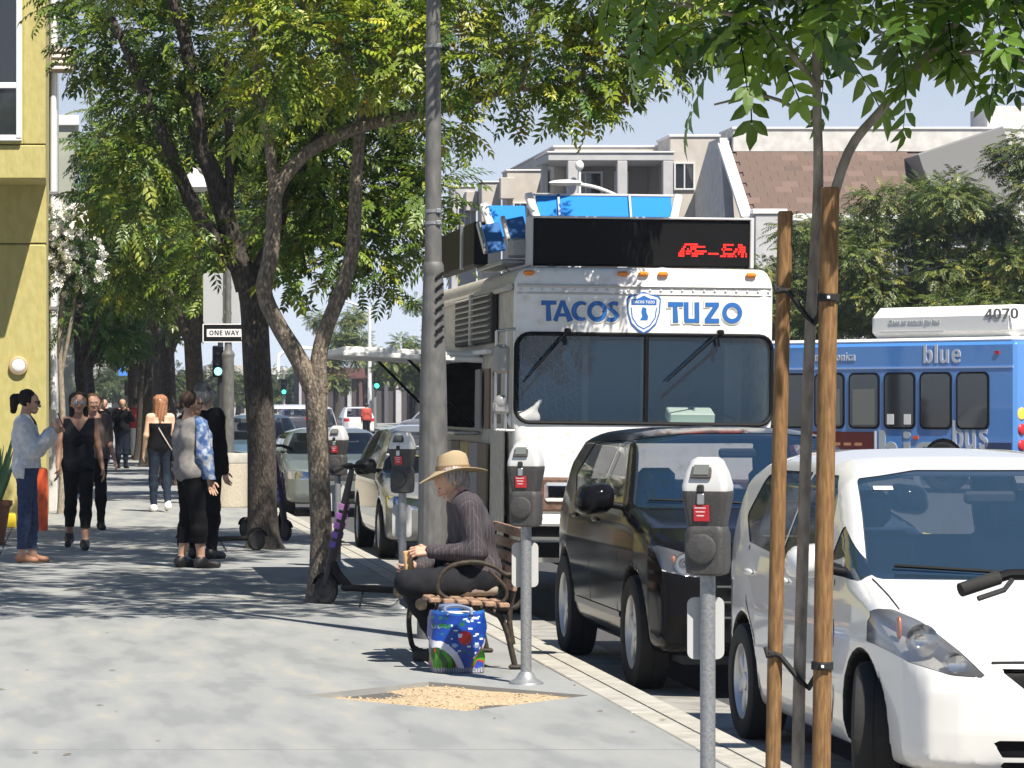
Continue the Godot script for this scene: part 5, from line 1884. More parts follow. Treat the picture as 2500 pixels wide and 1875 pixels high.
# palette: colours (linear) with weights; blobs: [x, y, z, rx, ry, rz] in tree space
func crown(tree: Node3D, blobs: Array, count: int, meshes: Array, palette: Array, sd: int, singles := 0, scale := 1.0, called := "foliage") -> void:
	var rng := RandomNumberGenerator.new()
	rng.seed = sd
	var vol := []
	var total := 0.0
	for b in blobs:
		total += pow(b[3] * b[4] * b[5], 0.65)
		vol.append(total)
	var all := []
	for k in count:
		var pick := rng.randf() * total
		var bi := 0
		while vol[bi] < pick:
			bi += 1
		var b: Array = blobs[bi]
		var d := Vector3(rng.randfn(), rng.randfn(), rng.randfn()).normalized()
		var rr := pow(rng.randf(), 0.42)
		var p: Vector3 = Vector3(b[0], b[1], b[2]) + d * rr * Vector3(b[3], b[4], b[5])
		var out := (d * Vector3(1, 0.55, 1) + Vector3(rng.randf_range(-0.6, 0.6), rng.randf_range(-0.45, 0.25), rng.randf_range(-0.6, 0.6))).normalized()
		var up := (Vector3.UP * 0.9 + d * 0.5 + Vector3(rng.randf_range(-0.5, 0.5), 0, rng.randf_range(-0.5, 0.5)))
		var xx := up.cross(out)
		if xx.length() < 0.05:
			xx = Vector3.RIGHT
		xx = xx.normalized()
		var basis := Basis(xx, out.cross(xx).normalized(), out) * Basis.from_scale(Vector3.ONE * rng.randf_range(0.55, 1.25) * scale)
		var w := rng.randf()
		var pi := 0
		while pi < palette.size() - 1 and w > palette[pi][3]:
			w -= palette[pi][3]
			pi += 1
		var j := rng.randf_range(0.75, 1.25)
		all.append([Transform3D(basis, p), Color(palette[pi][0] * j, palette[pi][1] * j, palette[pi][2] * j), rng.randi() % meshes.size(), pi])
	if singles > 0:
		var cam := tree.transform.affine_inverse() * Vector3(1.9, 2.4, 0)
		all.sort_custom(func(p, q): return (p[0].origin - cam).length_squared() < (q[0].origin - cam).length_squared())
		var mats := []
		for p in palette:
			var row := []
			for q in 3:
				var m: StandardMaterial3D = MT.leaf.duplicate()
				m.vertex_color_use_as_albedo = false
				var kk := 0.8 + 0.2 * q
				m.albedo_color = lin(p[0] * kk, p[1] * kk, p[2] * kk)
				row.append(m)
			mats.append(row)
		for k in mini(singles, all.size()):
			part("leaf", meshes[all[k][2]], mats[all[k][3]][k % 3], tree).transform = all[k][0]
		all = all.slice(singles)
	for mi in meshes.size():
		var mine := all.filter(func(q): return q[2] == mi)
		if mine.is_empty():
			continue
		var mm := MultiMesh.new()
		mm.transform_format = MultiMesh.TRANSFORM_3D
		mm.use_colors = true
		mm.mesh = meshes[mi]
		mm.instance_count = mine.size()
		for k in mine.size():
			mm.set_instance_transform(k, mine[k][0])
			mm.set_instance_color(k, mine[k][1])
		var o := MultiMeshInstance3D.new()
		o.name = called
		o.multimesh = mm
		o.material_override = MT.leaf
		o.set_meta("kind", "stuff")
		tree.add_child(o, true)

func limbs(tree: Node3D, list: Array, m: Material, sides := 10) -> void:   # [name, points, radii]
	for l in list:
		var b := MB.new()
		var pts := curve(V(l[1]), 4)
		var rr := []
		for k in l[2].size():
			rr.append(float(l[2][k]))
		rr = curve(rr, 4)
		if l[0] == "trunk":
			rr[0] *= 1.35
			rr[1] *= 1.15
		b.tube(pts, rr, sides)
		part(l[0], b, m, tree, 60)

func build_trees() -> void:
	var GREEN := [[0.085, 0.14, 0.016, 0.4], [0.145, 0.205, 0.02, 0.33], [0.23, 0.255, 0.028, 0.17], [0.045, 0.09, 0.013, 0.1]]
	var SUNNY := [[0.15, 0.21, 0.018, 0.35], [0.23, 0.285, 0.025, 0.31], [0.34, 0.34, 0.036, 0.16], [0.05, 0.11, 0.015, 0.15], [0.34, 0.22, 0.03, 0.03]]
	var DEEP := [[0.03, 0.065, 0.013, 0.5], [0.055, 0.095, 0.017, 0.35], [0.085, 0.12, 0.018, 0.15]]
	var mid := [frond(5, 0.3, 0.1, 0.04, false, 0.25, 1), frond(5, 0.25, 0.085, 0.042, false, 0.5, 2), frond(6, 0.34, 0.085, 0.03, false, 0.12, 6), frond(4, 0.2, 0.11, 0.05, false, 0.35, 7)]
	var big := [frond(5, 0.27, 0.085, 0.038, true, 0.12, 3), frond(6, 0.31, 0.08, 0.034, true, 0.28, 4), frond(4, 0.22, 0.085, 0.04, true, 0.05, 5)]
	# young staked tree nearest the camera, at 9.2 m
	var y := thing("young_tree", "young staked street tree with large dark leaves at the upper right", "tree", Vector3(2.06, 0, -9.2))
	limbs(y, [
		["trunk", [0.0, -0.1, 0, 0.01, 0.7, 0, 0.03, 1.43, 0, 0.045, 1.85, 0, 0.066, 2.22, 0, 0.06, 2.6, 0.0, 0.07, 3.0, 0.03], [0.02, 0.018, 0.017, 0.016, 0.0145, 0.012, 0.008]],
		["limb", [0.06, 1.98, 0, 0.085, 2.1, 0.01, 0.147, 2.31, 0.02, 0.24, 2.43, 0.02, 0.36, 2.57, 0.03, 0.55, 2.8, 0.05], [0.012, 0.015, 0.014, 0.0125, 0.0115, 0.008]],
		["limb", [0.06, 2.5, 0, -0.1, 2.66, 0.05, -0.35, 2.72, 0.1, -0.5, 2.7, 0.12], [0.01, 0.008, 0.006, 0.004]],
		["limb", [0.06, 2.4, 0, -0.06, 2.48, -0.1, -0.2, 2.46, -0.15], [0.007, 0.005, 0.003]],
		["limb", [0.36, 2.57, 0.03, 0.5, 2.58, 0.15, 0.66, 2.52, 0.25], [0.008, 0.006, 0.004]]], MT.barkgrey)
	crown(y, [[-0.02, 2.82, 0, 0.4, 0.2, 0.4], [-0.16, 2.7, 0.05, 0.2, 0.08, 0.25], [-0.42, 2.82, 0.1, 0.2, 0.09, 0.22], [0.02, 2.7, -0.1, 0.2, 0.08, 0.28], [0.32, 2.68, 0.05, 0.26, 0.1, 0.28], [0.56, 2.68, 0.1, 0.2, 0.1, 0.28], [0.74, 2.66, 0.2, 0.16, 0.12, 0.28], [0.3, 3.05, 0, 0.5, 0.35, 0.5], [-0.2, 3.2, 0, 0.4, 0.35, 0.45], [0.6, 2.95, 0.2, 0.35, 0.25, 0.3], [0.05, 3.55, 0, 0.4, 0.3, 0.4]], 470, big, [[0.035, 0.085, 0.015, 0.36], [0.075, 0.145, 0.02, 0.36], [0.14, 0.215, 0.028, 0.28]], 11, 300, 0.8)
	crown(y, [[0.3, 3.05, 0, 0.55, 0.3, 0.5], [-0.15, 3.1, 0, 0.45, 0.25, 0.45], [0.65, 2.95, 0.2, 0.4, 0.22, 0.3], [0.1, 2.9, 0.1, 0.6, 0.16, 0.4], [-0.4, 3.0, 0.1, 0.3, 0.15, 0.3], [0.75, 2.8, 0.2, 0.25, 0.14, 0.3]], 110, big, [[0.035, 0.085, 0.015, 0.36], [0.075, 0.145, 0.02, 0.36], [0.14, 0.215, 0.028, 0.28]], 12, 0, 0.95)
	# forked street tree at 26 m
	var t := thing("forked_street_tree", "slender forked street tree with sunlit yellow green crown reaching over the truck", "tree", Vector3(2.0, 0, -26))
	limbs(t, [
		["trunk", [0.0, -0.05, 0, 0.02, 0.5, 0, 0.0, 1.1, 0, -0.02, 1.62, 0, -0.01, 1.75, 0], [0.1, 0.088, 0.085, 0.09, 0.09]],
		["limb", [-0.02, 1.66, 0, -0.16, 1.95, 0, -0.34, 2.25, 0, -0.44, 2.5, 0, -0.39, 2.75, 0, -0.36, 3.05, 0, -0.33, 3.32, 0, -0.1, 3.6, 0, 0.25, 3.78, 0.05, 0.62, 3.88, 0.1, 1.1, 3.98, 0.1, 1.6, 4.12, 0.1, 2.1, 4.08, 0.1, 2.6, 4.3, 0.1], [0.085, 0.075, 0.068, 0.066, 0.066, 0.062, 0.058, 0.052, 0.05, 0.046, 0.04, 0.034, 0.025, 0.015]],
		["limb", [0.0, 1.68, 0, 0.0, 1.95, 0, 0.06, 2.2, 0, 0.2, 2.55, 0, 0.28, 2.9, 0.0, 0.3, 3.4, 0, 0.35, 4.0, 0, 0.4, 4.8, 0], [0.08, 0.066, 0.062, 0.06, 0.056, 0.05, 0.04, 0.02]],
		["limb", [-0.35, 3.2, 0, -0.4, 3.7, 0, -0.5, 4.4, 0, -0.6, 5.2, 0], [0.045, 0.04, 0.035, 0.02]],
		["limb", [1.6, 4.12, 0.1, 1.7, 4.5, 0, 1.72, 5.1, 0], [0.03, 0.025, 0.015]]], MT.bark)
	var bl := []
	for q in [[-0.3, 4.45, .5, .45], [0.1, 4.35, .45, .4], [0.55, 4.35, .5, .4], [1.0, 4.3, .5, .4], [1.45, 4.2, .45, .36], [1.85, 4.1, .42, .3], [2.2, 4.25, .4, .3], [2.5, 4.45, .36, .28], [2.72, 4.55, .26, .2], [1.9, 3.88, .26, .14], [1.5, 3.95, .25, .16], [2.2, 4.0, .22, .13], [-0.2, 4.95, .6, .45], [0.5, 4.9, .6, .4], [1.2, 4.85, .6, .42], [1.9, 4.75, .55, .4], [2.45, 4.8, .4, .3], [0.2, 5.5, .7, .5], [1.2, 5.5, .7, .5], [2.0, 5.3, .5, .4], [0.7, 6.1, .8, .5], [-0.45, 3.9, .3, .25], [0.95, 3.75, .2, .14]]:
		bl.append([q[0], q[1], 1.35 if q[0] > 1.3 else 0.9 - maxf(q[1] - 4.1, 0.0) * 0.95, q[2], q[3], q[2] * 1.2])
	for k in 15:   # high boughs above the picture that shade the pavement
		bl.append([-0.7 + 0.55 * (k % 5) + 0.2 * sin(k * 2.3), 5.15 + 0.35 * (k % 3), 2.7 + 0.95 * (k / 5) + 0.2 * cos(k * 1.7), .42, .25, .5])
	for k in 30:
		bl.append([-2.9 + 0.5 * (k % 5) + 0.22 * sin(k * 2.3) + (1.4 if k / 5 < 2 else 0.0), 5.75 + 0.3 * (k % 4), -5.0 + 1.55 * (k / 5) + 0.3 * cos(k * 1.7), .5, .3, .75])
	crown(t, bl, 8200, mid, SUNNY, 21, 300, 0.8)
	# big dark trunk at 35.6 m
	t = thing("dark_street_tree", "big dark trunked street tree behind the forked one, left of the parked cars", "tree", Vector3(2.14, 0, -35.6))
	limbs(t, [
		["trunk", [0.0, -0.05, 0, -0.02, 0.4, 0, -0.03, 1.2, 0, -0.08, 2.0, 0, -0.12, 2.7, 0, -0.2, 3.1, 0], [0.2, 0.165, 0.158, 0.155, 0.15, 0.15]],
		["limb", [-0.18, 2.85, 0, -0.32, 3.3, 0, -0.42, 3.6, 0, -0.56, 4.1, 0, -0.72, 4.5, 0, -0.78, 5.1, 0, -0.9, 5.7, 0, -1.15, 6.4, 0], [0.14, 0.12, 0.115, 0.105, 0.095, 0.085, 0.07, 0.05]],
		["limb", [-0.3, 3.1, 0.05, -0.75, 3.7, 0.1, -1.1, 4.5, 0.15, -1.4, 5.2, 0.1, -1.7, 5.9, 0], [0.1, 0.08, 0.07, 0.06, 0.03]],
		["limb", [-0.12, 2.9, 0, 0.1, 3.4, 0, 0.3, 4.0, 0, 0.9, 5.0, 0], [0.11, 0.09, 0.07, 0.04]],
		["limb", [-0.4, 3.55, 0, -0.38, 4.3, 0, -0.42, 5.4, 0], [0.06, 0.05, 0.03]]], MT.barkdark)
	var rng := RandomNumberGenerator.new()
	rng.seed = 99
	bl = []
	for q in [[-1.4, 4.25, .4, .3], [-1.55, 3.9, .4, .35], [-0.75, 3.4, .3, .22], [-1.3, 4.9, .4, .35], [-1.0, 5.0, .6, .4], [-0.1, 4.6, .45, .35], [-1.7, 5.6, .6, .45], [-1.0, 5.6, .7, .5], [-0.2, 5.4, .7, .5], [0.5, 4.0, .5, .4], [1.0, 3.7, .5, .4], [1.4, 3.4, .4, .4], [0.8, 3.2, .4, .3], [1.3, 4.1, .5, .4], [0.5, 5.0, .7, .5], [1.3, 5.0, .7, .5], [-1.9, 6.3, .6, .5], [-0.8, 6.6, .9, .6], [0.5, 6.4, .9, .6], [1.6, 6.0, .7, .5], [0.2, 3.5, .4, .3], [0.9, 3.9, .5, .4], [1.2, 3.0, .35, .25], [0.6, 4.4, .5, .4], [1.7, 3.9, .45, .4], [1.65, 4.5, .5, .4], [1.8, 3.3, .3, .3], [0.3, 3.0, .3, .22]]:
		bl.append([q[0], q[1], rng.randf_range(-0.5, 0.3) - (q[1] - 4.0) * 0.5, q[2], q[3], q[2] * 1.5])
	for k in 30:   # boughs above the picture, shading the walkers
		bl.append([-1.7 + 0.75 * (k % 5) + 0.25 * sin(k * 2.1), 6.5 + 0.3 * (k % 3), 0.3 + 1.25 * (k / 5) + 0.3 * cos(k * 1.3), .55, .3, .6])
	crown(t, bl, 6400, mid, GREEN, 31, 0)
	# the row going on down the pavement
	var names := ["third street tree in the row, just beyond the waste bin", "fourth street tree in the row, left of the sign pole", "fifth street tree in the row down the pavement", "sixth street tree in the row down the pavement", "seventh street tree in the row down the pavement", "eighth street tree in the row, near the far corner", "ninth street tree in the row, at the far corner"]
	for k in 7:
		var s := 53.6 + 9.1 * k
		t = thing("street_tree", names[k], "tree", Vector3(2.05 + rng.randf_range(-0.12, 0.12), 0, -s), 0, "street trees along the pavement")
		var lean := rng.randf_range(-0.2, 0.2)
		limbs(t, [
			["trunk", [0, -0.05, 0, lean * 0.3, 1.3, 0, lean, 2.7, 0], [0.19, 0.155, 0.14]],
			["limb", [lean, 2.55, 0, lean - 0.5, 3.6, 0.2, lean - 1.2, 4.9, 0.3, lean - 1.5, 6.0, 0.3], [0.11, 0.09, 0.07, 0.04]],
			["limb", [lean, 2.5, 0, lean + 0.45, 3.5, -0.2, lean + 1.1, 4.6, -0.3, lean + 1.6, 5.8, -0.3], [0.11, 0.09, 0.07, 0.04]],
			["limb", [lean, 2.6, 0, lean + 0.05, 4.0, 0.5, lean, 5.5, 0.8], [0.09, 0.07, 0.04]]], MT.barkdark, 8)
		bl = []
		for q in 20:
			var a := TAU * q / 20.0 * 3.0 + rng.randf() * 0.5
			var ry := rng.randf()
			var rad := (0.6 + 1.85 * sin(PI * (0.2 + ry * 0.75))) * rng.randf_range(0.7, 1.05)
			var hx := maxf(cos(a) * rad * 0.95, -1.35 + rng.randf() * 0.2)
			bl.append([hx + 0.1, 3.5 + 0.14 * hx * hx + ry * 3.6, sin(a) * rad, rng.randf_range(0.55, 0.85), rng.randf_range(0.35, 0.6), rng.randf_range(0.6, 0.9)])
		crown(t, bl, 2900 - k * 150, mid, GREEN if k % 2 == 0 else DEEP, 40 + k, 0, 1.15 + 0.08 * k)
	# leafy trees against the left buildings
	for k in 4:
		var s: float = [57.0, 66.0, 76.0, 90.0][k]
		t = thing("wall_side_tree", ["bright green leafy tree against the white building at left", "green tree behind the flowering shrub on the left side", "shaded tree along the left shop fronts", "farthest dark tree along the left shop fronts"][k], "tree", Vector3([0.15, 0.35, 0.3, 0.2][k], 0, -s), 0, "trees along the left buildings")
		limbs(t, [["trunk", [0, -0.05, 0, 0.1, 1.5, 0, 0.0, 3.0, 0, 0.2, 4.5, 0], [0.1, 0.09, 0.08, 0.04]], ["limb", [0.05, 2.2, 0, 0.4, 3.2, 0.1, 0.6, 4.2, 0.2], [0.05, 0.04, 0.02]]], MT.barkdark, 8)
		bl = []
		for q in 13:
			bl.append([0.4 + rng.randf_range(-0.55, 0.8), rng.randf_range(2.9, 5.6) , rng.randf_range(-1.2, 1.2), rng.randf_range(0.35, 0.6), rng.randf_range(0.3, 0.5), rng.randf_range(0.4, 0.7)])
		crown(t, bl, 1300, mid, [[0.05, 0.12, 0.016, 0.5], [0.09, 0.17, 0.02, 0.5]] if k < 2 else DEEP, 60 + k, 0, 1.0)
	# flowering shrub by the yellow building
	t = thing("flowering_shrub", "tall shrub with clusters of white flowers beside the yellow building", "shrub", Vector3(-0.12, 0, -46.6))
	limbs(t, [["trunk", [0, -0.02, 0, 0.03, 1.2, 0, -0.02, 2.6, 0, 0.1, 3.8, 0], [0.05, 0.045, 0.04, 0.02]], ["limb", [0.0, 2.0, 0, 0.15, 2.8, 0.1, 0.25, 3.6, 0.1], [0.03, 0.025, 0.012]]], MT.barkgrey, 8)
	bl = [[0.04, 4.05, 0, .33, .36, .4], [0.2, 3.75, 0.1, .36, .33, .4], [0.32, 3.5, 0.1, .3, .26, .3], [0.02, 3.5, 0, .3, .36, .35], [0.1, 4.25, 0, .24, .2, .3], [0.08, 2.8, 0, .25, .3, .3]]
	crown(t, bl, 520, mid, DEEP, 71, 0, 0.6)
	var fl := MB.new()
	for k in 5:
		var a := TAU * k / 5
		fl.tri(Vector3.ZERO, Vector3(cos(a - 0.4) * 0.05, 0.02, sin(a - 0.4) * 0.05), Vector3(cos(a + 0.4) * 0.05, 0.02, sin(a + 0.4) * 0.05))
	var mm := MultiMesh.new()
	mm.transform_format = MultiMesh.TRANSFORM_3D
	mm.mesh = fl.mesh()
	mm.instance_count = 420
	for k in 140:
		var b: Array = bl[rng.randi() % 5]
		var d := Vector3(rng.randfn(), rng.randfn() + 0.3, rng.randfn() + 0.5).normalized()
		for q in 3:
			var p := Vector3(b[0], b[1], b[2]) + d * Vector3(b[3], b[4], b[5]) * 1.08 + Vector3(rng.randfn(), rng.randfn(), rng.randfn()) * 0.035
			mm.set_instance_transform(k * 3 + q, Transform3D(Basis.from_euler(Vector3(rng.randf_range(-0.3, 1.4), rng.randf() * TAU, rng.randf() * 2.0)), p))
	var mo := MultiMeshInstance3D.new()
	mo.name = "flowers"
	mo.multimesh = mm
	mo.material_override = MT.flower
	mo.set_meta("kind", "stuff")
	t.add_child(mo)
	# trees on the far side of the road, behind the bus
	var OLIVE := [[0.085, 0.12, 0.026, 0.45], [0.14, 0.17, 0.036, 0.3], [0.05, 0.08, 0.02, 0.13], [0.2, 0.2, 0.035, 0.12]]
	for k in 3:
		t = thing("roadside_tree", ["large olive green tree spreading behind the bus, centre", "broad dense tree at the right edge behind the bus", "smaller green tree just right of the truck"][k], "tree", Vector3([20.2, 23.6, 18.3][k], 0, [-79.0, -77.0, -83.0][k]), 0, "trees across the road")
		limbs(t, [["trunk", [0, -0.05, 0, 0.1, 1.6, 0, 0.0, 2.8, 0], [0.2, 0.17, 0.15]], ["limb", [0, 2.6, 0, -0.8, 3.7, 0.3, -1.9, 4.6, 0.4], [0.12, 0.09, 0.05]], ["limb", [0, 2.6, 0, 0.9, 3.6, 0.4, 1.9, 4.7, 0.6], [0.12, 0.09, 0.05]], ["limb", [0, 2.7, 0, 0.1, 4.2, 0.8, 0.0, 5.6, 1.0], [0.1, 0.08, 0.04]]], MT.barkdark, 8)
		bl = []
		var wide: float = [3.3, 3.5, 1.5][k]
		var tall: float = [7.5, 8.0, 5.4][k]
		for q in 44:
			var a := rng.randf() * TAU
			var r := sqrt(rng.randf()) * wide
			var top := 3.6 + (tall - 3.6) * sqrt(maxf(1.0 - pow(r / (wide * 1.15), 2), 0.05))
			bl.append([cos(a) * r, lerpf(3.4, top, rng.randf()), sin(a) * r * 0.8, rng.randf_range(0.5, 0.9), rng.randf_range(0.35, 0.55), rng.randf_range(0.5, 0.9)])
		crown(t, bl, [11000, 12000, 3200][k], mid, OLIVE, 80 + k, 0, 1.0)
	# far trees down the road
	for k in 7:
		var q: Array = [[18.4, 224.0, 2.4, 7.4], [20.9, 230.0, 2.8, 8.0], [23.8, 214.0, 2.8, 8.4], [19.9, 186.0, 2.6, 5.4], [24.2, 192.0, 3.4, 7.4], [28.0, 205.0, 4.0, 7.5], [22.2, 172.0, 2.8, 6.6]][k]
		t = thing("distant_tree", ["hazy tree left of the taco truck hatch", "olive tree in the distance above the serving hatch", "bright green tree in the distance just left of the light pole", "far tree behind the traffic light", "far tree at the end of the road, right side", "farthest tree at the right end of the road", "tree on the far right pavement before the truck hatch"][k], "tree", Vector3(q[0], 0, -q[1]), 0, "trees far down the road")
		limbs(t, [["trunk", [0, -0.1, 0, 0.1, 1.5, 0, 0, 3.2, 0], [0.22, 0.18, 0.14]], ["limb", [0, 2.4, 0, 0.8, 3.6, 0, 1.3, 4.6, 0], [0.1, 0.08, 0.04]]], MT.barkdark, 6)
		bl = []
		for z in 12:
			bl.append([rng.randf_range(-1, 1) * q[2] * 0.7, rng.randf_range(3.0, q[3]), rng.randf_range(-1, 1) * q[2] * 0.7, rng.randf_range(0.5, 0.9) * q[2] * 0.35, rng.randf_range(0.4, 0.6), rng.randf_range(0.5, 0.9)])
		crown(t, bl, 1500, mid, OLIVE if k != 2 else GREEN, 100 + k, 0, 1.7)

func end_trees() -> void:
	var rng := RandomNumberGenerator.new()
	rng.seed = 404
	var mid := [frond(5, 0.3, 0.1, 0.04, false, 0.25, 1)]
	var where := ["at the left end of the road's far end", "second from the left", "third from the left", "fourth from the left", "fifth from the left", "sixth from the left", "seventh from the left", "eighth from the left"]
	for k in 8:
		var s := 262.0 + 9.0 * (k % 3)
		var t := thing("end_tree", "low hazy tree closing the road, %s" % where[k] if k > 0 else "low hazy tree closing the road, leftmost of its row", "tree", Vector3(-1.0 + 3.1 * k, 0, -s), 0, "trees closing the road")
		limbs(t, [["trunk", [0, -0.1, 0, 0.1, 1.5, 0, 0, 3.0, 0], [0.25, 0.2, 0.15]]], MT.barkdark, 6)
		var bl := []
		for z in 9:
			bl.append([rng.randf_range(-1.6, 1.6), rng.randf_range(1.9, 4.6), rng.randf_range(-1.2, 1.2), rng.randf_range(0.8, 1.2), rng.randf_range(0.5, 0.8), 0.9])
		crown(t, bl, 900, mid, [[0.05, 0.075, 0.02, 0.5], [0.09, 0.12, 0.03, 0.5]], 200 + k, 0, 2.2)

# ---------------------------------------------------------------- street furniture
func build_street_furniture() -> void:
	# tall light pole with fluted base
	var p := thing("light_pole", "tall grey street light pole with slotted tapered base behind the seated man", "light pole", Vector3(2.47, 0, -22))
	var oct := func(r: float, y: float, n: int, deep: float) -> PackedVector3Array:
		var o := PackedVector3Array()
		for k in n:
			var a := TAU * k / n
			var rr := r - (deep if k % 2 else 0.0)
			o.append(Vector3(cos(a) * rr, y, -sin(a) * rr))
		return o
	var b := MB.new()
	b.loft([oct.call(0.112, 0, 32, 0.006), oct.call(0.11, 0.12, 32, 0.006), oct.call(0.104, 0.8, 32, 0.007), oct.call(0.092, 1.7, 32, 0.006), oct.call(0.07, 2.42, 32, 0.004), oct.call(0.064, 2.5, 32, 0.0)])
	part("base", b, MT.pole, p, 50)
	b = MB.new()
	b.lathe([Vector2(0.066, 2.46), Vector2(0.072, 2.49), Vector2(0.072, 2.53), Vector2(0.062, 2.55), Vector2(0.058, 2.56), Vector2(0.046, 4.6), Vector2(0.04, 8.5), Vector2(0, 8.5)], 20)
	part("shaft", b, MT.pole, p)
	for yy in [2.9, 2.82, 4.02]:
		b = MB.new()
		b.lathe([Vector2(0.054, yy - 0.012), Vector2(0.061, yy - 0.01), Vector2(0.061, yy + 0.01), Vector2(0.054, yy + 0.012)], 20)
		b.box(Vector3(0.03, yy, 0.055), Vector3(0.035, 0.03, 0.02), 0.004)
		part("clamp", b, MT.galv, p)
	for k in 7:
		var yy := 2.46 - k * 0.072
		part("slot", box1(Vector3(0.035, yy, 0.064 + k * 0.0035), Vector3(0.075, 0.02, 0.012), 0.003, Basis(Vector3.UP, 0.5) * Basis(Vector3(0, 0, 1), 0.6)), MT.black, p)
	part("mast_arm", tube1(curve(V([0, 8.4, 0, 0.5, 8.9, 0, 1.6, 9.1, 0]), 5), 0.03, 8), MT.pole, p)
	b = MB.new()
	b.ball(Vector3(1.9, 9.1, 0), Vector3(0.36, 0.08, 0.14), 12, 8)
	part("lamp_head", b, MT.pole, p)
	# parking meters
	var m := thing("parking_meter", "nearest parking meter, silver domed with red label, in front of the black crossover", "parking meter", Vector3(2.61, 0, -13.25), 0.0, "parking meters along the kerb")
	var turn := Basis(Vector3.UP, -0.42)
	b = MB.new()
	b.lathe([Vector2(0.1, 0), Vector2(0.095, 0.012), Vector2(0.06, 0.03), Vector2(0.042, 0.06), Vector2(0.031, 0.07), Vector2(0.031, 0.92), Vector2(0, 0.92)], 22)
	part("post", b, MT.galv, m)
	b = MB.new()
	b.prism(ring_poly(0.152, 0.255, 0.03), 0.004, Transform3D(Basis(), Vector3(0.0, 0.675, -0.045)), 0.001)
	part("sign_plate", b, mat(0.46, 0.47, 0.46, 0.5), m)
	var sect := func(w: float, d: float, y: float, r: float) -> PackedVector3Array:
		var o := PackedVector3Array()
		for q in ring_poly(w, d, r, 4):
			o.append(turn * Vector3(q.x, y, -q.y))
		return o
	b = MB.new()
	b.loft([sect.call(0.12, 0.1, 0.895, 0.03), sect.call(0.16, 0.135, 0.905, 0.035), sect.call(0.172, 0.14, 0.94, 0.035), sect.call(0.172, 0.14, 1.065, 0.035), sect.call(0.15, 0.125, 1.095, 0.03), sect.call(0.13, 0.11, 1.1, 0.03)])
	var vault := part("vault", b, MT.meter, m, 50)
	b = MB.new()
	b.lathe([Vector2(0.062, 0), Vector2(0.062, 0.01), Vector2(0.05, 0.016), Vector2(0.012, 0.018), Vector2(0.0, 0.024)], 22, turn * Vector3(-0.01, 1.005, 0.07), turn * Basis(Vector3.RIGHT, PI / 2))
	part("lock_plate", b, MT.meter, vault)
	b = MB.new()
	b.loft([sect.call(0.135, 0.11, 1.09, 0.025), sect.call(0.15, 0.12, 1.1, 0.025), sect.call(0.19, 0.15, 1.215, 0.03), sect.call(0.194, 0.152, 1.235, 0.03), sect.call(0.19, 0.15, 1.24, 0.03)])
	part("mechanism_case", b, MT.meter, m, 50)
	b = MB.new()
	b.loft([sect.call(0.188, 0.148, 1.236, 0.03), sect.call(0.19, 0.15, 1.262, 0.03), sect.call(0.165, 0.128, 1.315, 0.03), sect.call(0.125, 0.09, 1.365, 0.03), sect.call(0.085, 0.06, 1.378, 0.025)])
	var dome := part("dome", b, mat(0.62, 0.62, 0.6, 0.4, 0.25), m, 35)
	var fb := turn * Basis(Vector3.RIGHT, -0.62)
	part("display_frame", box1(turn * Vector3(-0.012, 1.323, 0.0585), Vector3(0.085, 0.075, 0.012), 0.004, fb), MT.meter, dome)
	part("display", box1(turn * Vector3(-0.012, 1.327, 0.066), Vector3(0.062, 0.05, 0.004), 0.001, fb), mat(0.13, 0.14, 0.13, 0.2), dome)
	part("coin_slot", box1(turn * Vector3(-0.012, 1.25, 0.077), Vector3(0.028, 0.034, 0.014), 0.005, turn), MT.dark, dome)
	part("card_slot", box1(turn * Vector3(-0.012, 1.208, 0.077), Vector3(0.03, 0.045, 0.012), 0.004, turn), MT.steel, m)
	var lb := part("red_label", box1(turn * Vector3(-0.01, 1.15, 0.071), Vector3(0.064, 0.066, 0.004), 0.001, turn * Basis(Vector3.RIGHT, 0.13)), MT.red, m)
	for k in 3:
		part("label_line", box1(turn * Vector3(-0.014, 1.172 - k * 0.016, 0.0755 - k * 0.002), Vector3(0.046 - k * 0.008, 0.005, 0.002), 0, turn * Basis(Vector3.RIGHT, 0.13)), mat(0.75, 0.6, 0.6, 0.5), lb)
	copy(m, "second parking meter, standing at the end of the bench by the truck headlight", Vector3(2.6, 0, -18.45))
	copy(m, "third parking meter, its red label beside the light pole", Vector3(2.6, 0, -25.3))
	copy(m, "fourth parking meter, dark and standing right behind the forked tree trunk", Vector3(2.6, 0, -31.4))
	# stakes with ties
	for k in 2:
		b = MB.new()
		var x0: float = [1.985, 2.1][k]
		var x1: float = [2.037, 2.136][k]
		var top: float = [2.145, 2.205][k]
		var z: float = [-9.22, -9.1][k]
		var r: float = [0.0215, 0.0262][k]
		b.tube([Vector3(x0, -0.3, z), Vector3(lerpf(x0, x1, 0.5), top * 0.5, z), Vector3(x1, top - 0.006, z), Vector3(x1, top, z)], [r, r, r, r * 0.86], 14)
		whole("tree_stake", b, MT.stake, ["shorter left wooden stake of the young tree", "taller right wooden stake of the young tree, touching its trunk"][k], "stake", "stakes of the young tree", 50)
	var tie := func(y: float) -> void:
		var xl := lerpf(1.985, 2.037, y / 2.145)
		var xr := lerpf(2.1, 2.136, y / 2.2)
		var o := thing("tree_tie", "black rubber strap tying the young tree to its stakes at %s" % ("chest height" if y > 1.2 else "knee height"), "strap", Vector3.ZERO, 0, "straps of the young tree")
		var q := MB.new()
		q.lathe([Vector2(0.026, -0.011), Vector2(0.031, -0.011), Vector2(0.031, 0.011), Vector2(0.026, 0.011), Vector2(0.026, -0.011)], 16, Vector3(xr, y, -9.1))
		q.box(Vector3(xr, y, -9.068), Vector3(0.03, 0.02, 0.008), 0.002)
		part("band", q, MT.rubber, o)
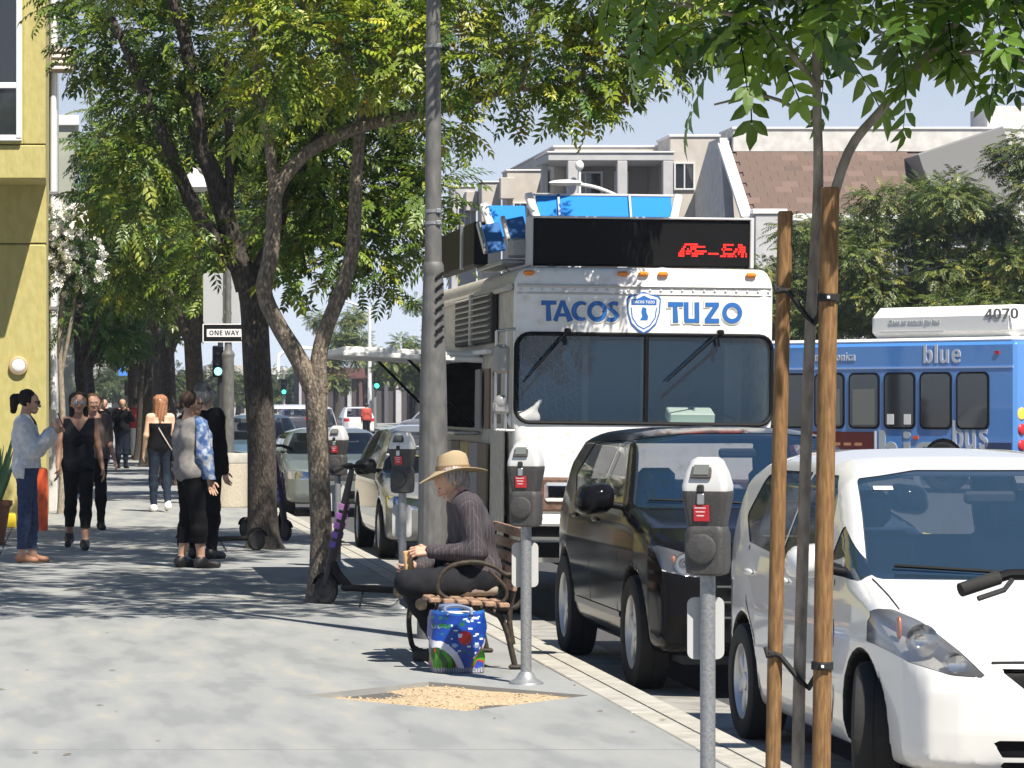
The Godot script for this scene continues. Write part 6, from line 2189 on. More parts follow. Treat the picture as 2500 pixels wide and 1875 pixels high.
		part("nail", box1(Vector3(xr - 0.008, y, -9.0625), Vector3(0.008, 0.008, 0.003), 0.001), MT.white, o)
		part("strap", tube1([Vector3(xl - 0.022, y + 0.03, -9.2), Vector3(xl + 0.01, y + 0.02, -9.195), Vector3(xr - 0.045, y - 0.05, -9.17), Vector3(xr - 0.02, y - 0.07, -9.18), Vector3(xr - 0.01, y - 0.03, -9.13)], [0.009, 0.009, 0.009, 0.009, 0.008], 6), MT.rubber, o)
		part("strap_end", tube1([Vector3(xl - 0.024, y + 0.04, -9.22), Vector3(xl - 0.024, y + 0.02, -9.2), Vector3(xl, y + 0.025, -9.19)], 0.008, 6), MT.rubber, o)
	tie.call(1.895)
	tie.call(0.862)
	# concrete waste bin
	p = thing("waste_bin", "round beige concrete waste bin beside the sign pole", "waste bin", Vector3(2.43, 0, -49.6))
	b = MB.new()
	b.lathe([Vector2(0.0, 0), Vector2(0.29, 0), Vector2(0.305, 0.03), Vector2(0.325, 0.66), Vector2(0.322, 0.675)], 28)
	part("drum", b, grain(mat(1, 1, 1, 0.9), noise_tex(0.05, [[0.0, 0.4, 0.35, 0.27], [1.0, 0.55, 0.5, 0.4]], 128, 4, 51), Vector3(3, 3, 3)), p)
	b = MB.new()
	b.lathe([Vector2(0.315, 0.675), Vector2(0.328, 0.685), Vector2(0.328, 0.72), Vector2(0.318, 0.8), Vector2(0.29, 0.83), Vector2(0.2, 0.83), Vector2(0.18, 0.7), Vector2(0, 0.7)], 28)
	part("rim", b, MT.kerb, p)
	# lamp post with signs
	p = thing("sign_lamp_post", "lamp post carrying the street signs above the waste bin", "lamp post", Vector3(2.46, 0, -50.2))
	b = MB.new()
	b.lathe([Vector2(0.1, 0), Vector2(0.092, 0.5), Vector2(0.09, 2.3), Vector2(0.1, 2.32), Vector2(0.1, 2.36), Vector2(0.06, 2.42), Vector2(0.048, 2.6), Vector2(0.045, 5.2), Vector2(0, 5.25)], 16)
	part("post", b, MT.pole, p)
	part("arm", tube1(curve(V([0, 4.6, 0, -0.15, 5.0, 0, -0.52, 5.25, 0]), 5), 0.025, 8), MT.pole, p)
	b = MB.new()
	b.lathe([Vector2(0.07, 4.86), Vector2(0.27, 4.9), Vector2(0.29, 4.93), Vector2(0.25, 5.02), Vector2(0.13, 5.12), Vector2(0.07, 5.17), Vector2(0.03, 5.25), Vector2(0, 5.25)], 22, Vector3(-0.52, 0, 0))
	part("lamp_shade", b, mat(0.5, 0.5, 0.5, 0.4), p)
	b = MB.new()
	b.prism(ring_poly(0.8, 0.29, 0.02), 0.01, Transform3D(Basis(), Vector3(0.0, 2.68, 0.055)))
	var ow := part("one_way_sign", b, MT.signwhite, p)
	b = MB.new()
	b.prism(ring_poly(0.765, 0.255, 0.01), 0.003, Transform3D(Basis(), Vector3(0.0, 2.68, 0.065)))
	part("sign_field", b, MT.black, ow)
	b = MB.new()
	b.prism(P([-0.335, 0.06, 0.2, 0.06, 0.2, 0.105, 0.36, 0.0, 0.2, -0.105, 0.2, -0.06, -0.335, -0.06]), 0.003, Transform3D(Basis(), Vector3(0.0, 2.68, 0.0685)))
	part("arrow", b, MT.signwhite, ow)
	text("sign_lettering", "ONE WAY", 0.075, MT.black, ow, Transform3D(Basis(), Vector3(-0.07, 2.68, 0.0725)), 0.46, 0.003)
	b = MB.new()
	b.prism(ring_poly(0.57, 0.78, 0.04), 0.006, Transform3D(Basis(), Vector3(-0.1, 3.22, -0.07)), 0.001)
	part("sign_back", b, mat(0.5, 0.51, 0.52, 0.4, 0.3), p)
	for yy in [3.0, 3.4]:
		part("bracket", box1(Vector3(0, yy, -0.03), Vector3(0.12, 0.04, 0.08), 0.005), MT.steel, p)
	# orange bollard
	p = thing("orange_bollard", "orange bollard standing by the corner of the yellow building", "bollard", Vector3(-0.35, 0, -40.6))
	b = MB.new()
	b.lathe([Vector2(0.082, 0), Vector2(0.08, 0.74), Vector2(0.07, 0.77), Vector2(0.04, 0.785), Vector2(0, 0.79)], 20)
	part("tube", b, MT.orange, p)
	# planter at the far left
	p = thing("planter", "terracotta coloured planter with dark spiky plant at the left edge", "planter", Vector3(-0.87, 0, -36.5))
	b = MB.new()
	b.lathe([Vector2(0, 0), Vector2(0.16, 0), Vector2(0.14, 0.05), Vector2(0.2, 0.42), Vector2(0.23, 0.45), Vector2(0.23, 0.5), Vector2(0.2, 0.5), Vector2(0.19, 0.44), Vector2(0, 0.44)], 22)
	part("pot", b, mat(0.24, 0.1, 0.05, 0.8), p)
	var rng := RandomNumberGenerator.new()
	rng.seed = 3
	for k in 34:
		b = MB.new()
		var a := rng.randf() * TAU
		var h := rng.randf_range(0.45, 0.85)
		var o := Vector3(cos(a), 0, sin(a)) * rng.randf_range(0.1, 0.3)
		b.tube([Vector3(o.x * 0.2, 0.42, o.z * 0.2), Vector3(o.x * 0.6, 0.42 + h * 0.5, o.z * 0.6), Vector3(o.x, 0.42 + h, o.z)], [0.025, 0.03, 0.003], 5, true, 0.25)
		part("leaf", b, mat(0.02, 0.06, 0.025, 0.5), p)

func build_bench() -> void:
	# the bench faces the pavement: local x to the road, origin under its middle
	var p := thing("park_bench", "park bench with brown slats and curly black iron ends, facing the pavement", "bench", Vector3(2.42, 0, -20.1))
	for e in 2:
		var z: float = [0.66, -0.66][e]
		var f := MB.new()
		var t := func(a: Array, r, sd := 8) -> void:
			var q := []
			for k in range(0, a.size(), 2):
				q.append(Vector3(a[k], a[k + 1], z))
			q = curve(q, 5)
			f.tube(q, r, sd)
		# seat rail with scroll, front leg, rear leg and back post, arm loop
		t.call([-0.31, 0.39, -0.29, 0.415, -0.1, 0.40, 0.1, 0.375, 0.24, 0.37, 0.3, 0.42], 0.016)
		f.lathe([Vector2(0.0, -0.02), Vector2(0.035, -0.02), Vector2(0.035, 0.02), Vector2(0.0, 0.02)], 16, Vector3(-0.31, 0.39, z), Basis(Vector3.RIGHT, PI / 2))
		t.call([-0.2, 0.4, -0.235, 0.3, -0.245, 0.18, -0.225, 0.05, -0.19, 0.02], 0.017)
		t.call([0.02, 0.38, 0.14, 0.34, 0.2, 0.24, 0.235, 0.1, 0.255, 0.01], 0.018)
		t.call([0.24, 0.15, 0.22, 0.3, 0.24, 0.45, 0.28, 0.65, 0.31, 0.83], 0.017)
		t.call([-0.1, 0.39, -0.2, 0.46, -0.2, 0.55, -0.13, 0.62, 0.0, 0.645, 0.12, 0.62, 0.2, 0.57, 0.27, 0.58], 0.014)
		t.call([0.1, 0.59, 0.19, 0.5, 0.2, 0.43, 0.14, 0.38], 0.012)
		f.box(Vector3(-0.19, 0.015, z), Vector3(0.08, 0.03, 0.05), 0.012)
		f.box(Vector3(0.255, 0.015, z), Vector3(0.08, 0.03, 0.05), 0.012)
		part("end_frame", f, MT.rust, p, 60)
	for k in 6:
		part("seat_slat", box1(Vector3(-0.235 + k * 0.083, 0.418 - k * 0.006, 0), Vector3(0.065, 0.028, 1.48), 0.006), MT.slat, p)
	for k in 5:
		part("back_slat", box1(Vector3(0.245 + k * 0.017, 0.5 + k * 0.078, 0), Vector3(0.024, 0.06, 1.48), 0.006, Basis(Vector3(0, 0, 1), -0.2)), MT.slat, p)
	# printed shopping bag under it
	var im := Image.create(256, 256, false, Image.FORMAT_RGB8)
	im.fill(Color(0.04, 0.22, 0.56))
	var rng := RandomNumberGenerator.new()
	rng.seed = 8
	for y in 256:
		for x in 256:
			var d := Vector2(x + 30, y - 300).length()
			if d < 190:
				im.set_pixel(x, y, Color(0.78, 0.76, 0.8) if d > 160 else Color(0.62, 0.6, 0.62))
			if d < 160:
				var g := sin(x * 0.12 + sin(y * 0.05) * 2.0)
				if x > 12 and x < 105 and y > 150:
					im.set_pixel(x, y, Color(0.25, 0.5, 0.08) if g > 0.1 else Color(0.1, 0.28, 0.05))
				elif x <= 12:
					im.set_pixel(x, y, Color(0.7, 0.12, 0.08))
				elif Vector2(x - 118, y - 225).length() < 22:
					im.set_pixel(x, y, Color(0.72, 0.1, 0.09))
			if Vector2(x - 150, (y - 110) * 1.1).length() < 32:
				im.set_pixel(x, y, Color(0.75, 0.12, 0.1) if x + y < 268 else Color(0.6, 0.06, 0.07))
			if y > 236 + 3 * sin(x * 0.1):
				im.set_pixel(x, y, Color(0.35, 0.36, 0.4) if (x / 6) % 2 else Color(0.6, 0.6, 0.64))
	for k in 14:
		var cc := Vector2(rng.randf_range(10, 245), rng.randf_range(40, 200))
		var tone: Color = [Color(0.05, 0.3, 0.62), Color(0.1, 0.36, 0.2), Color(0.02, 0.15, 0.42), Color(0.55, 0.6, 0.7)][k % 4]
		for y in range(maxi(int(cc.y) - 12, 0), mini(int(cc.y) + 12, 256)):
			for x in range(maxi(int(cc.x) - 16, 0), mini(int(cc.x) + 16, 256)):
				if Vector2(x - cc.x, (y - cc.y) * 1.5).length() < 13 + 3 * sin(x * 0.9 + k) and Vector2(x + 30, y - 300).length() > 190:
					im.set_pixel(x, y, tone)
	for k in 34:
		im.fill_rect(Rect2i(rng.randi_range(10, 225), rng.randi_range(20, 170), rng.randi_range(8, 24), rng.randi_range(5, 10)), Color(0.75, 0.8, 0.86) if k % 3 else Color(0.12, 0.42, 0.3))
	for k in 6:
		im.fill_rect(Rect2i(200 + (k % 2) * 22, 90 + k * 20, 18, 9), Color(0.85, 0.88, 0.9))
	im.fill_rect(Rect2i(0, 0, 256, 12), Color(0.12, 0.36, 0.66))
	var bm := StandardMaterial3D.new()
	bm.albedo_texture = ImageTexture.create_from_image(im)
	bm.roughness = 0.35
	var bag := thing("shopping_bag", "blue printed shopping bag with vegetable pictures standing under the bench", "bag", Vector3(2.3, 0, -19.25), 0.08)
	var b := MB.new()
	var nx := 10
	var rings := []
	for yk in 9:
		var fy := yk / 8.0
		var ring := []
		for k in 40:
			var a := TAU * k / 40
			var c := Vector2(cos(a), sin(a))
			var sq := pow(pow(absf(c.x), 5) + pow(absf(c.y), 5), -0.2)
			var w := 0.148 + 0.02 * sin(fy * 2.4) - 0.004 * fy + 0.006 * sin(fy * 9 + a * 2) + 0.004 * sin(fy * 23 + a * 5)
			var q := c * sq * Vector2(w, 0.1 + 0.012 * sin(fy * 7.0 + a * 3.0) + 0.006 * sin(a * 9.0 + fy * 14.0))
			ring.append(Vector3(q.x, 0.005 + fy * 0.36 + (0.012 * sin(a * 3.0) if yk == 8 else 0.0), q.y))
		rings.append(ring)
	for yk in 8:
		for k in 40:
			var k2 := (k + 1) % 40
			var u0: float = fposmod(0.75 - k / 40.0, 1.0) * 2.0
			var r0: Array = rings[yk]
			var r1: Array = rings[yk + 1]
			b.quad(r0[k2], r0[k], r1[k], r1[k2])
			var uv := func(p: Vector3, f: float) -> Vector2: return Vector2(0.5 + p.x / 0.32 if absf(p.z) > 0.085 else 0.5 + signf(p.x) * 0.5 + p.z * 2.0, 1.0 - f)
			var f0 := yk / 8.0
			var f1 := (yk + 1) / 8.0
			for w in [[r0[k2], f0], [r1[k], f1], [r0[k], f0], [r0[k2], f0], [r1[k2], f1], [r1[k], f1]]:
				b.u.append(uv.call(w[0], w[1]))
	part("bag_body", b, bm, bag, 60)
	part("contents", box1(Vector3(0.02, 0.335, 0), Vector3(0.24, 0.05, 0.15), 0.02), mat(0.55, 0.56, 0.62, 0.6), bag)
	for sg in [-1.0, 1.0]:
		part("strap", tube1(curve(V([-0.07, 0.345, sg * 0.1, -0.085, 0.385, sg * 0.075, -0.01, 0.395, sg * 0.06, 0.06, 0.38, sg * 0.08, 0.07, 0.345, sg * 0.1]), 4), 0.011, 6), mat(0.12, 0.16, 0.26, 0.6), bag)

# ---------------------------------------------------------------- people
func joints(over := {}) -> Dictionary:   # a standing adult of 1.70 m facing +z, left side at +x
	var j := {
		"pel": Vector3(0, 0.97, 0), "chest": Vector3(0, 1.26, -0.01), "neck": Vector3(0, 1.43, -0.015), "head": Vector3(0, 1.585, 0.015),
		"shL": Vector3(0.165, 1.39, -0.015), "elL": Vector3(0.205, 1.12, -0.03), "wrL": Vector3(0.215, 0.875, 0.04),
		"hipL": Vector3(0.085, 0.92, 0), "knL": Vector3(0.095, 0.5, 0.015), "anL": Vector3(0.1, 0.085, -0.02), "toL": Vector3(0.115, 0.03, 0.14),
		"shR": Vector3(-0.165, 1.39, -0.015), "elR": Vector3(-0.205, 1.12, -0.03), "wrR": Vector3(-0.215, 0.875, 0.04),
		"hipR": Vector3(-0.085, 0.92, 0), "knR": Vector3(-0.095, 0.5, 0.015), "anR": Vector3(-0.1, 0.085, -0.02), "toR": Vector3(-0.115, 0.03, 0.14),
		"face": Vector3(0, 0, 1), "crown": Vector3(0, 1, 0),
	}
	for k in over:
		j[k] = over[k]
	return j

func bones_of(j: Dictionary, groups: Array, g := 0.0, b := 1.0) -> Array:   # g grows the radii, b is the build
	var o := []
	var lat: Vector3 = (j.hipL - j.hipR).normalized()
	var lat2: Vector3 = (j.shL - j.shR).normalized()
	for q in groups:
		match q:
			"pelvis":
				o.append([j.pel - lat * 0.065 * b, j.pel + lat * 0.065 * b, 0.102 * b + g, 0.102 * b + g, 0.05])
				o.append([j.hipL, j.hipR, 0.09 * b + g, 0.09 * b + g, 0.05])
			"torso":
				var low: Vector3 = j.pel + (j.chest - j.pel) * 0.25
				for s in [-1.0, 1.0]:
					o.append([j.pel + lat * s * 0.05 * b, low + lat * s * 0.05 * b, 0.095 * b + g, 0.088 * b + g, 0.05])
					o.append([low + lat * s * 0.05 * b, j.chest + lat2 * s * 0.07 * b, 0.088 * b + g, 0.095 * b + g, 0.05])
					o.append([j.chest + lat2 * s * 0.07 * b, j.neck + lat2 * s * 0.06 * b - (j.neck - j.chest) * 0.35, 0.095 * b + g, 0.075 * b + g, 0.05])
				o.append([j.shL - lat2 * 0.02, j.shR + lat2 * 0.02, 0.058 * b + g, 0.058 * b + g, 0.05])
				o.append([j.neck - (j.neck - j.chest) * 0.2, j.neck, 0.07 * b + g * 0.6, 0.055 + g * 0.4, 0.04])
			"neck":
				o.append([j.neck - (j.head - j.neck) * 0.3, j.head - j.crown * 0.03 - j.face * 0.02, 0.056 + g, 0.052 + g])
			"armU":
				for s in ["L", "R"]:
					o.append([j["sh" + s], j["el" + s], 0.05 * b + g, 0.04 * b + g])
			"armL":
				for s in ["L", "R"]:
					o.append([j["el" + s], j["wr" + s], 0.04 * b + g, 0.027 + g])
			"armUL", "armUR":
				o.append([j["sh" + q[4]], j["el" + q[4]], 0.05 * b + g, 0.04 * b + g])
			"armLL", "armLR":
				o.append([j["el" + q[4]], j["wr" + q[4]], 0.04 * b + g, 0.027 + g])
			"legU":
				for s in ["L", "R"]:
					o.append([j["hip" + s], j["kn" + s], 0.088 * b + g, 0.056 * b + g])
			"legL":
				for s in ["L", "R"]:
					var m: Vector3 = j["kn" + s].lerp(j["an" + s], 0.3)
					o.append([j["kn" + s], m, 0.055 * b + g, 0.057 * b + g])
					o.append([m, j["an" + s], 0.057 * b + g, 0.037 + g])
			"foot", "footL", "footR":
				for s in (["L", "R"] if q.length() == 4 else [q[4]]):
					o.append([j["an" + s] + (j["to" + s] - j["an" + s]) * Vector3(-0.15, 0.6, -0.15), j["to" + s], 0.034 + g, 0.027 + g])
					o.append([j["an" + s], j["an" + s] + (j["to" + s] - j["an" + s]) * Vector3(-0.15, 0.6, -0.15), 0.036 + g, 0.032 + g])
	return o

func hand_bones(w: Vector3, d: Vector3, thumb: Vector3, curl: float, k := 1.0) -> Array:
	d = d.normalized()
	var s := (thumb - d * thumb.dot(d)).normalized()
	var n := d.cross(s) 
	var o := []
	for q in [-1.0, 1.0]:
		o.append([w + s * q * 0.01 * k, w + (d * 0.075 + s * q * 0.022) * k, 0.018 * k, 0.015 * k, 0.015])
	var ln := [0.068, 0.078, 0.072, 0.056]
	for f in 4:
		var a := w + (d * (0.084 - 0.004 * absf(f - 1)) + s * (0.03 - 0.0195 * f)) * k
		var sp := s * (0.1 - 0.07 * f)
		var d1 := (d * cos(curl * 0.7) + n * sin(curl * 0.7) + sp).normalized()
		var d2 := (d * cos(curl * 1.7) + n * sin(curl * 1.7) + sp * 0.5).normalized()
		var m: Vector3 = a + d1 * ln[f] * 0.52 * k
		o.append([w + (d * 0.05 + s * (0.022 - 0.0145 * f)) * k, a, 0.011 * k, 0.0095 * k, 0.006])
		o.append([a, m, 0.0092 * k, 0.0085 * k, 0.005])
		o.append([m, m + d2 * ln[f] * 0.5 * k, 0.0083 * k, 0.0068 * k, 0.005])
	var t0 := w + (d * 0.022 + s * 0.024) * k
	var t1 := t0 + (s * 0.03 + d * 0.028 + n * 0.012) * k
	o.append([w + d * 0.02 * k, t0, 0.014 * k, 0.0125 * k, 0.01])
	o.append([t0, t1, 0.0125 * k, 0.0105 * k, 0.008])
	o.append([t1, t1 + (d * 0.028 + s * 0.004 + n * 0.014 * (1.0 + curl)) * k, 0.0105 * k, 0.0085 * k, 0.006])
	return o

func head_bones(j: Dictionary, k := 1.0) -> Array:
	var h: Vector3 = j.head
	var f: Vector3 = j.face.normalized()
	var u: Vector3 = (j.crown - f * j.crown.dot(f)).normalized()
	var r := u.cross(f)
	var at := func(x: float, y: float, z: float) -> Vector3: return h + (r * x + u * y + f * z) * k
	return [
		[at.call(0.012, 0.035, -0.028), at.call(-0.012, 0.035, -0.028), 0.083 * k, 0.083 * k, 0.03],
		[at.call(0.01, 0.03, 0.02), at.call(-0.01, 0.03, 0.02), 0.07 * k, 0.07 * k, 0.03],
		[at.call(0, -0.02, 0.02), at.call(0, -0.07, 0.055), 0.062 * k, 0.036 * k, 0.03],
		[at.call(0.02, -0.074, 0.066), at.call(-0.02, -0.074, 0.066), 0.019 * k, 0.019 * k, 0.02],
		[at.call(0, 0.018, 0.09), at.call(0, -0.022, 0.109), 0.009 * k, 0.0135 * k, 0.012],
		[at.call(0.014, -0.026, 0.096), at.call(-0.014, -0.026, 0.096), 0.008 * k, 0.008 * k, 0.01],
		[at.call(0.018, -0.052, 0.085), at.call(-0.018, -0.052, 0.085), 0.011 * k, 0.011 * k, 0.01],
		[at.call(0.03, 0.03, 0.082), at.call(-0.03, 0.03, 0.082), 0.012 * k, 0.012 * k, 0.015],
		[at.call(0.079, 0.012, -0.012), at.call(0.082, -0.022, -0.006), 0.015 * k, 0.01 * k, 0.008],
		[at.call(-0.079, 0.012, -0.012), at.call(-0.082, -0.022, -0.006), 0.015 * k, 0.01 * k, 0.008],
		[at.call(0.038, -0.02, 0.068), at.call(0.03, -0.01, 0.074), 0.02 * k, 0.018 * k, 0.02],
		[at.call(-0.038, -0.02, 0.068), at.call(-0.03, -0.01, 0.074), 0.02 * k, 0.018 * k, 0.02],
	]

# s: at, turn, label, j, tall, cell, skin, wear [[name, groups, grow, material, cut callable or null]], hair bones (head frame), hands {L:[dir, thumb, curl]}
func person(s: Dictionary) -> Node3D:
	var o := thing("person", s.label, "person", s.at, s.get("turn", 0.0), s.get("group", ""))
	var j: Dictionary = s.j
	var cell: float = s.get("cell", 0.016)
	var b: float = s.get("build", 1.0)
	var skin: Material = s.get("skin", MT.skin)
	var fine := cell < 0.025
	var folds := FastNoiseLite.new()
	folds.frequency = 9.0
	folds.fractal_octaves = 3
	folds.seed = taken.get("person", 0)
	var sm := bones_net(bones_of(j, ["pelvis", "torso", "neck", "armU", "armL", "legU", "legL", "foot"], 0.0, b), cell)
	sm.add(bones_net(head_bones(j), 0.0055 if fine else cell * 0.6))
	for q in ["L", "R"]:
		var d: Vector3 = j["wr" + q] - j["el" + q]
		var hd: Array = s.hands[q] if s.has("hands") and s.hands.has(q) else [d, Vector3(0, 0, 1), 0.45]
		if fine:
			sm.add(bones_net(hand_bones(j["wr" + q] + (hd[0] as Vector3).normalized() * 0.012, hd[0], hd[1], hd[2]), 0.0052))
		else:
			sm.add(bones_net([[j["wr" + q], j["wr" + q] + d.normalized() * 0.1, 0.03, 0.025], [j["wr" + q] + d.normalized() * 0.1, j["wr" + q] + d.normalized() * 0.16, 0.022, 0.012]], cell * 0.7))
	part("body", sm, skin, o)
	var f: Vector3 = j.face.normalized()
	var u: Vector3 = (j.crown - f * j.crown.dot(f)).normalized()
	var r := u.cross(f)
	for w in s.wear:
		var bn := []
		for q in w[1]:
			if q is Array:
				bn.append(q)
			else:
				bn.append_array(bones_of(j, [q], w[2], b))
		var c := bones_net(bn, cell * 0.85, 0.04)
		if w.size() > 4 and w[4]:
			c = c.cut(w[4])[1]
		if fine:
			c.crease(0.012 if not w[0] in ["shoe", "sandal", "leggings"] else 0.003, folds, Vector3(1.2, 0.75, 1.2))
		part(w[0], c, w[3], o)
	if s.has("hair"):
		var hb := []
		for q in s.hair:
			hb.append([j.head + r * q[0] + u * q[1] + f * q[2], j.head + r * q[3] + u * q[4] + f * q[5], q[6], q[7], 0.02])
		var hr := bones_net(hb, 0.009 if fine else cell * 0.7)
		if fine:
			hr.crease(0.012, folds, Vector3(3.5, 0.5, 3.5))
		if fine:
			hr = hr.cut(func(p: Vector3) -> float:
				var q: Vector3 = p - j.head
				return maxf(0.03 - q.dot(f) , q.dot(u) - 0.065))[1]
		part("hair", hr, s.get("hairmat", MT.hairdark), o)
	if fine and not s.get("noface", false):
		var lips := MB.new()
		lips.ball(j.head + u * -0.052 + f * 0.096, Vector3(0.02, 0.006, 0.006), 8, 5, Basis(r, u, f))
		part("mouth", lips, mat(0.35, 0.12, 0.1, 0.5), o)
		if s.has("glasses"):
			var g := MB.new()
			for sg in [-1.0, 1.0]:
				g.ball(j.head + r * sg * 0.032 + u * 0.014 + f * 0.099, Vector3(0.029, 0.021, 0.01), 12, 6, Basis(r, u, f))
				g.rod(j.head + r * sg * 0.06 + u * 0.018 + f * 0.09, j.head + r * sg * 0.083 + u * 0.012 - f * 0.005, 0.005)
			g.rod(j.head + r * 0.012 + u * 0.02 + f * 0.104, j.head - r * 0.012 + u * 0.02 + f * 0.104, 0.004)
			part("sunglasses", g, s.glasses, o)
		else:
			for sg in [-1.0, 1.0]:
				var e := MB.new()
				e.ball(j.head + r * sg * 0.031 + u * 0.012 + f * 0.084, Vector3(0.014, 0.007, 0.008), 10, 6, Basis(r, u, f))
				part("eye", e, MT.dark, o)
	return o

func above(y: float) -> Callable:
	return func(p: Vector3) -> float: return y - p.y

func below(y: float) -> Callable:
	return func(p: Vector3) -> float: return p.y - y

func build_people() -> void:
	var jeans := grain(mat(1, 1, 1, 0.85), noise_tex(0.04, [[0.0, 0.012, 0.025, 0.07], [0.5, 0.025, 0.045, 0.11], [1.0, 0.05, 0.085, 0.18]], 256, 4, 61), Vector3(2, 2, 2), false)
	var cloth := func(r: float, g: float, b: float) -> StandardMaterial3D:
		var m := grain(mat(1, 1, 1, 0.9), noise_tex(0.03, [[0.0, r * 0.7, g * 0.7, b * 0.7], [1.0, r * 1.25, g * 1.25, b * 1.25]], 128, 4, 62), Vector3(3, 3, 3), false)
		m.metallic_specular = 0.2
		return m
	var blackc: Material = cloth.call(0.009, 0.009, 0.0105)
	var charcoal: Material = cloth.call(0.02, 0.021, 0.025)
	var whitec: Material = cloth.call(0.68, 0.67, 0.67)
	var dark := mat(0.012, 0.011, 0.011, 0.5)
	var shades := mat(0.008, 0.008, 0.008, 0.1)
	# --- seated man, facing -x; local frame faces +z, turned to the left
	var j := joints({
		"pel": Vector3(0, 0.54, 0.0), "chest": Vector3(0, 0.83, 0.05), "neck": Vector3(0, 1.01, 0.1), "head": Vector3(0.01, 1.115, 0.175),
		"face": Vector3(0.05, -0.75, 1), "crown": Vector3(0, 1, 0.5),
		"shL": Vector3(0.175, 0.955, 0.09), "elL": Vector3(0.235, 0.69, 0.045), "wrL": Vector3(0.13, 0.685, 0.31),
		"shR": Vector3(-0.175, 0.955, 0.1), "elR": Vector3(-0.22, 0.68, 0.12), "wrR": Vector3(-0.06, 0.585, 0.36),
		"hipL": Vector3(0.09, 0.52, 0.0), "knL": Vector3(0.2, 0.5, 0.46), "anL": Vector3(0.16, 0.465, 0.1), "toL": Vector3(0.15, 0.455, -0.06),
		"hipR": Vector3(-0.09, 0.52, 0.0), "knR": Vector3(-0.12, 0.5, 0.42), "anR": Vector3(-0.06, 0.085, 0.22), "toR": Vector3(-0.07, 0.03, 0.37),
	})
	var im := Image.create(64, 64, false, Image.FORMAT_RGB8)
	for y in 64:
		for x in 64:
			var c := 0.36 if x % 16 < 3 else (0.27 if x % 16 in [8, 9] else 0.2)
			im.set_pixel(x, y, Color(c * 1.03, c * 0.95, c * 1.02))
	var shirt := mat(1, 1, 1, 0.9)
	shirt.albedo_texture = ImageTexture.create_from_image(im)
	shirt.uv1_triplanar = true
	shirt.uv1_scale = Vector3(11, 11, 11)
	var man := person({
		"at": Vector3(2.53, 0, -20.0), "turn": -PI / 2, "label": "seated person in straw hat and dark striped shirt bending over something on the bench",
		"j": j, "cell": 0.014, "build": 1.06, "skin": MT.skin,
		"hands": {"L": [Vector3(-0.02, 0.05, 1), Vector3(-0.5, 0.6, -0.1), 0.75], "R": [Vector3(0.45, -0.25, 1), Vector3(0.3, 0.9, 0), 0.8]},
		"wear": [
			["trousers", ["pelvis", "legU", "legL"], 0.016, charcoal, func(p: Vector3) -> float: return maxf(p.y - 0.1, 0.0 - p.z) if p.y < 0.3 else 1.0],
			["shirt", ["torso", "pelvis", "armU", "armL"], 0.017, shirt, func(p: Vector3) -> float: return minf(p.y - 0.47, 1.06 - p.y - (p.z - 0.1) * 0.5)],
			["shoe", ["footL"], 0.012, mat(0.3, 0.26, 0.21, 0.8)], ["shoe", ["footR"], 0.012, mat(0.05, 0.045, 0.04, 0.8)],
		],
		"hair": [[-0.02, 0.03, -0.03, 0.02, 0.03, -0.03, 0.088, 0.088], [0, -0.03, -0.06, 0, -0.05, -0.05, 0.05, 0.045]], "hairmat": hairmat(0.28, 0.26, 0.24),
	})
	var beard := bones_net([[j.head + Vector3(0.02, -0.1, 0.0), j.head + Vector3(-0.02, -0.1, 0.0), 0.026, 0.026], [j.head + Vector3(0.055, -0.06, -0.03), j.head + Vector3(0.03, -0.1, 0.0), 0.018, 0.022]], 0.008)
	part("beard", beard, mat(0.38, 0.25, 0.19, 0.9), man)
	# straw hat
	var hat := MB.new()
	var tilt := Basis.from_euler(Vector3(0.06, 0, 0.05))
	var rings := []
	for q in [[0.2, 0.0, 0.0], [0.196, 0.004, 0.0], [0.14, 0.006, 0.0], [0.1, 0.016, 0.0], [0.094, 0.03, 0], [0.09, 0.08, 0], [0.08, 0.12, 0.2], [0.06, 0.138, 0.8], [0.035, 0.135, 1.0], [0.008, 0.125, 1.0]]:
		var ring := PackedVector3Array()
		for k in 36:
			var a := -TAU * k / 36
			var y: float = q[1]
			if q[0] > 0.12:
				y += 0.022 * cos(2 * a) * (q[0] - 0.1) / 0.1 - 0.035 * maxf(sin(a), 0) * (q[0] - 0.1) / 0.1 + 0.02 * maxf(-sin(a), 0) * (q[0] - 0.1) / 0.1
			y -= q[2] * (0.022 * (1 - absf(cos(a))) + 0.02 * maxf(sin(a), 0))
			ring.append(j.head + Vector3(0, 0.052, -0.012) + tilt * Vector3(cos(a) * q[0] * 0.92, y, sin(a) * q[0] * 1.08))
		rings.append(ring)
	hat.loft(rings, true, true)
	var straw := grain(mat(1, 1, 1, 0.85), noise_tex(0.05, [[0.0, 0.25, 0.185, 0.105], [0.5, 0.36, 0.275, 0.165], [1.0, 0.44, 0.35, 0.22]], 256, 4, 63), Vector3(8, 8, 8), false)
	var ht := part("hat", hat, straw, man, 50)
	var band := MB.new()
	band.lathe([Vector2(0.097, 0.018), Vector2(0.1, 0.02), Vector2(0.097, 0.045), Vector2(0.094, 0.046)], 30, j.head + Vector3(0, 0.052, -0.012), tilt * Basis.from_scale(Vector3(0.93, 1, 1.09)))
	part("hat_band", band, mat(0.2, 0.12, 0.06, 0.8), ht)
	whole("wooden_block", box1(Vector3(2.088, 0.605, -19.93), Vector3(0.055, 0.17, 0.045), 0.006, Basis(Vector3(0, 0, 1), 0.12)), mat(0.52, 0.32, 0.15, 0.7), "pale wooden block held by the seated person in the straw hat", "wooden block")

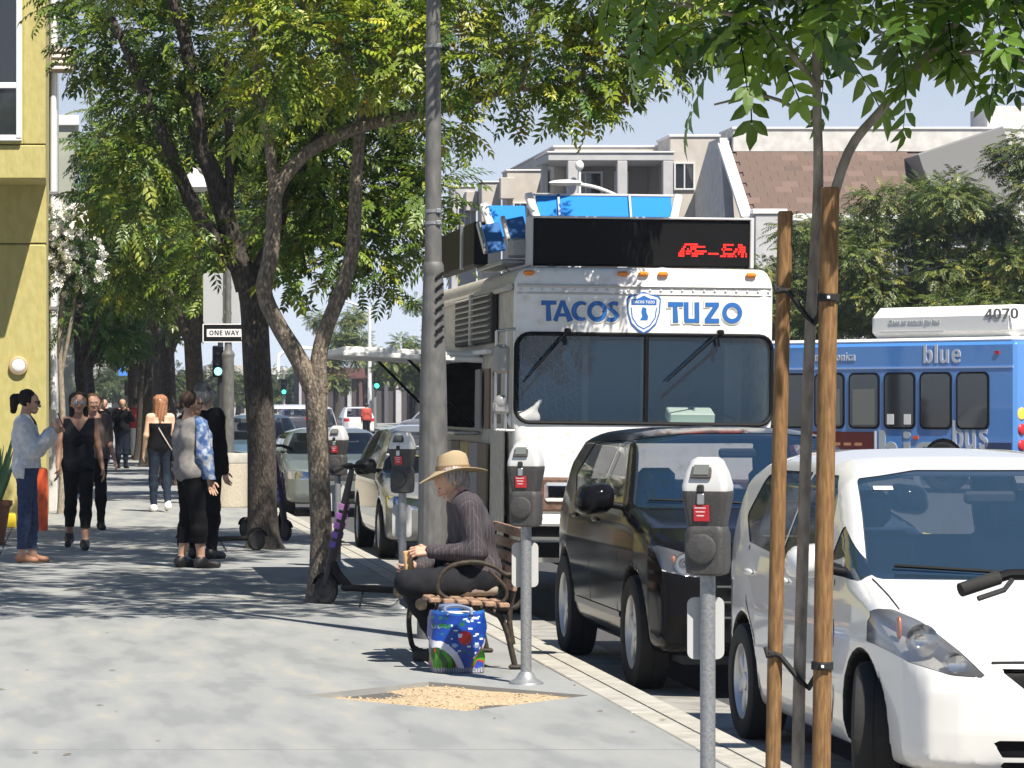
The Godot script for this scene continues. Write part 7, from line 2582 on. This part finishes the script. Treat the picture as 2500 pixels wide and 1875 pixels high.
	# --- woman in white blouse with phone at the left edge
	j = joints({"head": Vector3(0, 1.6, 0.03), "face": Vector3(0.05, -0.12, 1), "elR": Vector3(-0.2, 1.12, 0.1), "wrR": Vector3(-0.09, 1.31, 0.25), "elL": Vector3(0.2, 1.12, 0.1), "wrL": Vector3(0.08, 1.27, 0.25), "knL": Vector3(0.085, 0.5, 0.04), "anL": Vector3(0.07, 0.085, 0.05), "toL": Vector3(0.08, 0.03, 0.2), "knR": Vector3(-0.08, 0.5, -0.01), "anR": Vector3(-0.08, 0.085, -0.04), "toR": Vector3(-0.09, 0.03, 0.11)})
	person({"at": Vector3(-0.43, 0, -32.4), "turn": PI / 2 - 0.1, "label": "person with dark ponytail in white blouse and blue jeans looking at a phone", "j": j, "cell": 0.016, "build": 0.97, "group": "",
		"hands": {"R": [Vector3(0.2, 0.7, 0.7), Vector3(0.5, 0.3, -0.5), 0.7], "L": [Vector3(-0.1, 0.6, 0.7), Vector3(-0.5, 0.3, -0.5), 0.7]},
		"wear": [["jeans", ["pelvis", "legU", "legL"], 0.01, jeans, below(0.14)],
			["blouse", ["torso", "pelvis", "armU", "armL"], 0.03, whitec, func(p: Vector3) -> float: return minf(p.y - 0.9 - (0.05 if p.z > 0 else -0.06), maxf(1.42 - p.y - p.z * 0.4, absf(p.x) - 0.11))],
			["sandal", ["footL"], 0.004, mat(0.4, 0.2, 0.12, 0.7)], ["sandal", ["footR"], 0.004, mat(0.4, 0.2, 0.12, 0.7)]],
		"hair": [[-0.02, 0.045, -0.03, 0.02, 0.045, -0.03, 0.089, 0.089], [0, 0.03, -0.1, 0, 0.02, -0.14, 0.045, 0.05], [0, 0.02, -0.15, 0, -0.1, -0.15, 0.048, 0.03]], "glasses": shades})
	var ph := thing("phone", "mobile phone held up by the person in the white blouse", "phone", Vector3(-0.09, 1.43, -32.38), PI / 2)
	part("case", box1(Vector3.ZERO, Vector3(0.075, 0.15, 0.01), 0.004, Basis(Vector3.RIGHT, -0.4)), MT.black, ph)
	part("screen", box1(Vector3(0, 0.002, -0.006), Vector3(0.068, 0.138, 0.002), 0.0, Basis(Vector3.RIGHT, -0.4)), mat(0.05, 0.06, 0.07, 0.1), ph)

	# --- woman walking towards the camera in black
	j = joints({"elL": Vector3(0.215, 1.14, -0.06), "wrL": Vector3(0.26, 0.9, -0.02), "elR": Vector3(-0.215, 1.13, 0.0), "wrR": Vector3(-0.23, 0.89, 0.1), "hipL": Vector3(0.085, 0.92, 0.02), "knL": Vector3(0.075, 0.51, 0.12), "anL": Vector3(0.06, 0.085, 0.16), "toL": Vector3(0.06, 0.03, 0.32), "knR": Vector3(-0.085, 0.51, 0.0), "anR": Vector3(-0.09, 0.17, -0.24), "toR": Vector3(-0.11, 0.05, -0.12)})
	person({"at": Vector3(0.1, 0, -35.4), "turn": 0.05, "label": "person in black tank top and black leggings walking towards the camera, wearing sunglasses", "j": j, "cell": 0.016, "build": 0.97, "skin": MT.skin2,
		"wear": [["leggings", ["pelvis", "legU", "legL"], 0.009, blackc, below(0.24)],
			["tank_top", ["torso", "pelvis"], 0.02, charcoal, func(p: Vector3) -> float: return minf(p.y - 0.84, minf(1.43 - p.y - maxf(0.1 - absf(p.x), 0) * 1.5, 0.17 - absf(p.x)))],
			["shirt_print", [[Vector3(0.02, 1.2, 0.058), Vector3(-0.02, 1.17, 0.058), 0.072, 0.072]], 0.0, blackc],
			["shoe", ["footL"], 0.012, dark], ["shoe", ["footR"], 0.012, dark]],
		"hair": [[-0.02, 0.045, -0.03, 0.02, 0.045, -0.03, 0.09, 0.09], [0.06, 0.0, -0.05, 0.07, -0.18, -0.02, 0.045, 0.035], [-0.06, 0.0, -0.05, -0.07, -0.18, -0.02, 0.045, 0.035]], "glasses": mat(0.45, 0.45, 0.47, 0.15, 0.6)})
	# --- someone right behind her
	person({"at": Vector3(0.3, 0, -40.8), "turn": 0.1, "label": "person in pale patterned top half hidden behind the walker in black", "j": joints({"anR": Vector3(-0.1, 0.12, -0.1), "wrL": Vector3(0.26, 0.88, 0.1)}), "cell": 0.024, "skin": MT.skin2,
		"wear": [["trousers", ["pelvis", "legU", "legL"], 0.012, blackc, below(0.1)], ["top", ["torso", "pelvis", "armU"], 0.018, cloth.call(0.09, 0.07, 0.065), func(p: Vector3) -> float: return minf(p.y - 0.9, maxf(1.41 - p.y, absf(p.x) - 0.1))], ["shoe", ["footL"], 0.012, dark], ["shoe", ["footR"], 0.012, dark]],
		"hair": [[-0.02, 0.045, -0.03, 0.02, 0.045, -0.03, 0.09, 0.09], [0, -0.02, -0.07, 0, -0.12, -0.05, 0.06, 0.05]], "hairmat": hairmat(0.08, 0.05, 0.03)})
	# --- couple in the middle: woman in tie-dye sweatshirt, facing right
	var dye := grain(mat(1, 1, 1, 0.9), noise_tex(0.02, [[0.0, 0.02, 0.06, 0.2], [0.42, 0.04, 0.1, 0.28], [0.55, 0.2, 0.28, 0.42], [0.7, 0.5, 0.52, 0.55], [1.0, 0.3, 0.29, 0.28]], 256, 3, 64), Vector3(1.8, 1.8, 1.8), false)
	var greyc: Material = cloth.call(0.25, 0.235, 0.225)
	j = joints({"face": Vector3(-0.28, -0.08, 1), "shR": Vector3(-0.165, 1.38, 0.035), "elR": Vector3(-0.2, 1.1, 0.06), "wrR": Vector3(-0.19, 0.86, 0.13), "anL": Vector3(0.09, 0.085, -0.06), "toL": Vector3(0.12, 0.03, 0.1), "anR": Vector3(-0.09, 0.085, 0.08), "toR": Vector3(-0.1, 0.03, 0.24), "knR": Vector3(-0.09, 0.5, 0.05)})
	person({"at": Vector3(1.17, 0, -31.4), "turn": PI / 2 + 0.3, "label": "person in grey and blue dyed sweatshirt and cropped black trousers, with sunglasses", "j": j, "cell": 0.016, "build": 1.05, "group": "",
		"wear": [["trousers", ["pelvis", "legU", "legL"], 0.018, blackc, below(0.24)],
			["sweatshirt", ["torso", "pelvis", "armUL", "armLL"], 0.026, greyc, func(p: Vector3) -> float: return minf(p.y - 0.84, maxf(1.44 - p.y, absf(p.x) - 0.11))],
			["sleeve", ["armUR", "armLR", [Vector3(-0.1, 1.28, 0.1), Vector3(-0.1, 0.95, 0.11), 0.085, 0.1]], 0.036, dye, func(p: Vector3) -> float: return minf(p.y - 0.86, minf(0.1 - p.x, p.z + 0.02))],
			["shoe", ["footL"], 0.012, dark], ["shoe", ["footR"], 0.012, dark]],
		"hair": [[-0.02, 0.045, -0.03, 0.02, 0.045, -0.03, 0.088, 0.088], [0, 0.0, -0.09, 0, -0.03, -0.12, 0.035, 0.03]], "hairmat": hairmat(0.06, 0.04, 0.03), "glasses": shades})
	# --- man in black behind her
	j = joints({"face": Vector3(0.1, 0, 1)})
	var mn := person({"at": Vector3(1.38, 0, -33.2), "turn": PI - 0.7, "label": "person in black jacket and grey cap standing behind the dyed sweatshirt", "j": j, "cell": 0.018, "build": 1.06,
		"wear": [["trousers", ["pelvis", "legU", "legL"], 0.016, blackc, below(0.08)], ["jacket", ["torso", "pelvis", "armU", "armL"], 0.028, blackc, func(p: Vector3) -> float: return minf(p.y - 0.82, maxf(1.46 - p.y, absf(p.x) - 0.11))], ["shoe", ["footL"], 0.014, dark], ["shoe", ["footR"], 0.014, dark]],
		"hair": [[-0.02, 0.02, -0.03, 0.02, 0.02, -0.03, 0.088, 0.088]], "hairmat": hairmat(0.3, 0.29, 0.27)})
	mn.scale = Vector3(1.045, 1.045, 1.045)
	var cp = bones_net([[j.head + Vector3(0.01, 0.06, -0.02), j.head + Vector3(-0.01, 0.06, -0.02), 0.092, 0.092], [j.head + Vector3(0.03, 0.055, 0.1), j.head + Vector3(-0.03, 0.055, 0.1), 0.02, 0.02]], 0.012).cut(below(j.head.y + 0.04))[1]
	part("cap", cp, mat(0.11, 0.11, 0.1, 0.9), mn)
	# --- red haired woman seen from behind
	j = joints({"elL": Vector3(0.21, 1.12, -0.02), "wrL": Vector3(0.23, 0.88, 0.08), "anR": Vector3(-0.09, 0.14, -0.18), "toR": Vector3(-0.09, 0.05, -0.06), "knR": Vector3(-0.09, 0.5, 0.02)})
	var wm := person({"at": Vector3(1.33, 0, -47.5), "turn": PI + 0.1, "label": "person with long reddish hair in black strap top, seen from behind", "j": j, "cell": 0.02, "build": 0.95, "skin": mat(0.62, 0.4, 0.28, 0.5),
		"wear": [["jeans", ["pelvis", "legU", "legL"], 0.01, cloth.call(0.02, 0.028, 0.045), below(0.08)], ["top", ["torso", "pelvis"], 0.014, blackc, func(p: Vector3) -> float: return minf(p.y - 0.88, 1.3 - p.y)], ["shoe", ["footL"], 0.012, MT.white], ["shoe", ["footR"], 0.012, MT.white]],
		"hair": [[-0.02, 0.045, -0.02, 0.02, 0.045, -0.02, 0.09, 0.09], [0.05, 0.0, -0.05, 0.07, -0.24, -0.08, 0.05, 0.025], [-0.05, 0.0, -0.05, -0.075, -0.2, -0.07, 0.05, 0.025], [0.0, 0.0, -0.07, 0.02, -0.28, -0.1, 0.055, 0.025], [-0.02, 0.0, -0.07, -0.04, -0.25, -0.1, 0.05, 0.02], [0.07, 0.0, -0.02, 0.09, -0.15, -0.03, 0.035, 0.02]], "hairmat": hairmat(0.27, 0.13, 0.07)})
	part("bag_strap", tube1(curve(V([0.12, 1.4, -0.06, 0.02, 1.2, -0.125, -0.1, 1.0, -0.13, -0.17, 0.9, -0.08]), 4), 0.009, 6), mat(0.5, 0.48, 0.42, 0.5), wm)
	part("shoulder_bag", box1(Vector3(-0.2, 0.83, -0.02), Vector3(0.08, 0.2, 0.24), 0.03), dark, wm)
	# --- farther figures
	var far := func(at: Vector3, turn: float, label: String, top: Material, low: Material, hairm: Material, cell: float, extra := {}) -> Node3D:
		return person({"at": at, "turn": turn, "label": label, "j": joints(extra), "cell": cell, "skin": MT.skin2, "build": 1.08,
			"wear": [["trousers", ["pelvis", "legU", "legL"], 0.015, low, below(0.08)], ["jacket", ["torso", "pelvis", "armU", "armL"], 0.025, top, func(p: Vector3) -> float: return minf(p.y - 0.88, maxf(1.45 - p.y, absf(p.x) - 0.11))], ["shoe", ["footL"], 0.012, dark], ["shoe", ["footR"], 0.012, dark]],
			"hair": [[-0.02, 0.045, -0.03, 0.02, 0.045, -0.03, 0.09, 0.09]], "hairmat": hairm})
	far.call(Vector3(1.28, 0, -79), 0.3, "person in dark jacket standing far down the pavement with hands raised", blackc, cloth.call(0.015, 0.02, 0.03), dark, 0.035, {"elR": Vector3(-0.24, 1.2, 0.1), "wrR": Vector3(-0.08, 1.4, 0.25), "elL": Vector3(0.24, 1.2, 0.1), "wrL": Vector3(0.1, 1.38, 0.25)})
	far.call(Vector3(0.95, 0, -88), 0.0, "small dark figure left of the standing person far down the pavement", charcoal, blackc, dark, 0.04)
	far.call(Vector3(1.9, 0, -92), PI, "small figure in red far down the pavement", mat(0.4, 0.03, 0.03, 0.8), mat(0.5, 0.5, 0.5, 0.8), dark, 0.04)
	far.call(Vector3(0.55, 0, -62), 0.1, "figure in dark clothes between the two walkers on the left", blackc, cloth.call(0.03, 0.03, 0.035), dark, 0.032)
	far.call(Vector3(14.2, -0.13, -155), PI, "small figure in red shirt in the road behind the far white car", mat(0.42, 0.06, 0.04, 0.8), blackc, dark, 0.045)
	far.call(Vector3(13.0, -0.13, -196), 0.0, "small figure in blue on the far crossing", mat(0.05, 0.07, 0.3, 0.8), blackc, dark, 0.05)

func build_scooters() -> void:
	# one electric scooter; local frame: deck along -z from the front wheel at the origin
	var p := thing("electric_scooter", "black electric scooter with purple stickers leaning by the forked tree trunk", "scooter", Vector3(2.12, 0, -25.55), 0, "parked electric scooters")
	var wheel_at := func(z: float) -> void:
		var wn := Node3D.new()
		wn.name = "wheel"
		p.add_child(wn, true)
		var t := MB.new()
		t.lathe([Vector2(0.07, -0.022), Vector2(0.1, -0.024), Vector2(0.113, -0.012), Vector2(0.115, 0), Vector2(0.113, 0.012), Vector2(0.1, 0.024), Vector2(0.07, 0.022)], 24, Vector3(0, 0.115, z), Basis(Vector3(0, 0, 1), PI / 2))
		part("tyre", t, MT.rubber, wn)
		t = MB.new()
		t.lathe([Vector2(0, -0.024), Vector2(0.03, -0.026), Vector2(0.075, -0.018), Vector2(0.075, 0.018), Vector2(0.03, 0.026), Vector2(0, 0.024)], 18, Vector3(0, 0.115, z), Basis(Vector3(0, 0, 1), PI / 2))
		part("hub", t, MT.dark, wn)
	wheel_at.call(0.0)
	wheel_at.call(-0.88)
	var b := MB.new()
	b.box(Vector3(0, 0.14, -0.47), Vector3(0.15, 0.05, 0.56), 0.02)
	b.tube([Vector3(0, 0.15, -0.22), Vector3(0, 0.24, -0.12), Vector3(0, 0.34, -0.06)], [0.035, 0.035, 0.035], 8)
	part("deck", b, MT.black, p)
	b = MB.new()
	b.rod(Vector3(0, 0.15, 0.0), Vector3(0, 0.5, -0.1), 0.035, 0.042)
	b.rod(Vector3(0, 0.5, -0.1), Vector3(0, 1.08, -0.26), 0.042, 0.022)
	part("stem", b, mat(0.018, 0.014, 0.02, 0.45), p)
	b = MB.new()
	b.tube([Vector3(-0.26, 1.06, -0.28), Vector3(-0.12, 1.1, -0.27), Vector3(0.12, 1.1, -0.27), Vector3(0.26, 1.06, -0.28)], 0.016, 8)
	var bar := part("handlebar", b, MT.black, p)
	for sg in [-1.0, 1.0]:
		part("grip", tube1([Vector3(sg * 0.15, 1.092, -0.272), Vector3(sg * 0.27, 1.057, -0.28)], 0.021, 10), MT.rubber, bar)
		part("brake_lever", tube1([Vector3(sg * 0.12, 1.085, -0.25), Vector3(sg * 0.17, 1.06, -0.21), Vector3(sg * 0.25, 1.035, -0.22)], 0.008, 6), MT.dark, bar)
	b = MB.new()
	b.box(Vector3(0, 1.1, -0.235), Vector3(0.07, 0.05, 0.05), 0.015)
	part("headlamp", b, MT.dark, p)
	for q in [[0.0, -0.0], [-0.88, 0.0]]:
		var f := MB.new()
		var ring := []
		for k in 8:
			var a := deg_to_rad(20 + k * 20.0)
			ring.append(Vector3(0, 0.115 + sin(a) * 0.13, q[0] - cos(a) * 0.13))
		f.tube(ring, 0.03, 6, true, 0.3)
		part("mudguard", f, MT.black, p)
	part("kickstand", tube1([Vector3(0.04, 0.12, -0.4), Vector3(0.12, 0.005, -0.43)], 0.009, 6), MT.dark, p)
	var cs := [[0.55, 0.25, 0.5], [0.45, 0.16, 0.5], [0.33, 0.1, 0.42], [0.19, 0.08, 0.4], [0.11, 0.06, 0.36]]
	for k in 5:
		var f: float = 0.78 - k * 0.075
		for sg in [-1.0, 1.0]:
			part("sticker", box1(Vector3(sg * 0.036, f, -0.1 - (f - 0.5) * 0.276), Vector3(0.012, 0.05, 0.055), 0.002, Basis(Vector3.RIGHT, -0.27)), mat(cs[k][0], cs[k][1], cs[k][2], 0.5), p)
	p.rotation.y = -PI / 2 - 0.75
	p.position = Vector3(2.04, 0, -25.75)
	copy(p, "electric scooter parked behind the couple, mostly hidden by them", Vector3(1.25, 0, -34.6), -PI / 2 + 0.5)
	copy(p, "electric scooter behind the big dark tree trunk, only its wheel showing", Vector3(2.5, 0, -37.5), 0.5)
	var last := copy(p, "electric scooter at the right edge, only its black handlebar in view", Vector3(2.83, 0, -9.35), 0.28)
	last.position = Vector3(2.92, 0, -9.2)

func build_far_street() -> void:
	# signals at the corners
	var signal_at := func(called: String, label: String, at: Vector3, tall: float, lamp: Material, face: float, arm := 0.0) -> void:
		var p := thing("traffic_signal", label, "traffic signal", at, 0, "")
		part("pole", tube1([Vector3(0, 0, 0), Vector3(0, tall, 0)], [0.13, 0.09], 10), MT.galv if called == "g" else MT.dark, p)
		part("housing", box1(Vector3(arm, face, 0.16), Vector3(0.4, 1.15, 0.25), 0.04), MT.black, p)
		for k in 3:
			var b := MB.new()
			b.ball(Vector3(arm, face + 0.36 - k * 0.36, 0.29), Vector3(0.15, 0.15, 0.04), 14, 8)
			part("lens", b, lamp if k == 2 else MT.dark, p)
			b = MB.new()
			b.lathe([Vector2(0.17, 0.0), Vector2(0.17, 0.18), Vector2(0.16, 0.18), Vector2(0.16, 0.0)], 14, Vector3(arm, face + 0.36 - k * 0.36, 0.27), Basis(Vector3.RIGHT, PI / 2))
			part("visor", b, MT.black, p)
	var green := glow(0.05, 1.0, 0.62, 3.0)
	signal_at.call("g", "traffic signal showing green on a pale pole in the middle distance", Vector3(19.6, 0, -208), 4.4, green, 3.05, 0.1)
	signal_at.call("g", "far green traffic signal seen just right of the big dark trunk", Vector3(15.6, 0, -236), 4.0, green, 2.75)
	signal_at.call("d", "dark traffic signal seen left of the sign pole", Vector3(5.5, 0, -118), 4.6, glow(0.4, 0.9, 0.9, 1.0), 3.1, -0.1)
	var p := thing("crossing_signal", "pedestrian crossing signal with red countdown digits far down the pavement", "crossing signal", Vector3(2.05, 0, -106))
	part("pole", tube1([Vector3(0.35, 0, 0), Vector3(0.35, 3.6, 0)], [0.1, 0.08], 10), MT.dark, p)
	var h := part("housing", box1(Vector3(0, 2.08, 0.12), Vector3(0.5, 0.5, 0.22), 0.03), MT.black, p)
	var dig := MB.new()
	var seg := func(x: float, s: String) -> void:
		for q in s:
			var k := "abcdefg".find(q)
			var at: Vector2 = [Vector2(0, 0.1), Vector2(0.05, 0.05), Vector2(0.05, -0.05), Vector2(0, -0.1), Vector2(-0.05, -0.05), Vector2(-0.05, 0.05), Vector2(0, 0)][k]
			var hz: bool = k in [0, 3, 6]
			dig.box(Vector3(x + at.x, 2.08 + at.y * 1.3, 0.24), Vector3(0.1 if hz else 0.035, 0.035 if hz else 0.12, 0.02))
	seg.call(-0.07, "bc")
	seg.call(0.09, "afgcd")
	part("led_digits", dig, glow(1.0, 0.1, 0.02, 2.5), h)
	part("blue_sign", box1(Vector3(-0.28, 2.62, 0.1), Vector3(0.34, 0.28, 0.02), 0.004), mat(0.08, 0.25, 0.7, 0.5), p)
	p = thing("far_street_lamp", "thin pale street lamp above the distant trees", "street lamp", Vector3(17.6, 0, -190))
	part("pole", tube1([Vector3(0, 0, 0), Vector3(0, 7.2, 0)], [0.14, 0.09], 8), MT.white, p)
	part("arm", tube1([Vector3(0, 7.1, 0), Vector3(-1.6, 7.6, 0)], 0.06, 6), MT.white, p)
	p = thing("arched_sign", "small arched orange and white sign over the far end of the road", "sign", Vector3(21.0, 0, -290))
	var arc := []
	for k in 11:
		var a := PI * k / 10
		arc.append(Vector3(cos(a) * 2.3, 5.6 + sin(a) * 0.9, 0))
	part("arch", tube1(arc, 0.16, 6), MT.white, p)
	part("panel", box1(Vector3(0.3, 5.0, 0), Vector3(2.6, 0.9, 0.2), 0.03), mat(0.55, 0.2, 0.06, 0.6), p)
	for x in [-2.3, 2.3]:
		part("leg", box1(Vector3(x, 2.8, 0), Vector3(0.25, 5.6, 0.25), 0.02), MT.white, p)
	# shop fronts closing the road end
	var rng := RandomNumberGenerator.new()
	rng.seed = 17
	var tones := [MT.greywall, MT.beige, MT.whitewall, mat(0.13, 0.1, 0.09, 0.8), mat(0.12, 0.13, 0.15, 0.8)]
	var x := 21.0
	for k in 9:
		var s := 232.0 - k * 13.0
		var w := thing("distant_shop", ["farthest low shop building at the end of the right side", "second low shop from the road end on the right side", "third low shop from the road end, right side", "fourth low shop from the road end, right side", "shop building behind the far green signal trees", "shop building half hidden behind the truck hatch", "low shop hidden mostly by the truck cab", "low building behind the bus front", "low wall building behind the bus"][k], "shop", Vector3(25.0, 0, -s), 0, "shops along the far right pavement")
		var tall := rng.randf_range(3.6, 5.4)
		part("wall", box1(Vector3(5, tall / 2, 0), Vector3(10, tall, 12.9), 0.03), tones[k % 5], w)
		for q in 4:
			var f := part("shop_window", box1(Vector3(-0.02, 1.35, -4.6 + q * 3.1), Vector3(0.1, 2.3, 2.4), 0.01), MT.dark, w)
			part("pane", box1(Vector3(-0.06, 1.4, -4.6 + q * 3.1), Vector3(0.02, 2.0, 2.2)), MT.paneroom, f)
			part("awning", box1(Vector3(-0.6, 2.75, -4.6 + q * 3.1), Vector3(1.3, 0.08, 2.7), 0.01, Basis(Vector3(0, 0, 1), 0.3)), [mat(0.1, 0.045, 0.04, 0.8), mat(0.05, 0.06, 0.1, 0.8), mat(0.3, 0.3, 0.3, 0.8)][(k + q) % 3], w)
	var ds := thing("dark_arcade", "long dark shop arcade with pale posts at the end of the road", "shop", Vector3(26.0, 0, -256))
	part("wall", box1(Vector3(0, 2.2, -2), Vector3(16, 4.4, 4), 0.03), mat(0.06, 0.05, 0.05, 0.8), ds)
	part("fascia", box1(Vector3(0, 3.9, 0.3), Vector3(16, 0.8, 0.6), 0.03), mat(0.12, 0.05, 0.045, 0.8), ds)
	for k in 17:
		part("post", box1(Vector3(-7.8 + k * 0.97, 1.75, 0.3), Vector3(0.2 + 0.12 * (k % 3), 3.5, 0.25), 0.02), [MT.greywall, mat(0.08, 0.08, 0.09, 0.7), MT.whitewall, mat(0.1, 0.05, 0.045, 0.8)][(k * 7) % 4], ds)
	for k in 12:
		var w := thing("end_building", "pale building %s at the far end of the road" % ["leftmost", "second from left", "third from left", "fourth from left", "fifth from left", "sixth from left", "sixth from right", "fifth from right", "fourth from right", "third from right", "second from right", "rightmost"][k], "building", Vector3(-6 + k * 5.6, 0, -330 + 3 * (k % 3)), 0, "buildings at the road end")
		var tall := rng.randf_range(3.2, 6.2)
		part("wall", box1(Vector3(0, tall / 2, 0), Vector3(5.5, tall, 8), 0.03), tones[k % 3], w)
		for q in 4:
			part("window", box1(Vector3(-1.9 + q * 1.27, 1.6, 4.0), Vector3(0.8, 2.0, 0.1)), MT.dark, w)
			if tall > 4.4:
				part("window", box1(Vector3(-1.9 + q * 1.27, 3.9, 4.0), Vector3(0.8, 0.9, 0.1)), MT.dark, w)
